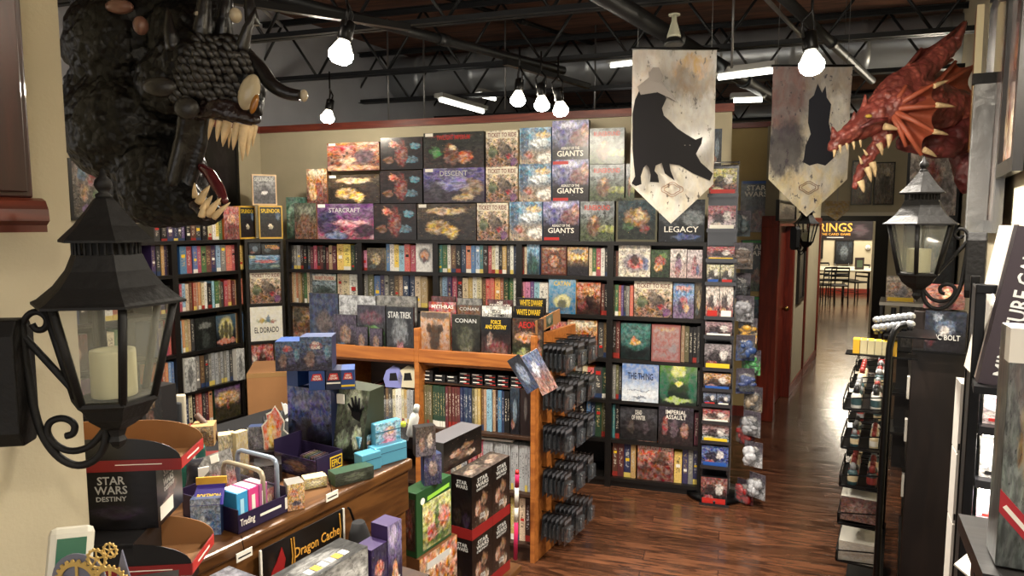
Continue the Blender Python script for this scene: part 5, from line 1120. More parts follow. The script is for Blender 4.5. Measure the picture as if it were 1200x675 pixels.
for (u0, u1, v0, v1) in ((0, 1, 0, .1), (0, 1, .9, 1), (0, .06, .1, .9), (.94, 1, .1, .9)): fr_.box(x+u0*w2, x+u1*w2, -.001, 0, H*(.2+.62*v0), H*(.2+.62*v1))
fr_.build('logo_frame', inky, e); title(e, 'EPIC', x+w2/2, H*.51, w2*.75, H*.34, inky)
for k in range(6):
    MB().box(a0+.01, a0+.075, .02+k*.012, .026+k*.012, .004, .07).build('card_packet', cover('dim%d' % (k % 6), '#000000', '#000000'), e)
m = MB(); sp_ = [(-.03, 0), (.03, 0), (.034, .03), (.03, .05), (.02, .06), (.022, .08), (.012, .1), (.0, .12), (-.01, .105), (-.022, .1), (-.02, .085), (-.034, .07), (-.03, .04)]
q = onz(322, 545, Z)
ob = MB().prism([(x*1.3, z*1.4) for x, z in sp_], 0, .002, fmi=0, mi=1).build('flame_standee', [cover('flame', '#d84418', '#f07028', [(.35, .4, .18, .45, '#f0b83c'), (.3, .3, .08, .3, '#f8e070'), (.85, .4, .15, .3, '#4c8c8c'), (.5, .05, .4, .12, '#1c1418')], '#8c2810', '#f8b060', .12, .12, 6), white], loc=q+Vector((0, .02, .035)), rot=.1); tag(ob, 'cut out card standee of orange flames with white edge', 'standee')
MB().prism([(-.045, -.035), (.045, -.035), (.04, .01), (-.03, .012)], -.006, 0).build('base_slot', inkk, ob)
MB().prism([(x*1.44, z*1.46-.002) for x, z in sp_], .0021, .003).build('backing', white, ob)
fb2(291, 319, 500, 541, Z, 12, cover('bluepad', '#6c7488', '#3c3f54', [(.5, .5, .3, .3, '#8c90a8')], '#1c1c2a', '#a8acc0', .3, .25, 6), 'dusky blue packet standing behind the flame standee', None, side='dark blue', dep=.04)
fb2(296, 330, 546, 566, Z, 20, cover('blackgadget', '#18181c', '#141416', [(.5, .5, .3, .3, '#3a3c48')], '#08080a', '#6c6c78', .3, .25, 6), 'low black box in front of the flame standee', None, side='black', dep=.09)
fb2(296, 322, 530, 546, Z, 14, c_dims[0], 'small violet black box between the dusky blue packet and the flame standee', None, side='black', dep=.05)
# small yellow and orange boxes in the tray corner
fb2(336, 357, 567, 598, Z, 30, cover('yellowfox', '#e0b44c', '#c88c3c', [(.4, .65, .25, .15, '#c8542c'), (.5, .25, .3, .1, '#34446c')], '#5c3c1c', '#f0e0b0', .3, .4, 6), 'small yellow box with orange picture standing on the counter edge', None, side='grey', dep=.06)
fb2(356, 383, 560, 572, Z, 30, cover('smallyellow', '#c8b46c', '#a89850', [(.5, .5, .3, .3, '#e0d8b0')], '#5c5c3c', '#f0e8d0', .2, .4, 6), 'small flat cream box between the yellow box and the purple display', None, side='cream', dep=.05)
# dark purple tray with coloured boxes
Pt = Plane(tuple(CF.pt(0, 0, -.035).xy), dc); u0, u1 = Pt.s_at(279, Z+.02), Pt.s_at(341, Z+.02)
e = empty('card_tray', 'long dark purple card tray with white lettering along the counter edge', 'tray', Pt.pt(u0, Z), Pt.rot); wt = u1-u0; ht = .052
m = MB().box(0, wt, 0, .003, 0, ht, 0).box(0, .003, 0, .24, 0, ht*1.3).box(wt-.003, wt, 0, .24, 0, ht*1.3).box(0, wt, .237, .24, 0, ht*1.6).box(0, wt, 0, .24, 0, .003); m.build('tray', pv, e)
title(e, 'Trading', wt*.17, ht*.5, wt*.26, ht*.5, inkw); MB().box(wt*.4, wt*.8, -.001, 0, ht*.44, ht*.58).build('white_line', inkw, e); MB().box(wt*.88, wt*.97, -.001, 0, ht*.2, ht*.85).build('white_label', inkw, e)
for k, (a, b_, cc, nm) in enumerate(((.008, .045, '#3c94c8', 'bright blue'), (.047, .082, '#d04484', 'magenta'), (.084, .112, '#a8588c', 'mauve'))):
    ob = MB().box(0, b_-a, 0, .07, 0, .105).build('card_carton', mat('carton_'+nm, cc, .35), loc=Pt.pt(u0+a*1.0+.0, Z+.004, -.012), rot=Pt.rot, bevel=.002); tag(ob, nm + ' card carton standing in the purple tray', 'card carton')
    MB().box((b_-a)*.3, (b_-a)*.62, -.001, 0, .015, .085).build('print', inkw if k else mat('ink_pale_blue', '#a8d4e8', .4), ob); MB().box(.004, b_-a-.004, .005, .065, .105, .106).build('top_print', inkw, ob)
for k, (t_, dy, hh, cc, nm, w_) in enumerate(((.15, -.02, .12, '#a89c84', 'cream', .006), (.19, -.03, .14, '#8c98a8', 'blue grey', .006))):
    m = MB(); W = .17; hh2 = hh+.02
    pts = [(0, .012), (0, hh2-.02), (.006, hh2-.006), (.02, hh2), (W-.02, hh2), (W-.006, hh2-.006), (W, hh2-.02), (W, .012)]
    m.tube([(0, y_, z_) for y_, z_ in pts], .007, 8)
    ob = m.build('tin_frame', mat('frame_'+nm, cc, .35, .3), loc=Pt.pt(u0+.10+k*.05, Z+.004, -.015), rot=Pt.rot)
    tag(ob, nm + ' rounded open frame standing across the purple tray', 'frame'); MB().box(-.001, .001, .008, W-.008, .01, hh2-.03).build('window_sheet', clear, ob)
for k, (t_, dp, hh, cc) in enumerate(((.12, .03, .075, '#a8443c'), (.165, .04, .06, '#5c4c48'), (.205, .03, .08, '#3c3c44'), (.245, .05, .06, '#6c5c74'))):
    if t_+.03 > wt: continue
    ob = MB().box(0, .03, 0, .06, 0, hh).build('card_carton', cover('cart%d' % k, cc, '#3c3434', [(.5, .6, .3, .2, '#c8a880')], '#1c1818', '#d8d0c0', .3, .4, 6), loc=Pt.pt(u0+t_, Z+.004, -.03), rot=Pt.rot); tag(ob, ['red', 'brown', 'dark grey', 'mauve grey'][k] + ' printed carton in the far half of the purple tray', 'card carton')
# purple and yellow trading card box
e = fb2(222, 258, 585, 628, Z, 10, cover('bluedots', '#8ca0b8', '#4c7cac', [(.4, .3, .25, .2, '#c8d4dc'), (.7, .5, .2, .15, '#34588c')], '#2c4474', '#e8eef2', .4, .5, 6), 'purple and pale blue trading card box with yellow lettering', None, side='dark blue', dep=.06, name='card_box', cat='card box')
PH = .12
m = MB(); m.face([(0, -.001, .085), (.085, -.001, .085), (.08, .05, .125), (.008, .05, .125)], None, 0); fl = m.build('lid_flap', mat('purple_lid', '#35287c', .35), e); 
title(e, 'POKEMON', .043, .103, .06, .014, inky, y=.02, rotm=(-.9, 0, 0))
MB().box(.004, .084, .05, .055, .125, .145).build('yellow_crown', mat('amber_card', '#d0a03c', .4), e)
# loose goods behind: red blister packs, boards, figures, dark clutter
rnd = random.Random(5)
ob = MB().box(-.05, .05, 0, .004, 0, .16, 0, M=Matrix.Rotation(-.5, 4, 'X') @ Matrix.Rotation(-.35, 4, 'Y')).build('blister_pack', cover('redpack', '#8c8c8c', '#c83c34', [(.4, .4, .25, .2, '#e0584c'), (.6, .2, .25, .15, '#d84434')], '#5c2824', '#e8d8d4', .3, .4, 6), loc=onz(262, 595, Z)+Vector((0, .0, .01))); tag(ob, 'leaning red and clear blister pack behind the purple card box', 'blister pack')
MB().box(-.012, .012, -.004, 0, .13, .155, 0, M=Matrix.Rotation(-.5, 4, 'X') @ Matrix.Rotation(-.35, 4, 'Y')).build('hang_tag', white, ob)
fb2(256, 276, 510, 560, Z, 25, cover('creamgame', '#c8b88c', '#a89468', [(.5, .4, .35, .3, '#c8c0bc'), (.5, .6, .2, .1, '#8c3c4c')], '#4c4034', '#e8e0cc', .25, .35, 7), 'cream edged picture box standing open behind the red pack', None, side='cream', dep=.05)
fb2(277, 291, 506, 558, Z, 60, cover('creamspine', '#c0ac78', '#b8a470', [(.5, .5, .3, .3, '#a88c54')], '#5c4c2c', '#e8e0cc', .1, .2, 7), 'tall narrow cream box at the right of the open picture box', None, side='cream', dep=.03)
ob = MB().lathe([(.0105, 0), (.0105, .2)], 14).build('cardboard_tube', mat('tube_brown', '#4c3424', .6), loc=onz(268, 540, Z)+Vector((0, .05, .008))); ob.rotation_euler = (.2, -.62, 0); tag(ob, 'dark brown tube leaning among the counter goods', 'tube')
ob = MB().ball((0, 0, .02), .02, 16).build('wooden_ball', mat('pale_wood_ball', '#c8a070', .5), loc=onz(240, 545, Z)); tag(ob, 'pale wooden ball at the mouth of the upper cardboard display', 'ball')
MB().lathe([(.003, .04), (.008, .045), (.004, .055)], 10).build('stem', card, ob)
# card stand with gold landscape
fb2(222, 250, 500, 524, Z+.06, 15, cover('goldland', '#b89c6c', '#8c6c3c', [(.5, .5, .3, .3, '#5c4424')], '#3c2c18', '#d8c08c', .5, .3, 7), 'gold toned landscape box behind the upper cardboard display', None, side='tan', dep=.08)
fb2(222, 252, 522, 560, Z, 15, c_dims[1], 'dark red box carrying the gold toned landscape box', None, side='dark red', dep=.1, H=.059)
# teal bags
for k, (px, py, cc, nm) in enumerate(((212, 580, '#2c7c74', 'teal'), (226, 568, '#34645c', 'dark teal'), (238, 585, '#3c3c44', 'charcoal'))):
    m = MB(); rr = random.Random(k+3); rows = []
    for j in range(7):
        v = j/6; w_ = .045*(1-.25*abs(v-.4)); rows.append([(w_*math.cos(a)*(1+.15*rr.random()), .016*math.sin(a)*(1.3-v)+.004*rr.random(), .02+v*.13) for a in [i*PI/6 for i in range(12)]])
    m.grid(rows, True, 0, True, True); ob = m.build('foil_pouch', mat('foil_'+nm, cc, .25, .4, bump=.5, bscale=25), loc=onz(px, py, Z)+Vector((0, 0, -.02)), rot=.3*k); tag(ob, nm + ' crinkled foil pouch behind the cardboard displays', 'pouch')
    MB().box(-.015, .015, -.03, -.026, .1, .13).build('label', white, ob)
# dark clutter: miniatures on a black mat behind the counter items, laptop-like monitor
ZB = CZ-.02
MBt = MB().box(-.55, .45, 0, .5, -.03, 0)
bk = empty('back_table', 'low black covered table behind the counter crowded with miniatures', 'table', CF.pt(-.35, CZ-.18, -.75), CF.rot)
MB().box(-.9, 1.0, .0, .75, -.03, 0).build('tabletop', mat('black_cloth', '#121214', .9), bk)
for a in (-.86, .96): MB().box(a-.02, a+.02, .04, .08, -(CZ-.18), -.03).box(a-.02, a+.02, .68, .72, -(CZ-.18), -.03).build('leg_pair', blackwood, bk)
rr = random.Random(11); mn = mat('grey_mini', '#4c4e52', .6); mnc = [mn, mat('mini_blue', '#34588c', .5), mat('mini_red', '#8c3430', .5), mat('mini_white', '#b8b8b4', .5), mat('mini_dark', '#1c1c20', .5), mat('mini_green', '#7c8c34', .5)]
protos = []
for p_ in range(3):
    m = MB(); m.lathe([(.018, 0), (.018, .004), (.014, .006)], 12); m.ball((0, 0, .022), (.009, .007, .016), 8); m.ball((0, 0, .044), .006, 8)
    m.tube([(0, 0, .03), (.016, -.004, .034+.008*p_), (.024, -.006, .05)], [.004, .003, .002], 6); m.tube([(0, 0, .03), (-.014, -.004, .024), (-.018, -.006, .012+.01*p_)], [.004, .003, .002], 6)
    if p_ == 2: m.prism([(-.02, .02), (0, .03), (-.03, .06)], .0, .002); m.prism([(0, .03), (.02, .02), (.03, .06)], .0, .002)
    protos.append(m)
spots = []
wds = ['grey', 'blue', 'red', 'white', 'black', 'lime green']
n_ = 0
for k in range(44):
    c = rr.randrange(6) if k else 5; lx, ly = rr.uniform(-.6, .95), rr.uniform(.05, .7)
    P_ = CF.pt(-.35+lx, CZ-.18, -.75-ly)
    m = protos[rr.randrange(3)]; ob = m.build('miniature', mnc[c], loc=P_, rot=rr.random()*6); s_ = rr.uniform(1.2, 2.2); ob.scale = (s_,)*3
    tag(ob, f"{wds[c]} miniature, {ORD[k] if k < 40 else 'last but ' + ORD[43-k]} set down on the {'near' if ly < .35 else 'far'} side of the black table", 'miniature', 'miniatures on the black table')
# monitor seen from behind
e = empty('monitor', 'small monitor with beige frame and dark grey back on the black table', 'monitor', at(201, 503, 2.75), .25); hz_ = at(201, 503, 2.75).z-(CZ-.18)
MB().box(-.05, .055, .0, .03, .0, .14).build('casing', mat('beige_plastic', '#a8a08c', .5), e, bevel=.006); MB().box(-.045, .045, -.022, 0, .0, .115).build('back_cover', mat('dark_grey_plastic', '#2a2b2d', .4), e, bevel=.008)
MB().lathe([(.05, -hz_+.001), (.05, -hz_+.012), (.012, -hz_+.02), (.012, .01)], 16, c=(0, .01, 0)).build('stand', blackmetal, e)
# brown cardboard carton in front of the corner bookcase
fbk = Plane(tuple(at(315, 470, 4.3).xy), (math.cos(.25), math.sin(.25)))
t0, t1 = fbk.s_at(289, .9), fbk.s_at(345, .9); zt_ = fbk.z_at((t0+t1)/2, 436)
for k, (za, zb_) in enumerate(((0, zt_*.5), (zt_*.5+.002, zt_))):
    ob = MB().box(0, t1-t0, 0, .4, 0, zb_-za-.002).build('cardboard_carton', card, loc=fbk.pt(t0, za), rot=fbk.rot, bevel=.004); tag(ob, ['lower', 'upper'][k] + ' plain brown carton standing before the corner bookcase', 'carton')
    MB().box(0, t1-t0, -.001, 0, (zb_-za)*.93, (zb_-za)*.99).build('tape', mat('packing_tape', '#8c6c44', .3), ob)
    if k: MB().box((t1-t0)*.5, (t1-t0)*.78, -.0015, 0, .05, .14).build('label', mat('pale_label', '#8c94a0', .5), ob)
# near dark book display leaning left of the monitor: tall fantasy box behind the lantern
fb2(166, 191, 452, 520, Z, -20, cover('goblins', '#2c241c', '#241c1c', [(.5, .75, .2, .12, '#c8842c'), (.4, .45, .2, .15, '#8c5c3c'), (.6, .3, .15, .12, '#5c3c44'), (.35, .2, .15, .1, '#a87c5c')], '#100e0c', '#d8a060', .45, .35, 7), 'tall dark box with orange lit figures behind the upper cardboard display', None, side='black', dep=.07)
# ================================================================== CARDBOARD DISPLAYS AT THE NEAR END
swc = cover('darkspace', '#0e0c10', '#120e12', [(.3, .35, .2, .15, '#2c2018'), (.7, .3, .2, .12, '#2c1c34')], '#08080a', '#3c2c28', .3, .15, 7)
swc2 = cover('darkspace2', '#141014', '#1c1412', [(.4, .3, .2, .12, '#7c5040'), (.6, .5, .2, .12, '#5c3c34')], '#08080a', '#8c7060', .4, .3, 7)
blk_card = mat('black_card', '#0e0d0e', .35); redc = mat('red_card', '#7c1a1a', .4)
DW, DD = .30, .15; RD_ = 6.0
def half_tray(q, lab, zt, k):
    """open cardboard tray whose cheeks sweep down in an arc towards the aisle"""
    e = empty('card_display', lab, 'display box', q, math.radians(RD_)); h = .075; lip = .026
    arc = [(-DW, 0), (0, 0), (0, lip)] + [(-.0-.115*math.sin(a*PI/16)*1.0-.0, lip+(h-lip)*(1-math.cos(a*PI/16))) for a in range(1, 9)] + [(-DW, h)]
    arc = [(-DW, 0), (0, 0), (0, lip)] + [(-.13*(1-math.cos(a*PI/16)), lip+(h-lip)*math.sin(a*PI/16)) for a in range(1, 9)] + [(-DW, h)]
    MB().prism(arc, 0, .002).build('near_cheek', blk_card, e); MB().prism(arc, DD-.002, DD).build('far_cheek', card, e)
    MB().box(-DW, 0, .002, DD-.002, 0, .002).build('floor_panel', card, e); MB().box(-DW, -DW+.002, .002, DD-.002, 0, h).build('back_panel', card, e)
    MB().box(-.002, .0, .002, DD-.002, 0, lip).build('front_lip', redc, e)
    MB().box(-DW, .001, -.0015, -.0003, 0, lip).build('red_band', redc, e)
    MB().box(-.14, -.04, -.0022, -.0014, lip*.55, lip*.62).build('white_line', inkw, e)
    o = MB().box(.0002, .0012, .004, DD-.004, .001, lip-.001).build('lip_print', mat('bright_red_card', '#b0302c', .4), e)
    MB().box(.0012, .0018, DD*.25, DD*.75, lip*.4, lip*.55).build('white_line', inkw, o)
    return e
def sw_body(q, z0, z1, lab):
    e = empty('booster_carton', lab, 'carton', (q.x, q.y, z0), math.radians(RD_)); H = z1-z0
    b_ = MB().box(-DW, 0, 0, DD, 0, H, 0, front=1, right=2).build('carton', [blk_card, swc, swc2], e)
    title(e, 'STAR\nWARS', -.098, H*.76, .07, H*.3, inks); 
    if H > .1: title(e, 'DESTINY', -.098, H*.53, .065, H*.08, inks)
    t_ = title(e, 'STAR\nWARS', 0, 0, .06, H*.3, inks, rotm=(0, 0, PI/2)); t_.location = (.0014, DD*.42, H*.76)
    if H > .1: t_ = title(e, 'DESTINY', 0, 0, .06, H*.07, inks, rotm=(0, 0, PI/2)); t_.location = (.0014, DD*.45, H*.55)
    return e
q = at(183, 560, 1.50); qa = Vector((q.x, q.y, 0)); qt = at(212, 548, 1.50)
z1, z2, z3 = 1.343, 1.205, 1.125
half_tray(Vector((qt.x, qt.y, z1)), 'upper black and brown cardboard tray with red band, in front of the monitor', 0, 0)
sw_body(qa, z2+.0, z1-.001, 'black booster carton with large silver lettering beside the wall corner')
MB().box(.001, .0018, .01, .085, .012, .045).build('price_sticker', white, [x for x in C.objects if x.name == 'booster_carton'][0])
q2 = at(224, 650, 1.44)
half_tray(Vector((q2.x, q2.y, z3)), 'lower black and brown cardboard tray with red band, near the gears', 0, 1)
MB().box(-DW, -.12, .0, DD, 0, z2-z3-.002).build('packet_stack', mat('side_black', COL['black'], .45), [x for x in C.objects if x.name.startswith('card_display')][-1])
sw_body(Vector((q2.x-.04, q2.y, 0)), Z, z3-.001, 'lowest black booster carton under the lower tray')
# ================================================================== STACKS BEYOND THE COUNTER END
PZ = .30
pl = onz(545, 700, PZ); 
SW = Plane(tuple(at(553, 600, 2.75).xy), dc)
e = empty('low_platform', 'low wooden platform under the stacked boxes at the counter end', 'platform', SW.pt(-.62, 0, .03), SW.rot)
MB().box(0, 1.0, 0, .36, PZ-.03, PZ).build('top', honeyd, e, bevel=.004)
for x in (.02, .94): MB().box(x, x+.04, .02, .34, 0, PZ-.03).build('leg_board', honeyd, e)
swf = cover('swfigs', '#12100f', '#2c1c14', [(.3, .45, .15, .12, '#a87854'), (.6, .55, .15, .12, '#8c6044'), (.5, .3, .2, .1, '#6c4834'), (.7, .25, .1, .08, '#c89878')], '#0b0a0a', '#b88c6c', .4, .45, 6)
swt = cover('swtop', '#3c342c', '#4c4038', [(.3, .4, .2, .2, '#8c7460'), (.7, .6, .2, .2, '#7c6450')], '#1c1816', '#d8b89c', .3, .5, 5)
zc1 = SW.z_at(.0, 634, 0); zt1_ = SW.z_at(0, 560, 0); t1 = SW.s_at(577, .8); t2 = SW.s_at(597.5, .8)
for r, (za, zb_, rn_) in enumerate(((PZ+.001, zc1-.001, 'lower'), (zc1, zt1_, 'upper'))):
    for c, (a, b_) in enumerate(((0, t1-.002), (t1, t2))):
        H = zb_-za
        ob = MB().box(0, b_-a, 0, .105, 0, H, 0, front=1, left=2, top=3).build('booster_carton', [blk_card, swf, swc, swt], loc=SW.pt(a, za), rot=SW.rot); w = b_-a
        tag(ob, f"{rn_} {['near', 'far'][c]} black booster carton with silver lettering in the stack past the counter", 'carton')
        title(ob, 'STAR\nWARS', w*.5, H*.86, w*.6, H*.15, inks); title(ob, 'DESTINY', w*.5, H*.75, w*.55, H*.035, inks)
        MB().box(-.0006, w+.0006, -.001, 0, 0, H*.17).build('red_band', redc, ob)
        title(ob, 'STAR\nWARS', w*.5, H*.3, w*.3, H*.09, inks)
        if c == 0:
            MB().box(-.001, 0, 0, .105, 0, H*.17).build('red_band', redc, ob); t_ = title(ob, 'STAR\nWARS', 0, 0, .06, H*.13, inks, rotm=(0, 0, -PI/2)); t_.location = (-.0014, .05, H*.86)
# green vegetable game
GP = Plane(tuple(at(488, 610, 2.45).xy), dc); zg0 = GP.z_at(0, 655); zg1 = GP.z_at(0, 579); wg = GP.s_at(529, .8)
c_veg = cover('garden', '#c8c86c', '#8c8c3c', [(.35, .3, .22, .2, '#b82c2c'), (.75, .5, .2, .25, '#c03434'), (.5, .55, .08, .35, '#34602c'), (.2, .65, .15, .15, '#d89c3c'), (.6, .1, .4, .08, '#3c5c28')], '#3c4420', '#e8d870', .3, .35, 6)
grn = mat('forest_green_card', '#1f4424', .4)
ob = MB().box(0, wg, 0, .07, 0, zg1-zg0, 0).build('game_box', grn, loc=GP.pt(0, zg0), rot=GP.rot, bevel=.002); tag(ob, 'large green game box with red vegetables and pale green lettering', 'board game'); H = zg1-zg0
MB().box(wg*.16, wg*.97, -.0012, 0, H*.05, H*.78, 0, front=1).build('picture', [grn, c_veg], ob); MB().lathe([(.0001, 0), (.013, 0), (.013, .001)], 20, M=Matrix.Translation((wg*.17, 0, H*.83)) @ Matrix.Rotation(PI/2, 4, 'X')).build('round_seal', inkw, ob)
MB().prism([(wg*.3, H*.8), (wg*.93, H*.83), (wg*.93, H*.89), (wg*.3, H*.86)], -.001, 0).build('lime_strip', mat('ink_lime', '#8cc444', .4), ob)
MB().box(-.001, 0, .006, .064, H*.1, H*.9, 0, left=1).build('side_picture', [grn, cover('vegside', '#4c3c28', '#3c2418', [(.5, .5, .3, .3, '#7c3424')], '#1c1410', '#8c6c4c', .4, .3, 6)], ob)
zo = zg0-.002
ob = MB().box(-.0, wg*1.08, 0, .13, 0, zo-PZ-.001, 0, front=1).build('game_box', [mat('side_brown', COL['brown'], .4), cover('orangegame', '#b8702c', '#8c4c1c', [(.5, .85, .35, .06, '#e8d8b0'), (.35, .3, .12, .25, '#2c1c14'), (.7, .3, .12, .25, '#3c2418')], '#2c180c', '#e8a84c', .4, .4, 6)], loc=GP.pt(-.0, PZ+.001, .012), rot=GP.rot); tag(ob, 'orange brown game box under the green vegetable game', 'board game')
MB().box(wg*.2, wg*.85, -.001, 0, (zo-PZ)*.82, (zo-PZ)*.9).build('title_band', inks, ob)
zt_ = zg1+.001; P2 = Plane(tuple(at(497, 560, 2.52).xy), (math.cos(math.radians(25)), math.sin(math.radians(25))))
e1 = facebox(P2, 497, 518, 533, zt_, cover('bluefigs', '#4c4c7c', '#34345c', [(.5, .55, .25, .25, '#9c8070'), (.4, .7, .12, .1, '#c8b0a0')], '#1a1a30', '#c8c0c8', .4, .4, 6), 'blue violet figure box standing on the green game', None, side='dark blue', dep=.05, off=0)
z_ = P2.z_at(.0, 533)+.001
P3 = Plane(tuple(at(497, 520, 2.50).xy), (math.cos(math.radians(25)), math.sin(math.radians(25))))
facebox(P3, 487, 511, 500, z_, cover('figbox', '#5c4c44', '#6c6470', [(.3, .4, .15, .25, '#a8785c'), (.7, .5, .15, .25, '#d0b8a0')], '#1c1818', '#e0d8d0', .4, .4, 6), 'small box with two pale figures on top of the blue violet one', None, side='black', dep=.045, off=0)
P4 = Plane(tuple(at(528, 560, 2.9).xy), dc); zq = SW.z_at(0, 560)+.0
ob = MB().box(0, .3, 0, .11, 0, .13, 0, top=1, front=2).build('game_box', [mat('side_dark grey', COL['dark grey'], .4), mat('grey_lid', '#5c5c60', .3), swf], loc=P4.pt(-.1, zq+.002-.0, .035), rot=P4.rot); tag(ob, 'long dark grey box with pale lid on top of the booster stack', 'board game')
# hanging things on the counter front
sg = Plane(tuple(CF.pt(0, 0, .012).xy), dc); a0, a1 = sg.s_at(306, .95), sg.s_at(401, .95); zs_ = CZ-.045
hh = .2
ob = MB().box(0, a1-a0, -.003, 0, -hh, 0, 0, front=1).build('shop_sign', [inkk, cover('signground', '#14100c', '#1c140c', [(.1, .5, .05, .4, '#2c1c10')], '#0c0a08', '#3c2810', .2, .15, 6)], loc=sg.pt(a0, zs_), rot=sg.rot); tag(ob, 'black sign with golden flame lettering and a red dragon on the counter front', 'sign'); w = a1-a0
MB().box(-.006, .0, -.006, 0, -hh, 0).build('white_edge', white, ob); MB().box(w, w+.006, -.006, 0, -hh, 0).build('white_edge', white, ob)
title(ob, 'Dragon Cache', w*.66, -hh*.32, w*.58, hh*.2, inkg, y=-.0045); title(ob, "Gamers' Guild", w*.66, -hh*.66, w*.56, hh*.18, inkg, y=-.0045)
dr = [(.02, -.98), (.1, -.9), (.13, -.7), (.06, -.6), (.1, -.4), (.16, -.28), (.22, -.1), (.26, -.3), (.24, -.42), (.3, -.5), (.34, -.62), (.28, -.66), (.26, -.8), (.3, -.98)]
def tri_poly(parent, nm, pts, m, y, th=.002):
    import mathutils.geometry as mg
    v = [Vector((p[0], 0, p[1])) for p in pts]; tr = mg.tessellate_polygon([[Vector((p.x, p.z, 0)) for p in v]]); mb = MB()
    for t in tr:
        q = [v[i] for i in t]; n = (q[1]-q[0]).cross(q[2]-q[0])
        if n.y > 0: q = q[::-1]
        mb.face([(p.x, y, p.z) for p in q]); mb.face([(p.x, y+th, p.z) for p in q[::-1]])
    for i in range(len(v)): a, b_ = v[i], v[(i+1) % len(v)]; mb.face([(a.x, y, a.z), (b_.x, y, b_.z), (b_.x, y+th, b_.z), (a.x, y+th, a.z)])
    return mb.build(nm, m, parent) if parent is not None else mb
tri_poly(ob, 'dragon_print', [(x*w, z*hh) for x, z in dr], mat('sign_red', '#8c1c1c', .4), -.0055)
m = MB()
for x in (.33, .36, .95): m.tube([(w*x, -.005, -.01), (w*(x+.012), -.005, -hh*.3), (w*(x-.008), -.005, -hh*.6), (w*(x+.01), -.005, -hh*.95)], .0022, 5)
m.build('flame_border', inkg, ob)
for k, (px, py, lab) in enumerate(((287, 650, 'white price tag on string near the left end of the hanging sign'), (350+40, 581, 'white price tag on string right of the hanging sign'))):
    t = sg.s_at(px, .98, .01); z = sg.z_at(t, py, .01)
    ob = MB().box(-.025, .025, -.001, .001, -.012, .012).build('price_tag', white, loc=sg.pt(t, z, .01), rot=sg.rot); tag(ob, lab, 'price tag'); MB().tube([(0, 0, .012), (0, .01, .05)], .0012, 5).build('string', blackmetal, ob); MB().box(-.02, .02, -.0016, -.001, -.004, .0).build('print', inkk, ob)
# black cloth bag hanging
t = sg.s_at(412, .9); m = MB(); rows = []; rr = random.Random(3)
for j in range(9):
    v = j/8; w_ = .02+.07*v**.7; rows.append([(w_*math.cos(a)*(1+.12*math.sin(3*a+j)), -.02+.02*math.sin(a)*(1+v*.5), -.01-.27*v+.01*math.cos(2*a)*v) for a in [i*PI/8 for i in range(16)]])
m.grid(rows, True, 0, True, True); ob = m.build('cloth_bag', mat('black_cloth', '#121214', .9), loc=sg.pt(t-.02, CZ-.075, .03), rot=sg.rot); tag(ob, 'limp black cloth bag hanging from the counter front', 'bag')
MB().tube([(0, 0, -.01), (.005, .02, .02), (-.008, .015, .03)], .004, 6).build('strap', blackmetal, ob)
# grey stone picture box and neighbours in front of the counter, on a stool
ST = .62
P5 = Plane(tuple(CF.pt(0, 0, .30).xy), dc); a0, a1 = P5.s_at(343, .8), P5.s_at(433, .8); zt_ = P5.z_at(a1, 640)
e = empty('bench', 'low dark bench carrying boxes in front of the counter', 'bench', P5.pt(a0-.3, 0, .03), P5.rot)
MB().box(0, .8, 0, .16, zt_-.21, zt_-.18).build('seat', dko, e); 
for x in (.03, .72): MB().box(x, x+.05, .02, .14, 0, zt_-.21).build('leg_board', dko, e)
zb0 = zt_-.18
c_stone = cover('stones', '#8c8c88', '#4c4a48', [(.75, .6, .25, .3, '#b8b8b4'), (.3, .5, .12, .35, '#6c6864')], '#24221f', '#c8c8c4', .5, .3, 5)
ob = MB().box(0, a1-a0, 0, .1, 0, .179, 0, front=1, top=2).build('game_box', [mat('side_black', COL['black'], .45), c_stone, cover('stonetop', '#3c3c3a', '#3c3c3a', [(.5, .5, .3, .4, '#8c8c88')], '#1c1c1a', '#b0b0ac', .4, .4, 5)], loc=P5.pt(a0, zb0+.001), rot=P5.rot); tag(ob, 'long grey box with misty stone picture in front of the counter', 'board game')
w = a1-a0
MB().tube([(w*.28+.03*math.cos(a*PI/8), -.002, .08+.06*math.sin(a*PI/8)) for a in range(17)], .003, 6).build('arch_print', mat('grey_print', '#6a625c', .35), ob)
for k in range(6): MB().box(w*(.3+k*.09), w*(.37+k*.09), .02, .045, .179, .18).build('lid_picture', [inks, inky, inkw][k % 3], ob)
for k, (x0, x1, h_, cv, lab) in enumerate(((437, 455, .16, cover('violetflame', '#2c2448', '#3c2c5c', [(.5, .6, .3, .15, '#c85c34')], '#141024', '#d8b8e0', .3, .3, 6), 'dark violet box with orange flame, right of the grey stone box'), (456, 472, .2, cover('violetswirl', '#6c5c94', '#241c34', [(.4, .8, .3, .15, '#b8a8d0'), (.5, .25, .2, .2, '#e08c3c')], '#141024', '#d8c8e8', .3, .3, 6), 'violet swirl box beside the green vegetable game'))):
    b0, b1 = P5.s_at(x0, .8), P5.s_at(x1, .8); ob = MB().box(0, b1-b0, 0, .06, 0, h_, 0, front=1).build('game_box', [mat('side_violet', COL['violet'], .4), cv], loc=P5.pt(b0, zb0+.001, 0), rot=P5.rot); tag(ob, lab, 'board game')
    MB().box(.01, b1-b0-.01, -.001, 0, h_*.1, h_*.2).build('title_band', inks, ob)
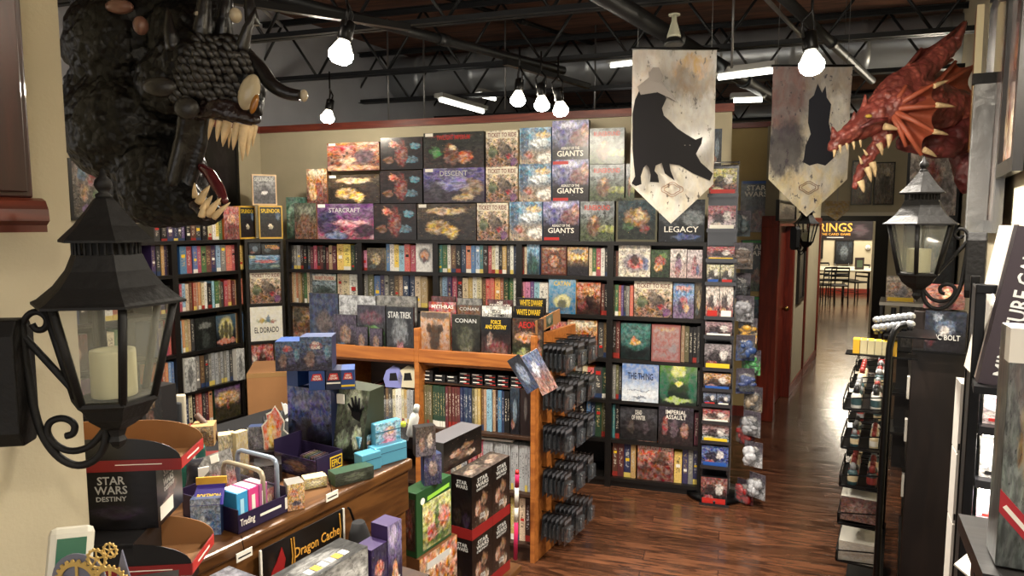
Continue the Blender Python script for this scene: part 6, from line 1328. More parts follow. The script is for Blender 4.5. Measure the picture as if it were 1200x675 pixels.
# grey box at the very near left under the tray
P6 = Plane(tuple(CF.pt(0, 0, .06).xy), dc); a0, a1 = P6.s_at(216, .9), P6.s_at(268, .9)
ob = MB().box(0, a1-a0, 0, .13, 0, .12, 0, front=1, top=1).build('game_box', [mat('side_grey', COL['grey'], .4), cover('greyclouds', '#6c6a72', '#54525c', [(.6, .5, .3, .3, '#8c8a94')], '#2c2a30', '#a8a4b0', .3, .2, 5)], loc=P6.pt(a0, CZ-.13, .14), rot=P6.rot); tag(ob, 'grey cloudy box below the near end of the counter edge', 'board game')
MB().box(.02, .1, -.001, 0, .03, .05).build('title_band', inks, ob)
st = empty('stool', 'small dark stool under the grey cloudy box by the counter', 'stool', P6.pt(a0, 0, .14), P6.rot); MB().box(-.02, a1-a0+.02, 0, .13, CZ-.155, CZ-.131).build('seat', dko, st)
for x in (0, a1-a0-.03):
    for y in (.01, .09): MB().box(x, x+.03, y, y+.03, 0, CZ-.155).build('leg', dko, st)
# pink and white striped pole leaning on the rack
ra, rb = onz(604, 655, .02), at(606, 555, 3.55)
ob = MB(); d = rb-ra
for k, (u, v, mi) in enumerate(((0, .45, 0), (.45, .62, 1), (.62, .85, 1), (.85, 1, 0))): ob.tube([ra*0+d*u, d*v], .012, 10, mi)
ob = ob.build('striped_pole', [mat('hot_pink', '#c8285c', .4), white], loc=ra); tag(ob, 'pink and white striped pole leaning on the front of the oak rack', 'pole'); MB().lathe([(.012, 0), (.008, .02)], 10, c=tuple(d)).build('tip', inkr, ob)
# ================================================================== WALL LANTERNS
def tubes(m, pts, r, n=8): m.tube(pts, r, n); return m
def smooth(pts, it=2):
    for _ in range(it):
        q = [pts[0]]
        for a, b_ in zip(pts[:-1], pts[1:]): q += [a*.75+b_*.25, a*.25+b_*.75]
        pts = q + [pts[-1]]
    return pts
candle = mat('candle_wax', '#b9b48c', .5, vary=.05); 
def lantern(loc, rot, label, brot=0, bracket=True):
    e = empty('wall_lantern', label, 'lantern', loc, rot, None); n = 6
    MB().lathe([(.121, -.004), (.121, 0), (.112, .004), (.086, .026), (.066, .052), (.055, .078), (.05, .078)], n, sm=False).build('lower_roof', iron, e)
    m = MB().lathe([(.05, .072), (.05, .078), (.04, .078), (.04, .1), (.06, .1)], n, sm=False)
    for k in range(30): a = 2*PI*k/30; m.tube([(.049*math.cos(a), .049*math.sin(a), .078), (.049*math.cos(a), .049*math.sin(a), .1)], .0022, 5)
    m.build('gallery', iron, e)
    MB().lathe([(.074, .098), (.074, .102), (.05, .125), (.03, .15), (.017, .168), (.012, .172)], n, sm=False).build('upper_roof', iron, e)
    MB().lathe([(.012, .17), (.013, .176), (.007, .18), (.011, .185), (.014, .192), (.012, .2), (.006, .206), (.004, .216), (.001, .22)], 14).build('finial', iron, e)
    MB().lathe([(.098, -.006), (.061, -.162)], n, sm=False, cap=False).build('glass_panes', glassm, e)
    for k in range(n):
        a = 2*PI*k/n; c, s = math.cos(a), math.sin(a); MB().tube([(.1*c, .1*s, -.003), (.062*c, .062*s, -.166)], .0068, 6).build('corner_post', iron, e)
    MB().lathe([(.068, -.164), (.069, -.17), (.06, -.178), (.05, -.196), (.03, -.212), (.016, -.22), (.012, -.232), (.016, -.24), (.01, -.25), (.002, -.256)], n, sm=False).build('base_cup', iron, e)
    MB().lathe([(.034, -.162), (.035, -.16), (.035, -.088), (.034, -.083), (.028, -.084), (.006, -.087)], 24).build('candle', candle, e)
    if not bracket: return e
    bx = -.163; Z_ = lambda px, py: Vector(((px-130)/702, 0, (352-py)/702))
    br = empty('bracket', None, None, (0, 0, 0), brot); br.parent = e; del_ = 0
    C.objects.unlink(br); bpy.data.objects.remove(br)
    m = MB(); R_ = Matrix.Rotation(brot, 4, 'Z')
    def crv(l, r): m.tube(smooth([R_ @ Z_(*p) for p in l]), r, 8)
    crv([(36, 378), (36, 410), (40, 455), (43, 490), (52, 520), (68, 543), (88, 552), (108, 542), (118, 520), (117, 500), (108, 486), (112, 478), (125, 480)], .0068)
    crv([(118, 505), (110, 516), (98, 529), (78, 533), (62, 524), (53, 508), (57, 494), (72, 490), (85, 498), (83, 511), (74, 513)], .006)
    crv([(34, 385), (40, 368), (52, 362), (63, 371), (60, 384), (50, 386), (46, 378)], .0055)
    crv([(36, 392), (46, 405), (66, 432), (88, 462), (106, 490), (117, 500)], .0062)
    m.build('scroll_bracket', iron, e)
    pl = MB(); pts = [(-.02, -.105), (.02, -.105), (.034, -.08), (.034, .08), (.02, .105), (-.02, .105), (-.034, .08), (-.034, -.08)]
    M2 = R_ @ Matrix.Translation(((14-130)/702, 0, (352-445)/702)) @ Matrix.Rotation(PI/2, 4, 'Z')
    pl.prism(pts, -.032, .02, M=M2); pl.build('wall_plate', iron, e, bevel=.003)
    return e
lp = at(128.5, 352, 1.14); lantern(lp, .18, 'big black six sided lantern with candle on the near left wall', 0)
rp = at(1079, 262, 2.28)
r_ = lantern(rp, -.1, 'black candle lantern on the right, in front of the red dragon head', PI-.55)
cl = at(945, 262, 6.3)
c_ = lantern(cl, .4, 'small black lantern on the corridor wall below the pale banner', 2.4-PI+.9)
# ================================================================== BLACK DRAGON HEAD
def scaly(name, c1, c2, sc, rough, st=.6, spec=.5):
    m, nt, b = newmat(name); Lk = nt.links; tc = N(nt, 'ShaderNodeTexCoord')
    vo = N(nt, 'ShaderNodeTexVoronoi', Scale=float(sc)); vo.feature = 'F1'; Lk.new(tc.outputs['Object'], vo.inputs['Vector'])
    col = mix(nt, mrange(nt, vo.outputs['Distance'], .1, .6), c2, c1); nz = N(nt, 'ShaderNodeTexNoise', Scale=9.0, Detail=5.0); Lk.new(tc.outputs['Object'], nz.inputs['Vector'])
    h = N(nt, 'ShaderNodeHueSaturation'); Lk.new(col, h.inputs['Color']); Lk.new(mrange(nt, nz.outputs['Fac'], .3, .7, .6, 1.25), h.inputs['Value']); Lk.new(h.outputs['Color'], b.inputs['Base Color'])
    bp = N(nt, 'ShaderNodeBump', Strength=st, Distance=.012); bp.invert = True; Lk.new(vo.outputs['Distance'], bp.inputs['Height']); Lk.new(bp.outputs['Normal'], b.inputs['Normal'])
    b.inputs['Roughness'].default_value = rough; b.inputs['Specular IOR Level'].default_value = spec; return m
bk_ = scaly('black_scales', '#070707', '#0c0b0b', 55, .42, .4, .25); bk2 = mat('black_horn', '#141313', .28, bump=.3, bscale=50); bk3 = mat('worn_black', '#24221f', .4, bump=.3, bscale=40, vary=.3)
class Sculpt:
    def __init__(s, Yd, k=None): s.Y = Yd; s.m = MB(); s.b = []
    def P(s, px, py, dy=0): return at(px, py, s.Y+dy)
    def r(s, rp, dy=0): return rp*(s.Y+dy)/800
    def ball(s, px, py, rp, dy=0, sq=1): s.m.ball(s.P(px, py, dy), (s.r(rp), s.r(rp)*sq, s.r(rp)), 16); s.b.append((px, py, rp, dy, sq))
    def chain(s, pts, n=10):
        """pts: (px,py,r,dy)"""
        for (a, b_) in zip(pts[:-1], pts[1:]):
            L_ = math.hypot(b_[0]-a[0], b_[1]-a[1]); k = max(2, int(L_/max(3, min(a[2], b_[2])*.45)))
            for i in range(k+1):
                t = i/k; q = [a[j]*(1-t)+b_[j]*t for j in range(4)]; s.ball(q[0], q[1], q[2], q[3])
    def front(s, px, py):
        best = 9e9
        for (x, y, r, dy, sq) in s.b:
            d2 = (px-x)**2+(py-y)**2
            if d2 < r*r: best = min(best, dy - math.sqrt(r*r-d2)*s.Y/800*sq)
        return best if best < 9e8 else None
    def build(s, name, m, parent, vox, disp=0, dscale=.03, seed=0):
        inv = parent.matrix_basis.inverted() if parent else Matrix.Identity(4)
        s.m.v = [inv @ v for v in s.m.v]; o = s.m.build(name, m, parent)
        r_ = o.modifiers.new('remesh', 'REMESH'); r_.mode = 'VOXEL'; r_.voxel_size = vox; r_.use_smooth_shade = True
        sm_ = o.modifiers.new('smooth', 'SMOOTH'); sm_.iterations = 3; sm_.factor = .6
        if disp:
            t = bpy.data.textures.new(name, 'VORONOI'); t.noise_scale = dscale; d = o.modifiers.new('displace', 'DISPLACE'); d.texture = t; d.strength = disp; d.mid_level = .5
        return o
def spikes(S, name, lst, m, parent, n=8):
    """lst of (px0,py0,px1,py1,r,dy): each spike is a part of its own"""
    inv = parent.matrix_basis.inverted(); 
    for (x0, y0, x1, y1, r, dy) in lst:
        a, b_ = S.P(x0, y0, dy), S.P(x1, y1, dy); mid = a*.5+b_*.5 + Vector((0, -S.r(r)*.35, 0)); rr = S.r(r)
        MB().tube([inv @ p for p in (a, a*.7+mid*.3, mid, mid*.4+b_*.6, b_)], [rr, rr*.98, rr*.72, rr*.42, rr*.06], n).build(name, m, parent)
SD = Sculpt(1.75)
eD = empty('dragon_head', 'huge black horned dragon head with open fanged mouth over the counter', 'sculpture', SD.P(120, 120, .15))
for b_ in ((150, 55, 68, .1), (155, 150, 74, .1), (128, 110, 48, .1), (190, 205, 52, .05), (230, 80, 46, 0), (262, 78, 36, 0), (215, 45, 44, .05), (185, -25, 72, .1), (112, 35, 30, .1), (125, 165, 45, .1), (165, 225, 38, .08), (100, 140, 22, .1), (245, 10, 30, .08), (115, -20, 40, .1)): SD.ball(*b_[:3], dy=b_[3])
SD.ball(97, 165, 22, .1); SD.ball(96, 60, 24, .1); SD.chain([(205, 100, 42, 0), (245, 108, 30, -.02), (280, 118, 22, -.02), (296, 126, 14, -.02)]); SD.chain([(262, 70, 30, 0), (286, 92, 22, 0), (297, 108, 14, 0)])
SD.chain([(185, 225, 42, .03), (222, 243, 22, 0), (248, 252, 12, -.01), (256, 250, 8, -.01)])
SD.build('head', bk_, eD, .0075, .012, .028)
S2 = Sculpt(1.75)
for l in ([(229, 122, 8, -.03), (226, 160, 7, -.02), (214, 205, 9, 0), (207, 232, 8, 0)], [(240, 128, 6, -.02), (238, 165, 6, -.01), (226, 205, 7, 0), (216, 235, 7, 0)], [(219, 120, 8, -.05), (212, 165, 8, -.03), (200, 215, 9, -.03)]): S2.chain(l)
S2.build('cheek_folds', bk2, eD, .006)
S2 = Sculpt(1.75); S2.chain([(232, 134, 8, -.07), (250, 129, 9, -.08), (272, 134, 8, -.08), (296, 141, 6, -.07), (302, 140, 5, -.06)]); S2.chain([(240, 120, 6, -.07), (262, 122, 7, -.08), (284, 130, 6, -.07)]); S3_ = Sculpt(1.75); S3_.chain([(228, 240, 7, -.05), (242, 253, 6, -.06), (257, 248, 5, -.05)]); S3_.build('lower_lip', mat('dark_brown_gum', '#1c1110', .22, bump=.6, bscale=60), eD, .005, .004, .02)
S2.build('upper_lip', mat('dark_brown_gum', '#1c1110', .22, bump=.6, bscale=60), eD, .005, .004, .02)
S2 = Sculpt(1.75); S2.chain([(236, 196, 5, -.02), (246, 204, 7, -.03), (256, 220, 7, -.04), (263, 235, 5, -.05)]); S2.build('tongue', mat('wet_red_tongue', '#4c1c20', .12), eD, .005)
spikes(SD, 'fang', [(249, 140, 244, 164, 3, -.07), (258, 142, 254, 166, 4, -.08), (267, 143, 261, 172, 5.5, -.08), (279, 145, 273, 176, 5, -.09), (286, 147, 284, 189, 5.5, -.09), (293, 148, 290, 184, 4.5, -.08), (299, 147, 296, 172, 3.5, -.07), (270, 150, 268, 174, 2.5, -.04),
                    (233, 238, 246, 217, 5, -.06), (238, 246, 249, 229, 4.5, -.07), (243, 252, 259, 232, 5, -.08), (250, 255, 270, 237, 4, -.08), (229, 232, 228, 214, 3.5, -.05), (256, 240, 260, 212, 2.5, -.02), (236, 254, 241, 238, 4, -.09)], ivory, eD)
spikes(SD, 'horn', [(262, 52, 268, -28, 11, -.0), (282, 62, 300, 8, 8, -.04), (296, 30, 290, -26, 8, -.03), (205, 60, 196, 8, 9, -.08), (100, 96, 74, 92, 12, .08), (98, 112, 86, 106, 6, .06), (236, 48, 246, -30, 12, -.04), (118, 30, 98, -28, 14, .06), (160, 0, 170, -60, 14, .0), (84, 150, 78, 158, 5, .08)], bk2, eD)
inv = eD.matrix_basis.inverted()
hp = smooth([inv @ SD.P(x, y, d) for x, y, d in ((292, 70, -.02), (306, 82, -.03), (318, 100, -.04), (336, 110, -.04), (352, 112, -.04))])
MB().tube(hp, [SD.r(10-4.0*i/(len(hp)-1)) for i in range(len(hp))], 12).build('swept_horn', bk2, eD)
MB().ball(inv @ SD.P(356, 112, -.04), (SD.r(5), SD.r(4), SD.r(7)), 10).build('horn_tip', mat('tip_ivory_glint', '#a89c84', .3), eD)
M_ = Matrix.Rotation(.35, 4, 'Y')
MB().ball(inv @ SD.P(292, 108, -.10), (SD.r(11), SD.r(8), SD.r(20)), 18, M=M_).build('eye', mat('pale_eye', '#a89c80', .12, vary=.2, vscale=14), eD)
MB().ball(inv @ SD.P(298, 122, -.128), (SD.r(4), SD.r(3), SD.r(11)), 12, M=M_).build('eye_slit', mat('amber', '#8c5a1c', .2), eD)
for (x, y, rx, ry, dy, mm, nm) in ((188, 102, 20, 11, -.09, bk3, 'cheek_plate'), (219, 127, 14, 12, -.1, bk3, 'cheek_plate'), (165, 30, 8, 10, -.08, mat('rust_spike', '#6c4c40', .3), 'brow_knob_glint'), (237, 18, 9, 7, -.05, mat('tip_ivory_glint', '#a89c84', .3), 'brow_knob_glint'), (276, 18, 7, 8, -.06, mat('tip_ivory_glint', '#a89c84', .3), 'brow_knob_glint'), (140, 8, 16, 8, -.03, mat('rust_spike', '#6c4c40', .3), 'brow_knob_glint')):
    MB().ball(inv @ SD.P(x, y, dy), (SD.r(rx), SD.r(8), SD.r(ry)), 14).build(nm, mm, eD)  # the two ivory brow balls stand in for white highlights on the head
m = MB(); rr = random.Random(4)
for j in range(10):
    for i in range(14):
        px = 204+i*8.2+(j % 2)*4.1+rr.uniform(-1.6, 1.6); py = 46+j*9.0+rr.uniform(-1.8, 1.8)
        if not (1.0 < (px-190)/(130-py*.4+.1)*1.6): pass
        if px > 306 or (px > 282 and py > 84) or (px < 222 and py < 62) or (px < 240 and py > 118): continue
        f = SD.front(px, py)
        if f is None: continue
        a = .5+rr.random()*.3; m.ball(inv @ SD.P(px, py, f-.002), (SD.r(rr.uniform(3.6, 5)), SD.r(2.6), SD.r(rr.uniform(5, 7.5))), 8, M=Matrix.Rotation(-a, 4, 'Y') @ Matrix.Rotation(.35, 4, 'X'))
m.build('scales', bk3, eD)
wm = SD.P(95, 80, .3); MB().tube([inv @ SD.P(70, 120, .1), inv @ at(40, 115, 1.9)], .05, 10).build('wall_mount', blackwood, eD)
# ================================================================== RED DRAGON HEAD
rd = scaly('red_scales', '#7c3a34', '#a05648', 34, .38, .7); rdo = mat('orange_membrane', '#a8553c', .45, bump=.35, bscale=30, vary=.25); rdd = scaly('deep_red_scales', '#5c2424', '#7c3434', 26, .45, .8)
SR = Sculpt(3.7); eR = empty('dragon_head', 'red dragon head with spread frill leaning out from the right wall', 'sculpture', SR.P(1140, 160, .2))
SR.chain([(1142, 150, 38, .25), (1112, 138, 34, .15), (1080, 122, 28, .05), (1050, 122, 24, 0), (1026, 136, 19, 0), (1004, 152, 13, 0), (984, 163, 9, 0), (975, 172, 6, 0)])
SR.chain([(1030, 118, 12, 0), (1052, 100, 15, 0), (1085, 80, 14, .05), (1118, 50, 9, .08)])
SR.chain([(1050, 148, 11, 0), (1032, 165, 9, 0), (1016, 188, 7, 0), (1005, 208, 6, 0), (1002, 218, 4, 0)])
SR.build('head', rd, eR, .012, .018, .05)
S3 = Sculpt(3.7); S3.chain([(1142, 140, 30, .2), (1142, 185, 26, .15), (1134, 212, 12, .1), (1131, 222, 6, .1)]); S3.chain([(1130, 150, 26, .1), (1112, 168, 18, .05), (1090, 170, 14, .05), (1060, 168, 10, .05)]); S3.build('throat', rdd, eR, .012, .02, .06)
inv = eR.matrix_basis.inverted()
def sheet(parent, S, outline, m, name, ribs=None, th=.012, wav=.0):
    """a membrane spanned between a root and a fan of tips, a little pleated and of real thickness"""
    root, tips = outline; mb = MB(); rows = []
    N_ = 8; allp = []
    for ti in range(len(tips)-1):
        for s_ in range(N_ if ti < len(tips)-2 else N_+1):
            t = s_/N_; x = tips[ti][0]*(1-t)+tips[ti+1][0]*t; y = tips[ti][1]*(1-t)+tips[ti+1][1]*t; d = tips[ti][2]*(1-t)+tips[ti+1][2]*t
            pull = 1-.14*math.sin(PI*t); allp.append((root[0]+(x-root[0])*pull, root[1]+(y-root[1])*pull, root[2]+(d-root[2])*pull, math.sin(PI*t)))
    for k in range(7):
        u = k/6; rows.append([inv @ S.P(root[0]+(p[0]-root[0])*u, root[1]+(p[1]-root[1])*u, root[2]+(p[2]-root[2])*u + .07*u*p[3]) for p in allp])
    mb.grid(rows, False, 0, True); mb.grid([[p+Vector((0, th, 0)) for p in r] for r in rows], False, 0, True)
    mb.grid([rows[-1], [p+Vector((0, th, 0)) for p in rows[-1]]], False, 0, True)
    mb.build(name, m, parent)
    for (x, y, d) in tips:
        a, b_ = S.P(root[0], root[1], root[2]), S.P(x, y, d); MB().tube([inv @ a, inv @ (a*.5+b_*.5+Vector((0, -.012, 0))), inv @ b_], [.02, .014, .009], 8).build(name.replace('membrane', 'rib') if 'membrane' in name else name+'_rib', m, parent)
sheet(eR, SR, ((1042, 128, -.06), [(1062, 100, -.1), (1097, 97, -.16), (1102, 124, -.2), (1097, 156, -.2), (1080, 182, -.16), (1062, 172, -.12)]), rdo, 'frill_membrane')
sheet(eR, SR, ((1085, 110, .08), [(1120, 72, .12), (1143, 76, .16), (1142, 112, .16), (1140, 140, .16)]), rdo, 'rear_frill_membrane')
sheet(eR, SR, ((1030, 118, .02), [(1040, 98, .02), (1080, 57, .05), (1130, 26, .08), (1116, 70, .1)]), rd, 'crest_membrane')
spikes(SR, 'crest_spine', [(1012, 128, 1014, 110, 4, 0), (1022, 120, 1027, 103, 4, 0), (978, 162, 975, 148, 4.5, 0), (1120, 48, 1133, 24, 5, .06), (1112, 62, 1130, 40, 5, .08), (1000, 142, 1001, 130, 3, 0)], rd, eR)
spikes(SR, 'horn_tip', [(1094, 101, 1112, 94, 3, -.16), (1097, 123, 1120, 125, 3, -.2), (1094, 154, 1112, 158, 3, -.2), (1082, 175, 1098, 184, 3.5, -.16), (1036, 148, 1054, 152, 4, -.1), (1042, 158, 1041, 174, 3.4, -.08), (1030, 168, 1034, 182, 3.4, -.07), (1016, 196, 1021, 214, 3.8, -.05), (1022, 190, 1026, 208, 4, -.04), (1008, 212, 1012, 226, 4, -.03)], ivory, eR)
spikes(SR, 'tooth', [(984, 170, 985, 180, 2, -.04), (992, 168, 993, 177, 1.6, -.05), (1000, 166, 1001, 176, 1.8, -.06), (1008, 164, 1009, 173, 1.6, -.07), (1010, 192, 1006, 182, 1.6, -.04), (1016, 182, 1011, 174, 1.6, -.04), (978, 176, 977, 185, 2, -.03)], ivory, eR)
MB().ball(inv @ SR.P(1018, 136, -.085), (.018, .012, .01), 12).build('eye', mat('yellow_eye', '#c8a84c', .15), eR)
MB().tube([inv @ SR.P(x, y, -.1) for x, y in ((1040, 140), (1024, 142), (1008, 150))], [.012, .016, .008], 8).build('brow_ridge', rdd, eR)
MB().box(-.03, .03, -.2, .2, -.28, .22).build('wall_mount', blackwood, eR, loc=inv @ SR.P(1150, 155, .38), rot=-.5)
# ================================================================== NEAR LEFT WALL
mah = wood('mahogany', '#2a0f0c', '#44170f', 2.0, .3, 'Z', coat=.4)
pw = at(35, 150, 1.22)
e = empty('wall_cabinet', 'dark mahogany wall cabinet edge with stepped cornice at the upper left', 'cabinet', (pw.x, pw.y, 0), math.atan2(.868, .497))
za, zb_ = at(32, 272, 1.22).z, 3.0
MB().box(-.5, .0, .002, .045, za+.06, zb_).build('body', mah, e, bevel=.004); 
for k in range(3): MB().box(-.5, .0-.012-k*.014, -.006, .002, za+.07, zb_-.1).build('moulding', mah, e, bevel=.002) if k == 0 else None
m = MB(); prof = [(0, .06), (-.012, .055), (-.02, .04), (-.022, .02), (-.012, .012), (-.012, 0), (.045, 0), (.045, .06)]
for (a, b_) in zip(prof, prof[1:]+prof[:1]): m.face([(-.5, a[0], za+a[1]), (-.5, b_[0], za+b_[1]), (.012, b_[0], za+b_[1]), (.012, a[0], za+a[1])], None, 0)
m.face([(.012, p[0], za+p[1]) for p in prof][::-1]); m.build('base_moulding', wood('mahogany_light', '#4c1f12', '#6a2c18', 2.0, .35, 'X', coat=.3), e)
# card terminal
e = empty('card_terminal', 'white rounded card terminal with green screen at the bottom left', 'card terminal', at(82, 655, 1.18), (.0, 0, .35)); e.rotation_euler = (-.35, .12, .55)
wp = mat('white_plastic', '#c4c0b0', .4)
MB().box(-.036, .036, 0, .03, -.05, .056).build('shell', wp, e, bevel=.012); MB().box(-.022, .024, -.0015, .001, -.03, .036).build('screen', mat('green_screen', '#17553c', .3), e, bevel=.0005)
MB().box(-.03, .03, .005, .02, -.105, -.045).build('stand', wp, e, bevel=.006)
gz_ = at(112, 672, 1.1).z-.0905
sd = empty('side_table', 'small black side table carrying the card terminal and the toothed wheels', 'table', at(98, 690, 1.13)*1.0, .3); sd.location.z = 0
MB().box(-.13, .13, -.1, .12, gz_-.02, gz_).build('top', blackwood, sd)
for x in (-.12, .1):
    for y in (-.09, .09): MB().box(x, x+.02, y, y+.02, 0, gz_-.02).build('leg', blackwood, sd)
# counter top organiser with brass gears
ge = empty('gear_ornament', 'ornament of brass toothed wheels at the bottom left corner', 'ornament', at(112, 672, 1.1), -.1)
gm = mat('laser_cut_brass', '#c4a45c', .45, .2)
def gear(x, z, r, y, n=18, nm='gear_wheel'):
    m = MB(); o_, i_ = [], []
    for k in range(n*4):
        a = 2*PI*k/(n*4); rr_ = r*(1.0 if k % 4 in (0, 1) else .88); o_.append((x+rr_*math.cos(a), z+rr_*math.sin(a))); i_.append((x+r*.72*math.cos(a), z+r*.72*math.sin(a)))
    K_ = len(o_)
    for k in range(K_):
        j = (k+1) % K_; a, b_, c, d = o_[k], o_[j], i_[j], i_[k]
        for y_, rev in ((y, 0), (y+.003, 1)):
            p = [(q_[0], y_, q_[1]) for q_ in (d, a, b_, c)]; m.face(p[::-1] if rev else p)
        m.face([(a[0], y, a[1]), (a[0], y+.003, a[1]), (b_[0], y+.003, b_[1]), (b_[0], y, b_[1])]); m.face([(d[0], y, d[1]), (c[0], y, c[1]), (c[0], y+.003, c[1]), (d[0], y+.003, d[1])])
    for k in range(5):
        a = 2*PI*k/5+.3; M3 = Matrix.Translation((x, y, z)) @ Matrix.Rotation(-a, 4, 'Y') @ Matrix.Rotation(.35, 4, 'X'); m.box(0, r*.75, 0, .003, -r*.05, r*.05, M=M3)
    m.lathe([(r*.2, 0), (r*.2, .004)], 16, M=Matrix.Translation((x, y+.004, z)) @ Matrix.Rotation(PI/2, 4, 'X')); m.build(nm, gm, ge)
gear(-.035, -.02, .042, 0, 22); gear(.028, -.018, .036, -.004, 24); gear(.004, .026, .019, -.002, 14); gear(.026, .04, .014, .002, 12); gear(-.0, -.005, .012, .006, 10)
MB().lathe([(.05, 0), (.05, .003)], 28, M=Matrix.Translation((-.035, .008, -.02)) @ Matrix.Rotation(PI/2, 4, 'X')).build('round_back', mat('smoky_disc', '#6a6c7c', .3), ge)
MB().prism([(.02, -.06), (.07, -.06), (.045, .04)], .006, .009).build('angular_back', mat('smoky_disc', '#6a6c7c', .3), ge); MB().box(-.08, .08, -.01, .03, -.09, -.06).build('base', blackwood, ge)
# ================================================================== FAR ROOM
fw = Plane((9.5, fY), db)
def onwall(P, px0, px1, y0, y1, off=.02):
    pm = (y0+y1)/2; t0 = P.s_at(px0, P.hit(px0, pm, off).z, off); t1 = P.s_at(px1, P.hit(px1, pm, off).z, off); tm_ = (t0+t1)/2
    return t0, t1, P.z_at(tm_, y1, off), P.z_at(tm_, y0, off)
t0, t1, z0, z1 = onwall(fw, 925, 1023, 259, 281)
ob = MB().box(0, t1-t0, 0, .01, 0, z1-z0, 0, front=1).build('sign_banner', [inkk, cover('signbrown', '#1c1416', '#241a1c', [(.85, .5, .1, .3, '#4c3840')], '#141014', '#5c4c50', .2, .15, 6)], loc=fw.pt(t0, z0, .02), rot=fw.rot); tag(ob, 'black banner with large gold lettering high on the far room wall', 'banner'); w = t1-t0; h = z1-z0
title(ob, 'RINGS', w*.56, h*.66, w*.40, h*.46, inkg); title(ob, 'THE CARD GAME', w*.56, h*.3, w*.36, h*.12, inkg); MB().box(w*.46, w*.66, -.001, 0, h*.1, h*.15).build('white_line', inks, ob)
framed(fw, 978, 1000, 281, 309, cover('wolfposter', '#2c343c', '#1c2024', [(.5, .5, .25, .3, '#6c7880'), (.5, .25, .2, .15, '#3c4448')], '#121416', '#a8b0b4', .4, .3, 6), 'black framed dark poster with pale beast on the far wall', off=.02, fw=.03)
framed(fw, 950, 964.5, 281, 303, cover('farposter2', '#3c3430', '#241c1c', [(.5, .5, .25, .3, '#8c7860')], '#121010', '#a89c88', .4, .3, 6), 'smaller dark poster at the left edge of the far wall', off=.02, fw=.03)
ob = MB().lathe([(.001, .03), (.06, .028), (.07, .0)], 20, M=Matrix.Rotation(PI/2, 4, 'X')).build('wall_disc', white, loc=fw.hit(1017, 290, .03), rot=fw.rot); tag(ob, 'small round white fixture on the far wall right of the poster', 'fixture'); MB().lathe([(.02, .045), (.02, .03)], 12, M=Matrix.Rotation(PI/2, 4, 'X')).build('centre_cap', inks, ob)
chm = mat('black_chair_metal', '#0d0d0e', .35, .4)
def chair():
    e = empty('dining_chair', 'x', 'chair')
    for sx in (-1, 1):
        MB().tube([(sx*.19, -.2, 0), (sx*.185, -.2, .44)], .014, 8).build('leg', chm, e)
        MB().tube([(sx*.19, .22, 0), (sx*.185, .2, .44), (sx*.185, .24, .86)], .014, 8).build('leg', chm, e)
        MB().tube([(sx*.188, -.2, .18), (sx*.188, .2, .18)], .009, 6).build('stretcher', chm, e)
    MB().box(-.2, .2, -.21, .21, .435, .475).build('seat', mat('black_vinyl', '#151416', .4), e, bevel=.015)
    for z in (.56, .66, .76, .84): MB().box(-.185, .185, .21+(z-.44)*.09, .225+(z-.44)*.09, z, z+.045).build('back_slat', chm, e)
    return e
c0_ = chair(); uc = [0]
def pchair(px, py, rot, lab, Yq=None):
    q = onz(px, py, 0); o = c0_ if not uc[0] else dup(c0_); uc[0] = 1; o.location = q; o.rotation_euler = (0, 0, rot); tag(o, lab, 'chair', 'black ladder back chairs in the far room'); return o
pchair(980, 357, PI-.2, 'black ladder back chair nearest the corridor, its back to us')
pchair(962, 356, PI+.4, 'black ladder back chair at the left of the nearest table')
pchair(1001, 352, -1.2, 'black ladder back chair at the right end of the nearest table')
pchair(965, 349, -.1, 'black ladder back chair beyond the nearest table, left')
pchair(991, 349, .1, 'black ladder back chair beyond the nearest table, right')
def table(px, py, rot, L_, lab):
    q = onz(px, py, 0); e = empty('dining_table', lab, 'table', q, rot); 
    MB().box(-L_/2, L_/2, -.36, .36, .765, .80).build('tabletop', mat('pale_tabletop', '#b8b29c', .4), e, bevel=.006)
    for x in (-L_/2+.1, L_/2-.1):
        for y in (-.28, .28): MB().tube([(x, y, 0), (x, y, .765)], .022, 8).build('leg', chm, e)
    return e
table(984, 355, rotV, 1.5, 'nearest pale topped table in the far room')
table(994, 351, rotV, 1.7, 'farther pale topped table in the far room')
q = at(1007, 318, 15.9); e = empty('menu_stand', 'small dark red menu board standing on the farther table', 'menu', (q.x, q.y, .8012), .1); MB().box(-.11, .11, 0, .02, 0, .28).build('board', mat('dark_menu', '#2c1c1a', .5), e); MB().box(-.07, .07, -.003, 0, .05, .22).build('print', mat('menu_green', '#4c5c44', .5), e)
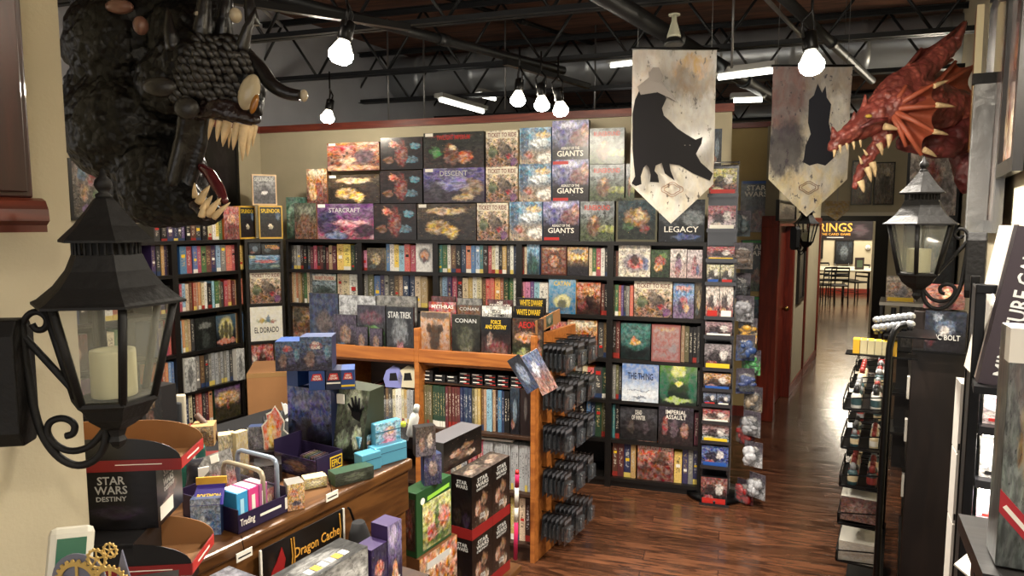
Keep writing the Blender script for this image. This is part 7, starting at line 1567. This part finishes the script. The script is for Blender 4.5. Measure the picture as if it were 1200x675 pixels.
# ================================================================== POSTERS OVER THE HEADER, RIGHT WALL CASES
framed(HP, 998, 1022, 188, 240, cover('hp1', '#8c7c68', '#5c3c2c', [(.5, .6, .25, .2, '#b0302c'), (.5, .3, .3, .2, '#7c6c54')], '#241c18', '#d8c8a8', .4, .4, 6), 'poster with red figure on the wall above the corridor end, left one', off=.04, fw=.02)
framed(HP, 1024, 1048, 190, 240, cover('hp2', '#9c8c74', '#6c5c48', [(.5, .5, .3, .25, '#3c342c'), (.6, .8, .2, .1, '#c8b898')], '#241c18', '#d8c8a8', .4, .4, 6), 'brown poster on the wall above the corridor end, right one', off=.04, fw=.02)
framed(K, 909, 930, 236, 259, cover('kp', '#a8987c', '#6c5c50', [(.5, .5, .2, .3, '#4c4440')], '#2c2420', '#d8ccb4', .3, .3, 6), 'pale picture above the first red corridor door', off=.02, fw=.02)
def rcase(Ya, Yb, ht, dp, lab):
    s0 = -(Ya-2.6)/.868; s1 = -(Yb-2.6)/.868
    e = empty('bookcase', lab, 'bookcase', RW.pt(s1, 0, .36), RW.rot, 'tall black cases on the right wall'); w = s0-s1
    for a in (0, w-.025): MB().box(a, a+.025, 0, dp, 0, ht).build('side_panel', blackwood, e)
    for z in (.1, .5, .9, 1.3, 1.7, 2.1, ht-.03): 
        if z < ht: MB().box(.025, w-.025, .01, dp, z, z+.025).build('shelf', blackwood, e)
    MB().box(0, w, dp-.01, dp, 0, ht).build('back_panel', blackwood, e); return e, s1, s0
e, a, b_ = rcase(5.0, 6.6, 2.5, .34, 'tall black case on the right wall behind the right lantern')
EPp = Plane(tuple(RW.pt(b_, 0, .36).xy), Vector((.868, -.497, 0)))
for k, (z0, z1, lab, cv) in enumerate(((1.95, 2.45, 'red and white poster high behind the right lantern', cover('rp1', '#d8d0c4', '#c8b8a8', [(.45, .5, .25, .35, '#b0442c'), (.8, .3, .15, .3, '#8c8480')], '#4c3c38', '#f0ece0', .3, .3, 5)), (1.42, 1.9, 'dark blue book poster behind the right lantern', cover('rp2', '#2c343c', '#1c242c', [(.5, .5, .3, .3, '#4c6c8c')], '#121418', '#c8a868', .4, .3, 7)), (.95, 1.38, 'grey poster low behind the right lantern', cover('rp3', '#7c7468', '#4c4840', [(.5, .5, .3, .2, '#a8443c')], '#1c1a18', '#b8b0a0', .4, .3, 7)))):
    ob = MB().box(.02, .32, -.006, 0, z0, z1, 0, front=1).build('poster', [white, cv], loc=EPp.pt(0, 0, .001), rot=EPp.rot); tag(ob, lab, 'poster'); MB().box(.02, .32, -.012, -.006, z1-.012, z1).build('top_rail', inkk, ob)
rr = random.Random(8)
for r, z in enumerate((.525, .925, 1.325, 1.725, 2.125)):
    t = .04
    for k in range(7):
        cn = rr.choice(['white', 'red', 'dark blue', 'tan', 'grey', 'orange', 'dark green']); w = .1+.1*rr.random(); h = .24+.08*rr.random()
        ob = MB().box(0, w-.004, 0, .2, 0, h, 0, front=1, right=1).build('game_box', [mat('side_'+cn, COL[cn], .45), rr.choice(c_dims)], loc=RW.pt(a+t, z+.0005, .35), rot=RW.rot); t += w
        tag(ob, f"{cn} box, {ORD[6-k]} from near end, {['lowest','second','middle','fourth','top'][r]} shelf of the right wall case", 'board game', 'boxes in the right wall case')
# cabinet with pale top behind the lantern
q = onz(1061, 356, 1.30); cab = empty('display_cabinet', 'low black cabinet with pale top behind the right lantern', 'cabinet', (q.x, q.y, 0), .0)
cab.rotation_euler = (0, 0, RP_*PI/180)
MB().box(-.17, .17, 0, .4, 1.28, 1.305).build('pale_top', mat('pale_laminate', '#b8b4a8', .35), cab); MB().box(-.165, -.145, 0, .4, 0, 1.28).build('side_panel', blackwood, cab); MB().box(.145, .165, 0, .4, 0, 1.28).build('side_panel', blackwood, cab)
for z in (.3, .6, .9, 1.12): MB().box(-.145, .145, .01, .4, z, z+.02).build('shelf', blackwood, cab)
for k, z in enumerate((1.14, .92, .62)): 
    m = MB(); [m.tube([(-.16, -.02-.0*j, z+.02*j), (.16, -.02, z+.02*j)], .003, 5) for j in range(2)]; m.tube([(-.16, -.02, z), (-.16, 0, z)], .003, 5); m.tube([(.16, -.02, z), (.16, 0, z)], .003, 5); m.build('wire_rail', blackmetal, cab)
ob = MB().box(-.13, .06, .05, .12, 1.306, 1.306+.19, 0, front=1).build('game_box', [white, cover('peachbox', '#c8b8a0', '#b09070', [(.5, .4, .25, .25, '#7c7c88'), (.3, .6, .2, .2, '#d09068')], '#5c4c44', '#e8dcc8', .3, .4, 6)], loc=cab.location, rot=RP_*PI/180); tag(ob, 'peach and grey picture box on the pale topped cabinet', 'board game'); MB().box(-.12, .05, .049, .05, 1.31, 1.34).build('title_band', inky, ob)
m = MB().prism([(-.03, 0), (.05, 0), (.035, .08), (.01, .2), (-.01, .08)], 0, .03); ob = m.build('paper_cone', white, loc=Vector(cab.location)+Vector((.08, .1, 1.307)), rot=-.3); tag(ob, 'white folded paper cone standing at the back of the pale topped cabinet', 'ornament')
MB().box(-.02, .03, -.002, 0, .01, .03).build('print', inks, ob)
# ================================================================== WIRE RACK WITH TRAYS ON THE RIGHT
wy = 2.6; wx = (1049-600)/803.7*wy
WR = Plane((wx, wy), -dc)          # faces the aisle (left); s runs towards us
wr = empty('wire_rack', 'black wire rack of trays with one curved top pole on the right', 'rack', WR.pt(0), WR.rot)
zt_ = 1.50
m = MB(); M0 = Vector((0, 0, 0))
m.tube(smooth([Vector((0, 0, 0)), Vector((0, 0, 1.38)), Vector((0, .01, 1.47)), Vector((-.02, .03, zt_)), Vector((-.03, .055, zt_+.008))]), .0125, 10); m.build('pole', blackmetal, wr)
MB().tube([(-1.6, 0, 0), (-1.6, 0, 1.4)], .014, 8).build('pole', blackmetal, wr)
m = MB()
for z in (.2, .5, .8, 1.1, 1.36): m.tube([(0, 0, z), (-1.6, 0, z)], .004, 6)
for k in range(17): m.tube([(-k*.1, 0, .1), (-k*.1, 0, 1.38)], .0028, 5)
m.build('grid_back', blackmetal, wr)
MB().box(-1.7, .05, -.15, .02, 0, .05).build('foot', blackmetal, wr)
lev = [1.16, 1.0, .84, .68, .52]; botm = {}
bcol = [('white', '#c8c6c0'), ('black', '#1a1a1c'), ('dark teal', '#2c4448'), ('dark red', '#7c2c28'), ('cream', '#b8a888'), ('grey', '#7c7e80')]
def bottle(ci):
    m = MB().lathe([(.0, 0), (.014, 0), (.0155, .003), (.0155, .04), (.012, .047), (.008, .05)], 12); o = m.build('paint_bottle', mat('bottle_'+bcol[ci][0], bcol[ci][1], .3))
    MB().lathe([(.009, .048), (.009, .066), (.005, .072)], 10).build('cap', mat('bottle_'+bcol[(ci*2+1) % 6][0], bcol[(ci*2+1) % 6][1], .35), o); MB().lathe([(.0158, .012), (.0158, .034)], 12, cap=False).build('label_band', mat('bottle_'+bcol[(ci+2) % 6][0], bcol[(ci+2) % 6][1], .4), o); return o
bp_ = [bottle(i) for i in range(6)]; bu = [0]*6; rr = random.Random(2)
for li, z in enumerate(lev):
    for k in range(3):
        x = -.04-k*.42
        t_ = MB(); 
        for (a, b_) in (((x, -.01, z), (x, -.15, z-.012)), ((x-.3, -.01, z), (x-.3, -.15, z-.012)), ((x, -.15, z-.012), (x-.3, -.15, z-.012)), ((x, -.15, z+.03), (x-.3, -.15, z+.03)), ((x, -.01, z+.05), (x, -.15, z+.03)), ((x-.3, -.01, z+.05), (x-.3, -.15, z+.03)), ((x, -.15, z-.012), (x, -.15, z+.03)), ((x-.3, -.15, z-.012), (x-.3, -.15, z+.03))): t_.tube([a, b_], .003, 5)
        t_.box(x-.3, x, -.15, -.004, z-.018, z-.013); t_.build('wire_tray', blackmetal, wr)
        if li in (4,) or (li == 3 and k == 0): continue
        for i in range(4):
            for j in range(2 if k < 2 else 1):
                ci = rr.randrange(6); o = bp_[ci] if not bu[ci] else dup(bp_[ci]); bu[ci] = 1
                s = 1.25 if li % 2 == 0 else 1.0; o.scale = (s,)*3
                o.location = WR.pt(x-.04-i*.072, z-.0125, 0) + WR.n*(.035+j*.07); 
                tag(o, f"{bcol[ci][0]} paint bottle, {['front','back'][1-j]} row place {['one','two','three','four'][i]}, {['near','middle','far'][k]} tray, {['top','second','third','fourth','bottom'][li]} level", 'paint bottle', 'paint bottles in the wire rack')
# boxed sets at the lower trays
for k, (x, dz, w, h, cv, lab) in enumerate(((-.05, .69, .1, .10, cover('gravel', '#5c3428', '#7c4c3c', [(.5, .5, .3, .3, '#8c6454')], '#2c1814', '#c8a898', .5, .4, 12), 'reddish brown tufts box in the fourth tray, nearer'), (-.17, .69, .1, .10, cover('gravel2', '#4c4848', '#5c5858', [(.5, .5, .3, .3, '#7c7474')], '#1c1a1a', '#a89c98', .5, .4, 12), 'grey brown tufts box in the fourth tray, farther'), (-.05, .51, .13, .09, cover('palebox', '#b8b0a0', '#a8a090', [], '#8c8474', '#d8d0c0', .2, .2, 6), 'pale carton in the bottom tray, nearer'), (-.2, .51, .12, .08, cover('palebox', '#b8b0a0', '#a8a090'), 'pale carton in the bottom tray, farther'))):
    ob = MB().box(0, w, 0, .13, 0, h, 0, front=1, right=1).build('product_box', [white, cv], loc=WR.pt(x-w, dz-.008, .142), rot=WR.rot); tag(ob, lab, 'product box'); MB().box(-.0, w, -.0006, 0, h*.86, h*.98).build('header_band', inks, ob)
# yellow edged cartons and silver domes on top
MB().box(-.12, -.03, -.15, .1, 1.372, 1.378).build('shelf', blackmetal, wr)
for k in range(6):
    ob = MB().box(0, .055, 0, .024, 0, .055, 0).build('dice_carton', mat('yellow_carton' if k in (0, 5) else 'pale_carton', '#d0a028' if k in (0, 5) else '#c0b48c', .4), loc=WR.pt(-.1, 1.3785, .125-k*.026), rot=WR.rot); tag(ob, f"small {'yellow' if k in (0, 5) else 'pale'} carton, {ORD[k]} from the aisle on the wire rack top", 'carton', 'small cartons on the top rail')
    MB().box(.0, .055, .002, .022, .055, .0556).build('print', inky, ob)
MB().box(-.3, -.05, -.02, .16, 1.452, 1.458).box(-.3, -.27, -.02, 0, 1.37, 1.452).build('shelf', blackmetal, wr)
for j in range(2):
    for k in range(7):
        q = WR.pt(-.1-j*.05, 1.478+j*.026+k*.004, .045-k*.019); ob = MB().ball((0, 0, 0), (.0125, .02, .016), 10).build('spray_dome', mat('silver_plastic', '#9a9da0', .2, .5), loc=q, rot=WR.rot); tag(ob, f"silver dome cap, {ORD[k]} from the aisle, {['front','back'][j]} row on the wire rack", 'cap', 'silver dome caps on the wire rack')
        MB().lathe([(.011, -.024), (.011, 0)], 8).build('can_body', mat('dark_can', '#2c2c30', .3, .4), ob)
# ---- end panel with two game boxes
q = at(1095, 500, 2.95); EPn = Plane((q.x, q.y), Vector((.868, -.497, 0)))
a0, a1 = EPn.s_at(1064, 1.0), EPn.s_at(1128, 1.0); zp = EPn.z_at((a0+a1)/2, 366)
e = empty('shelf_gondola', 'dark brown shelf end panel below the two game boxes on the right', 'shelving', EPn.pt(a0), EPn.rot); w = a1-a0
MB().box(0, w, 0, .03, .0, zp).build('end_panel', wood('very_dark_brown', '#110c0a', '#1c1410', 2.0, .35, 'Z'), e, bevel=.003); MB().box(0, w, .03, 1.2, 0, .1).build('base', blackwood, e)
for z in (.4, .75, 1.1): MB().box(0, w, .03, 1.2, z, z+.02).build('shelf', blackwood, e)
for k, y in enumerate((455, 505, 570)): z = EPn.z_at(a0, y); MB().box(-.012, -.002, .0, .04, z-.05, z+.05).build('price_strip', mat('pale_strip', '#a8a49c', .4), e)
facebox(EPn, 1084, 1133, 365, EPn.z_at(a1, 415, .06), cover('epicdark', '#1c2434', '#141218', [(.5, .6, .25, .2, '#4c5c74'), (.5, .5, .12, .12, '#b8b0a8'), (.15, .25, .12, .12, '#4c1c20'), (.3, .85, .12, .1, '#7c8494')], '#0c0c12', '#8c94a8', .35, .25, 5), 'dark blue night game box with grey lettering on the end panel', 'EPIC BOLT', side='black', off=.06, dep=.055, tv=.36, tw=.75, th=.13, tc=inks)
facebox(EPn, 1084, 1133, 334, EPn.z_at(a1, 364, .06), cover('redchief', '#7c3c2c', '#5c2c20', [(.55, .6, .13, .25, '#c89060'), (.55, .2, .2, .25, '#15110f'), (.15, .5, .1, .3, '#9c4c34')], '#2c1410', '#b87858', .3, .2, 4), 'reddish brown box with pale bust figure stacked on the dark blue night game', None, side='dark red', off=.06, dep=.055)
MB().box(a0*0+.0, w+.03, -.062, 0, EPn.z_at(a1, 415, .06)-.01, EPn.z_at(a1, 415, .06)).build('bracket_shelf', blackmetal, e)
# ================================================================== NEAR RIGHT SHELF
q = at(1147, 500, 1.62); NS = Plane((q.x, q.y), Vector((.85, -.53, 0)))
e = empty('shelf_unit', 'black metal shelf unit with bright goods at the right edge', 'shelving', NS.pt(0), NS.rot); zt_ = NS.z_at(.02, 334); W = .42
for x in (-.024, W): MB().box(x, x+.022, 0, .022, 0, zt_).build('post', blackmetal, e, bevel=.002); MB().box(x, x+.022, .3, .322, 0, zt_).build('post', blackmetal, e, bevel=.002)
MB().box(-.024, W+.022, -.006, .016, zt_-.022, zt_).build('top_bar', blackmetal, e, bevel=.002)
lv = [NS.z_at(.05, y) for y in (437, 503, 567, 616)]; lv.append(lv[-1]-.2)
for z in lv: MB().box(0, W, .0, .32, z-.02, z).build('shelf', mat('dark_shelf_metal', '#232326', .35, .3), e)
MB().box(0, W, .29, .295, .2, zt_-.02).build('back_panel', blackwood, e); MB().box(-.02, -.014, .02, .3, .1, zt_-.02).build('side_panel', blackwood, e)
for k, (z, cv, nm, hh) in enumerate(((lv[0], cover('darktitled', '#1c1a1c', '#2a2226', [], '#0c0c0c', '#a09a98', .3, .3, 6), 'dark book box behind the top bar of the right shelf unit', .13), (lv[1], cover('whitepink', '#e8dcd8', '#d8c0b8', [(.5, .8, .4, .12, '#b8443c')], '#8c6c60', '#fff8f0', .2, .4, 6), 'white and red pack on the upper shelf of the right unit', .075), (lv[2], cover('whitepatt', '#d8d4cc', '#b8b0a8', [], '#4c4844', '#f0ece8', .4, .5, 9), 'white patterned pack on the second shelf of the right unit', .085), (lv[3], cover('pinkpatt', '#d0c0d0', '#c88c94', [(.5, .7, .3, .2, '#7c6ca8')], '#6c4c5c', '#f4ecf0', .3, .5, 8), 'pink and lilac pack on the third shelf of the right unit', .065), (lv[4], cover('redorange', '#d0481c', '#d85a24', [(.1, .5, .12, .6, '#ece8e0')], '#7c2410', '#f0a070', .1, .1, 6), 'bright orange red pack on the low shelf of the right unit', .09))):
    ob = MB().box(.008, .16, .03, .1, 0, hh, 0, front=1).build('game_pack', [white, cv], loc=NS.pt(0, z+.0005), rot=NS.rot); tag(ob, nm, 'pack'); MB().box(.02, .1, .0292, .03, hh*.1, hh*.2).build('print', inkr if k in (1, 3) else inkk, ob)
for z in lv[:4] + [zt_]:  # glowing strips and area lights added under the shelves to brighten the goods
    MB().box(.01, W, .02, .035, z-.028, z-.021).build('added_glow_strip', mat('added_glow', '#fff4e6', .5, emit=12), e)
    ld = bpy.data.lights.new('goods_fill_light', 'AREA'); ld.shape = 'RECTANGLE'; ld.size = .3; ld.size_y = .02; ld.energy = 2.2; ld.color = (1, .95, .88); lo = bpy.data.objects.new('goods_fill_light', ld); C.objects.link(lo); lo.parent = e; lo.location = (.16, .0, z-.03); lo.rotation_euler = (.5, 0, 0)
# leaning thick books
for k, (dx, cc, lab) in enumerate(((0, '#241a20', 'thick leaning book with dark spine and white page block, upright lettering on the spine'), (.05, '#1c2434', 'dark blue leaning book behind the thick one with the page block'))):
    th_ = .075; hb = .37; e2 = empty('rulebook', lab, 'book', NS.pt(.0+dx*1.75, zt_-.225, -.0-.012*k), 0); e2.location = NS.pt(-.012+dx*1.75, zt_-.225, .06); e2.rotation_euler = (0, .15, NS.rot+.12)
    MB().box(0.003, th_, .0, .2, 0, hb).build('page_block', mat('pages', '#e4dccf', .6, vary=.05, vscale=80), e2)
    MB().box(th_, th_+.003, -.004, .2, -.002, hb+.002).build('cover_board', mat('book_'+cc[1:], cc, .4), e2)
    MB().box(.0, .003, -.004, .03, -.002, hb+.002).build('cover_hinge', mat('book_'+cc[1:], cc, .4), e2)
    s_ = MB().box(0, th_+.003, -.008, 0, -.0, hb, 0).build('spine_panel', mat('book_'+cc[1:], cc, .4), e2); 
    if k == 0: title(e2, 'MINIATURE GAME', 0, 0, .32, .036, inks, rotm=(0, -PI/2, 0)).location = (th_*.55, -.0095, hb*.5)
MB().box(-.02, .35, -.1, -.0, zt_-.245, zt_-.228).build('ledge', blackmetal, e)
# white acrylic stand on top and big game at the corner
q = at(1186, 400, .98); BP = Plane((q.x, q.y), Vector((.9, -.43, 0))); b0 = BP.s_at(1172, 1.5); b1 = BP.s_at(1245, 1.5); zb_t = BP.z_at(b0, 385)
c_big = cover('griffin', '#6c7068', '#4c5450', [(.35, .55, .12, .25, '#8c6c3c'), (.4, .8, .4, .12, '#5c5048'), (.2, .35, .2, .15, '#7c8880')], '#2c302c', '#8c948c', .3, .2, 4)
ob = MB().box(0, b1-b0, 0, .07, 0, .36, 0, front=1, left=1).build('game_box', [mat('pale_edge', '#b8b4b0', .4), c_big], loc=BP.pt(b0, zb_t-.36), rot=BP.rot, bevel=.002); tag(ob, 'large grey green game box with red corner ribbon at the right edge', 'board game'); w = b1-b0
MB().prism([(0, .085), (w, .0), (w, .035), (0, .12)], -.0015, 0).build('ribbon', mat('ribbon_red', '#a8242c', .35), ob); t_ = MB().box(-.03, .03, -.0025, -.0015, -.003, .003).build('white_line', inkw, ob, loc=(w*.35, 0, .072)); t_.rotation_euler = (0, math.atan2(.085, w), 0)
MB().box(-.001, w+.001, -.001, .03, .31, .361).build('torn_white_corner', white, ob)
st = empty('side_table', 'small black table under the large grey green game box', 'table', BP.pt(b0, 0, 0), BP.rot); MB().box(-.02, .2, -.03, .2, zb_t-.39, zb_t-.362).build('top', blackwood, st)
for x in (0, .15):
    for y in (0, .15): MB().box(x, x+.03, y, y+.03, 0, zb_t-.39).build('leg', blackwood, st)
e = empty('pricing_card', 'white and black card lying tilted at the bottom right corner', 'card', at(1160, 672, 1.35), 0); e.rotation_euler = (.5, -.1, .6)
MB().box(-.06, .06, -.05, .05, 0, .004).build('card', white, e); MB().box(-.01, .058, -.045, .045, .004, .0046).build('print', inkk, e)
# white cartons seen between the end panel and the near shelf
for k, (px0, px1, y0, y1) in enumerate(((1121, 1130, 450, 531), (1121, 1130, 533, 613), (1121, 1130, 615, 672))):
    P_ = Plane(tuple(at(1125, 500, 2.0).xy), (.9, -.43)); t0 = P_.s_at(px0, 1.2); t1 = P_.s_at(px1+6, 1.2); za = P_.z_at(t0, y1) if k < 2 else .001; zb_ = P_.z_at(t0, y0)
    ob = MB().box(0, t1-t0, 0, .1, za, zb_).build('white_carton', mat('bright_carton', '#d8d4cc', .5), loc=P_.pt(t0), rot=P_.rot); tag(ob, ['upper', 'middle', 'lower'][k] + ' white carton edge between the dark end panel and the black shelf unit', 'carton'); MB().box(.002, (t1-t0)*.4, -.001, 0, za+.01, za+.03).build('print', inkk, ob)
# ---- right wall: pictures, board, blade
def rwpic(px0, px1, y0, y1, cv, lab, fm, fw=.025, off=.03, nm='framed_picture'): 
    return framed(RW, px0, px1, y0, y1, cv, lab, off=off, fw=fw, fm=fm, name=nm, cat='picture')
rwpic(1161, 1184, -30, 272, cover('glossred', '#5c3c34', '#6c5c54', [(.5, .6, .4, .2, '#4c2c28')], '#2c1c18', '#a89c94', .3, .3, 4, rough=.08), 'tall glossy reddish framed picture on the right wall', mat('pewter_frame', '#6c6c6c', .2, .8), fw=.05)
rwpic(1186, 1207, -40, 205, cover('bigpicture', '#4c3028', '#8c6c4c', [(.4, .5, .3, .3, '#7c4c34'), (.6, .2, .2, .15, '#b09468')], '#1c1410', '#d0b890', .4, .3, 4, rough=.1), 'large black framed picture at the far right edge, nearest on the right wall', mat('black_frame', '#15120f', .3), fw=.05)
qb = at(1149, 190, 3.0); z1_, z0_ = at(1149, 90, 3.0).z, at(1149, 286, 3.0).z
zz = [(-.042, 0), (.036, .03), (.042, z1_-z0_-.04), (.03, z1_-z0_), (-.03, z1_-z0_), (-.042, z1_-z0_-.04)]
ob = MB().prism(zz, -.012, .012).build('sword_ornament', mat('hammered_steel', '#7c7c7a', .3, .7, bump=.5, bscale=18), loc=(qb.x, qb.y, z0_), rot=-.45, bevel=.004); tag(ob, 'long hammered steel slab like a blade hanging upright beside the red dragon', 'ornament'); MB().box(-.048, .048, -.016, .016, z1_-z0_-.03, z1_-z0_+.015).build('end_cap', iron, ob)
MB().tube([(0, .012, .5), (.02, .14, .5)], .01, 8).build('wall_peg', iron, ob)
t = RW.s_at(1150, 3.0, .1)
ob = MB().box(-.04, .04, 0, .03, -.1, .6).build('timber_board', wood('golden_timber', '#7c4c24', '#a06c38', 2.0, .4, 'Z'), loc=RW.pt(t-.15, 2.35, .1), rot=RW.rot); tag(ob, 'golden brown timber board rising on the right wall above the dragon mount', 'board'); ob.rotation_euler = (0, -.12, RW.rot); MB().box(.04, .06, 0, .03, -.1, .6).build('cream_edge', mat('cream_edge', '#c8bc98', .5), ob)
q = at(1178, 208, 1.7)
e = empty('acrylic_stand', 'small white stand on top of the leaning books', 'stand', NS.pt(.06, zt_+.145, -.02), NS.rot); MB().box(-.02, .02, 0, .04, 0, .004).build('base', white, e); MB().box(-.018, -.012, 0, .03, .004, .045).build('prong', white, e); MB().box(.012, .018, 0, .03, .004, .035).build('prong', white, e)
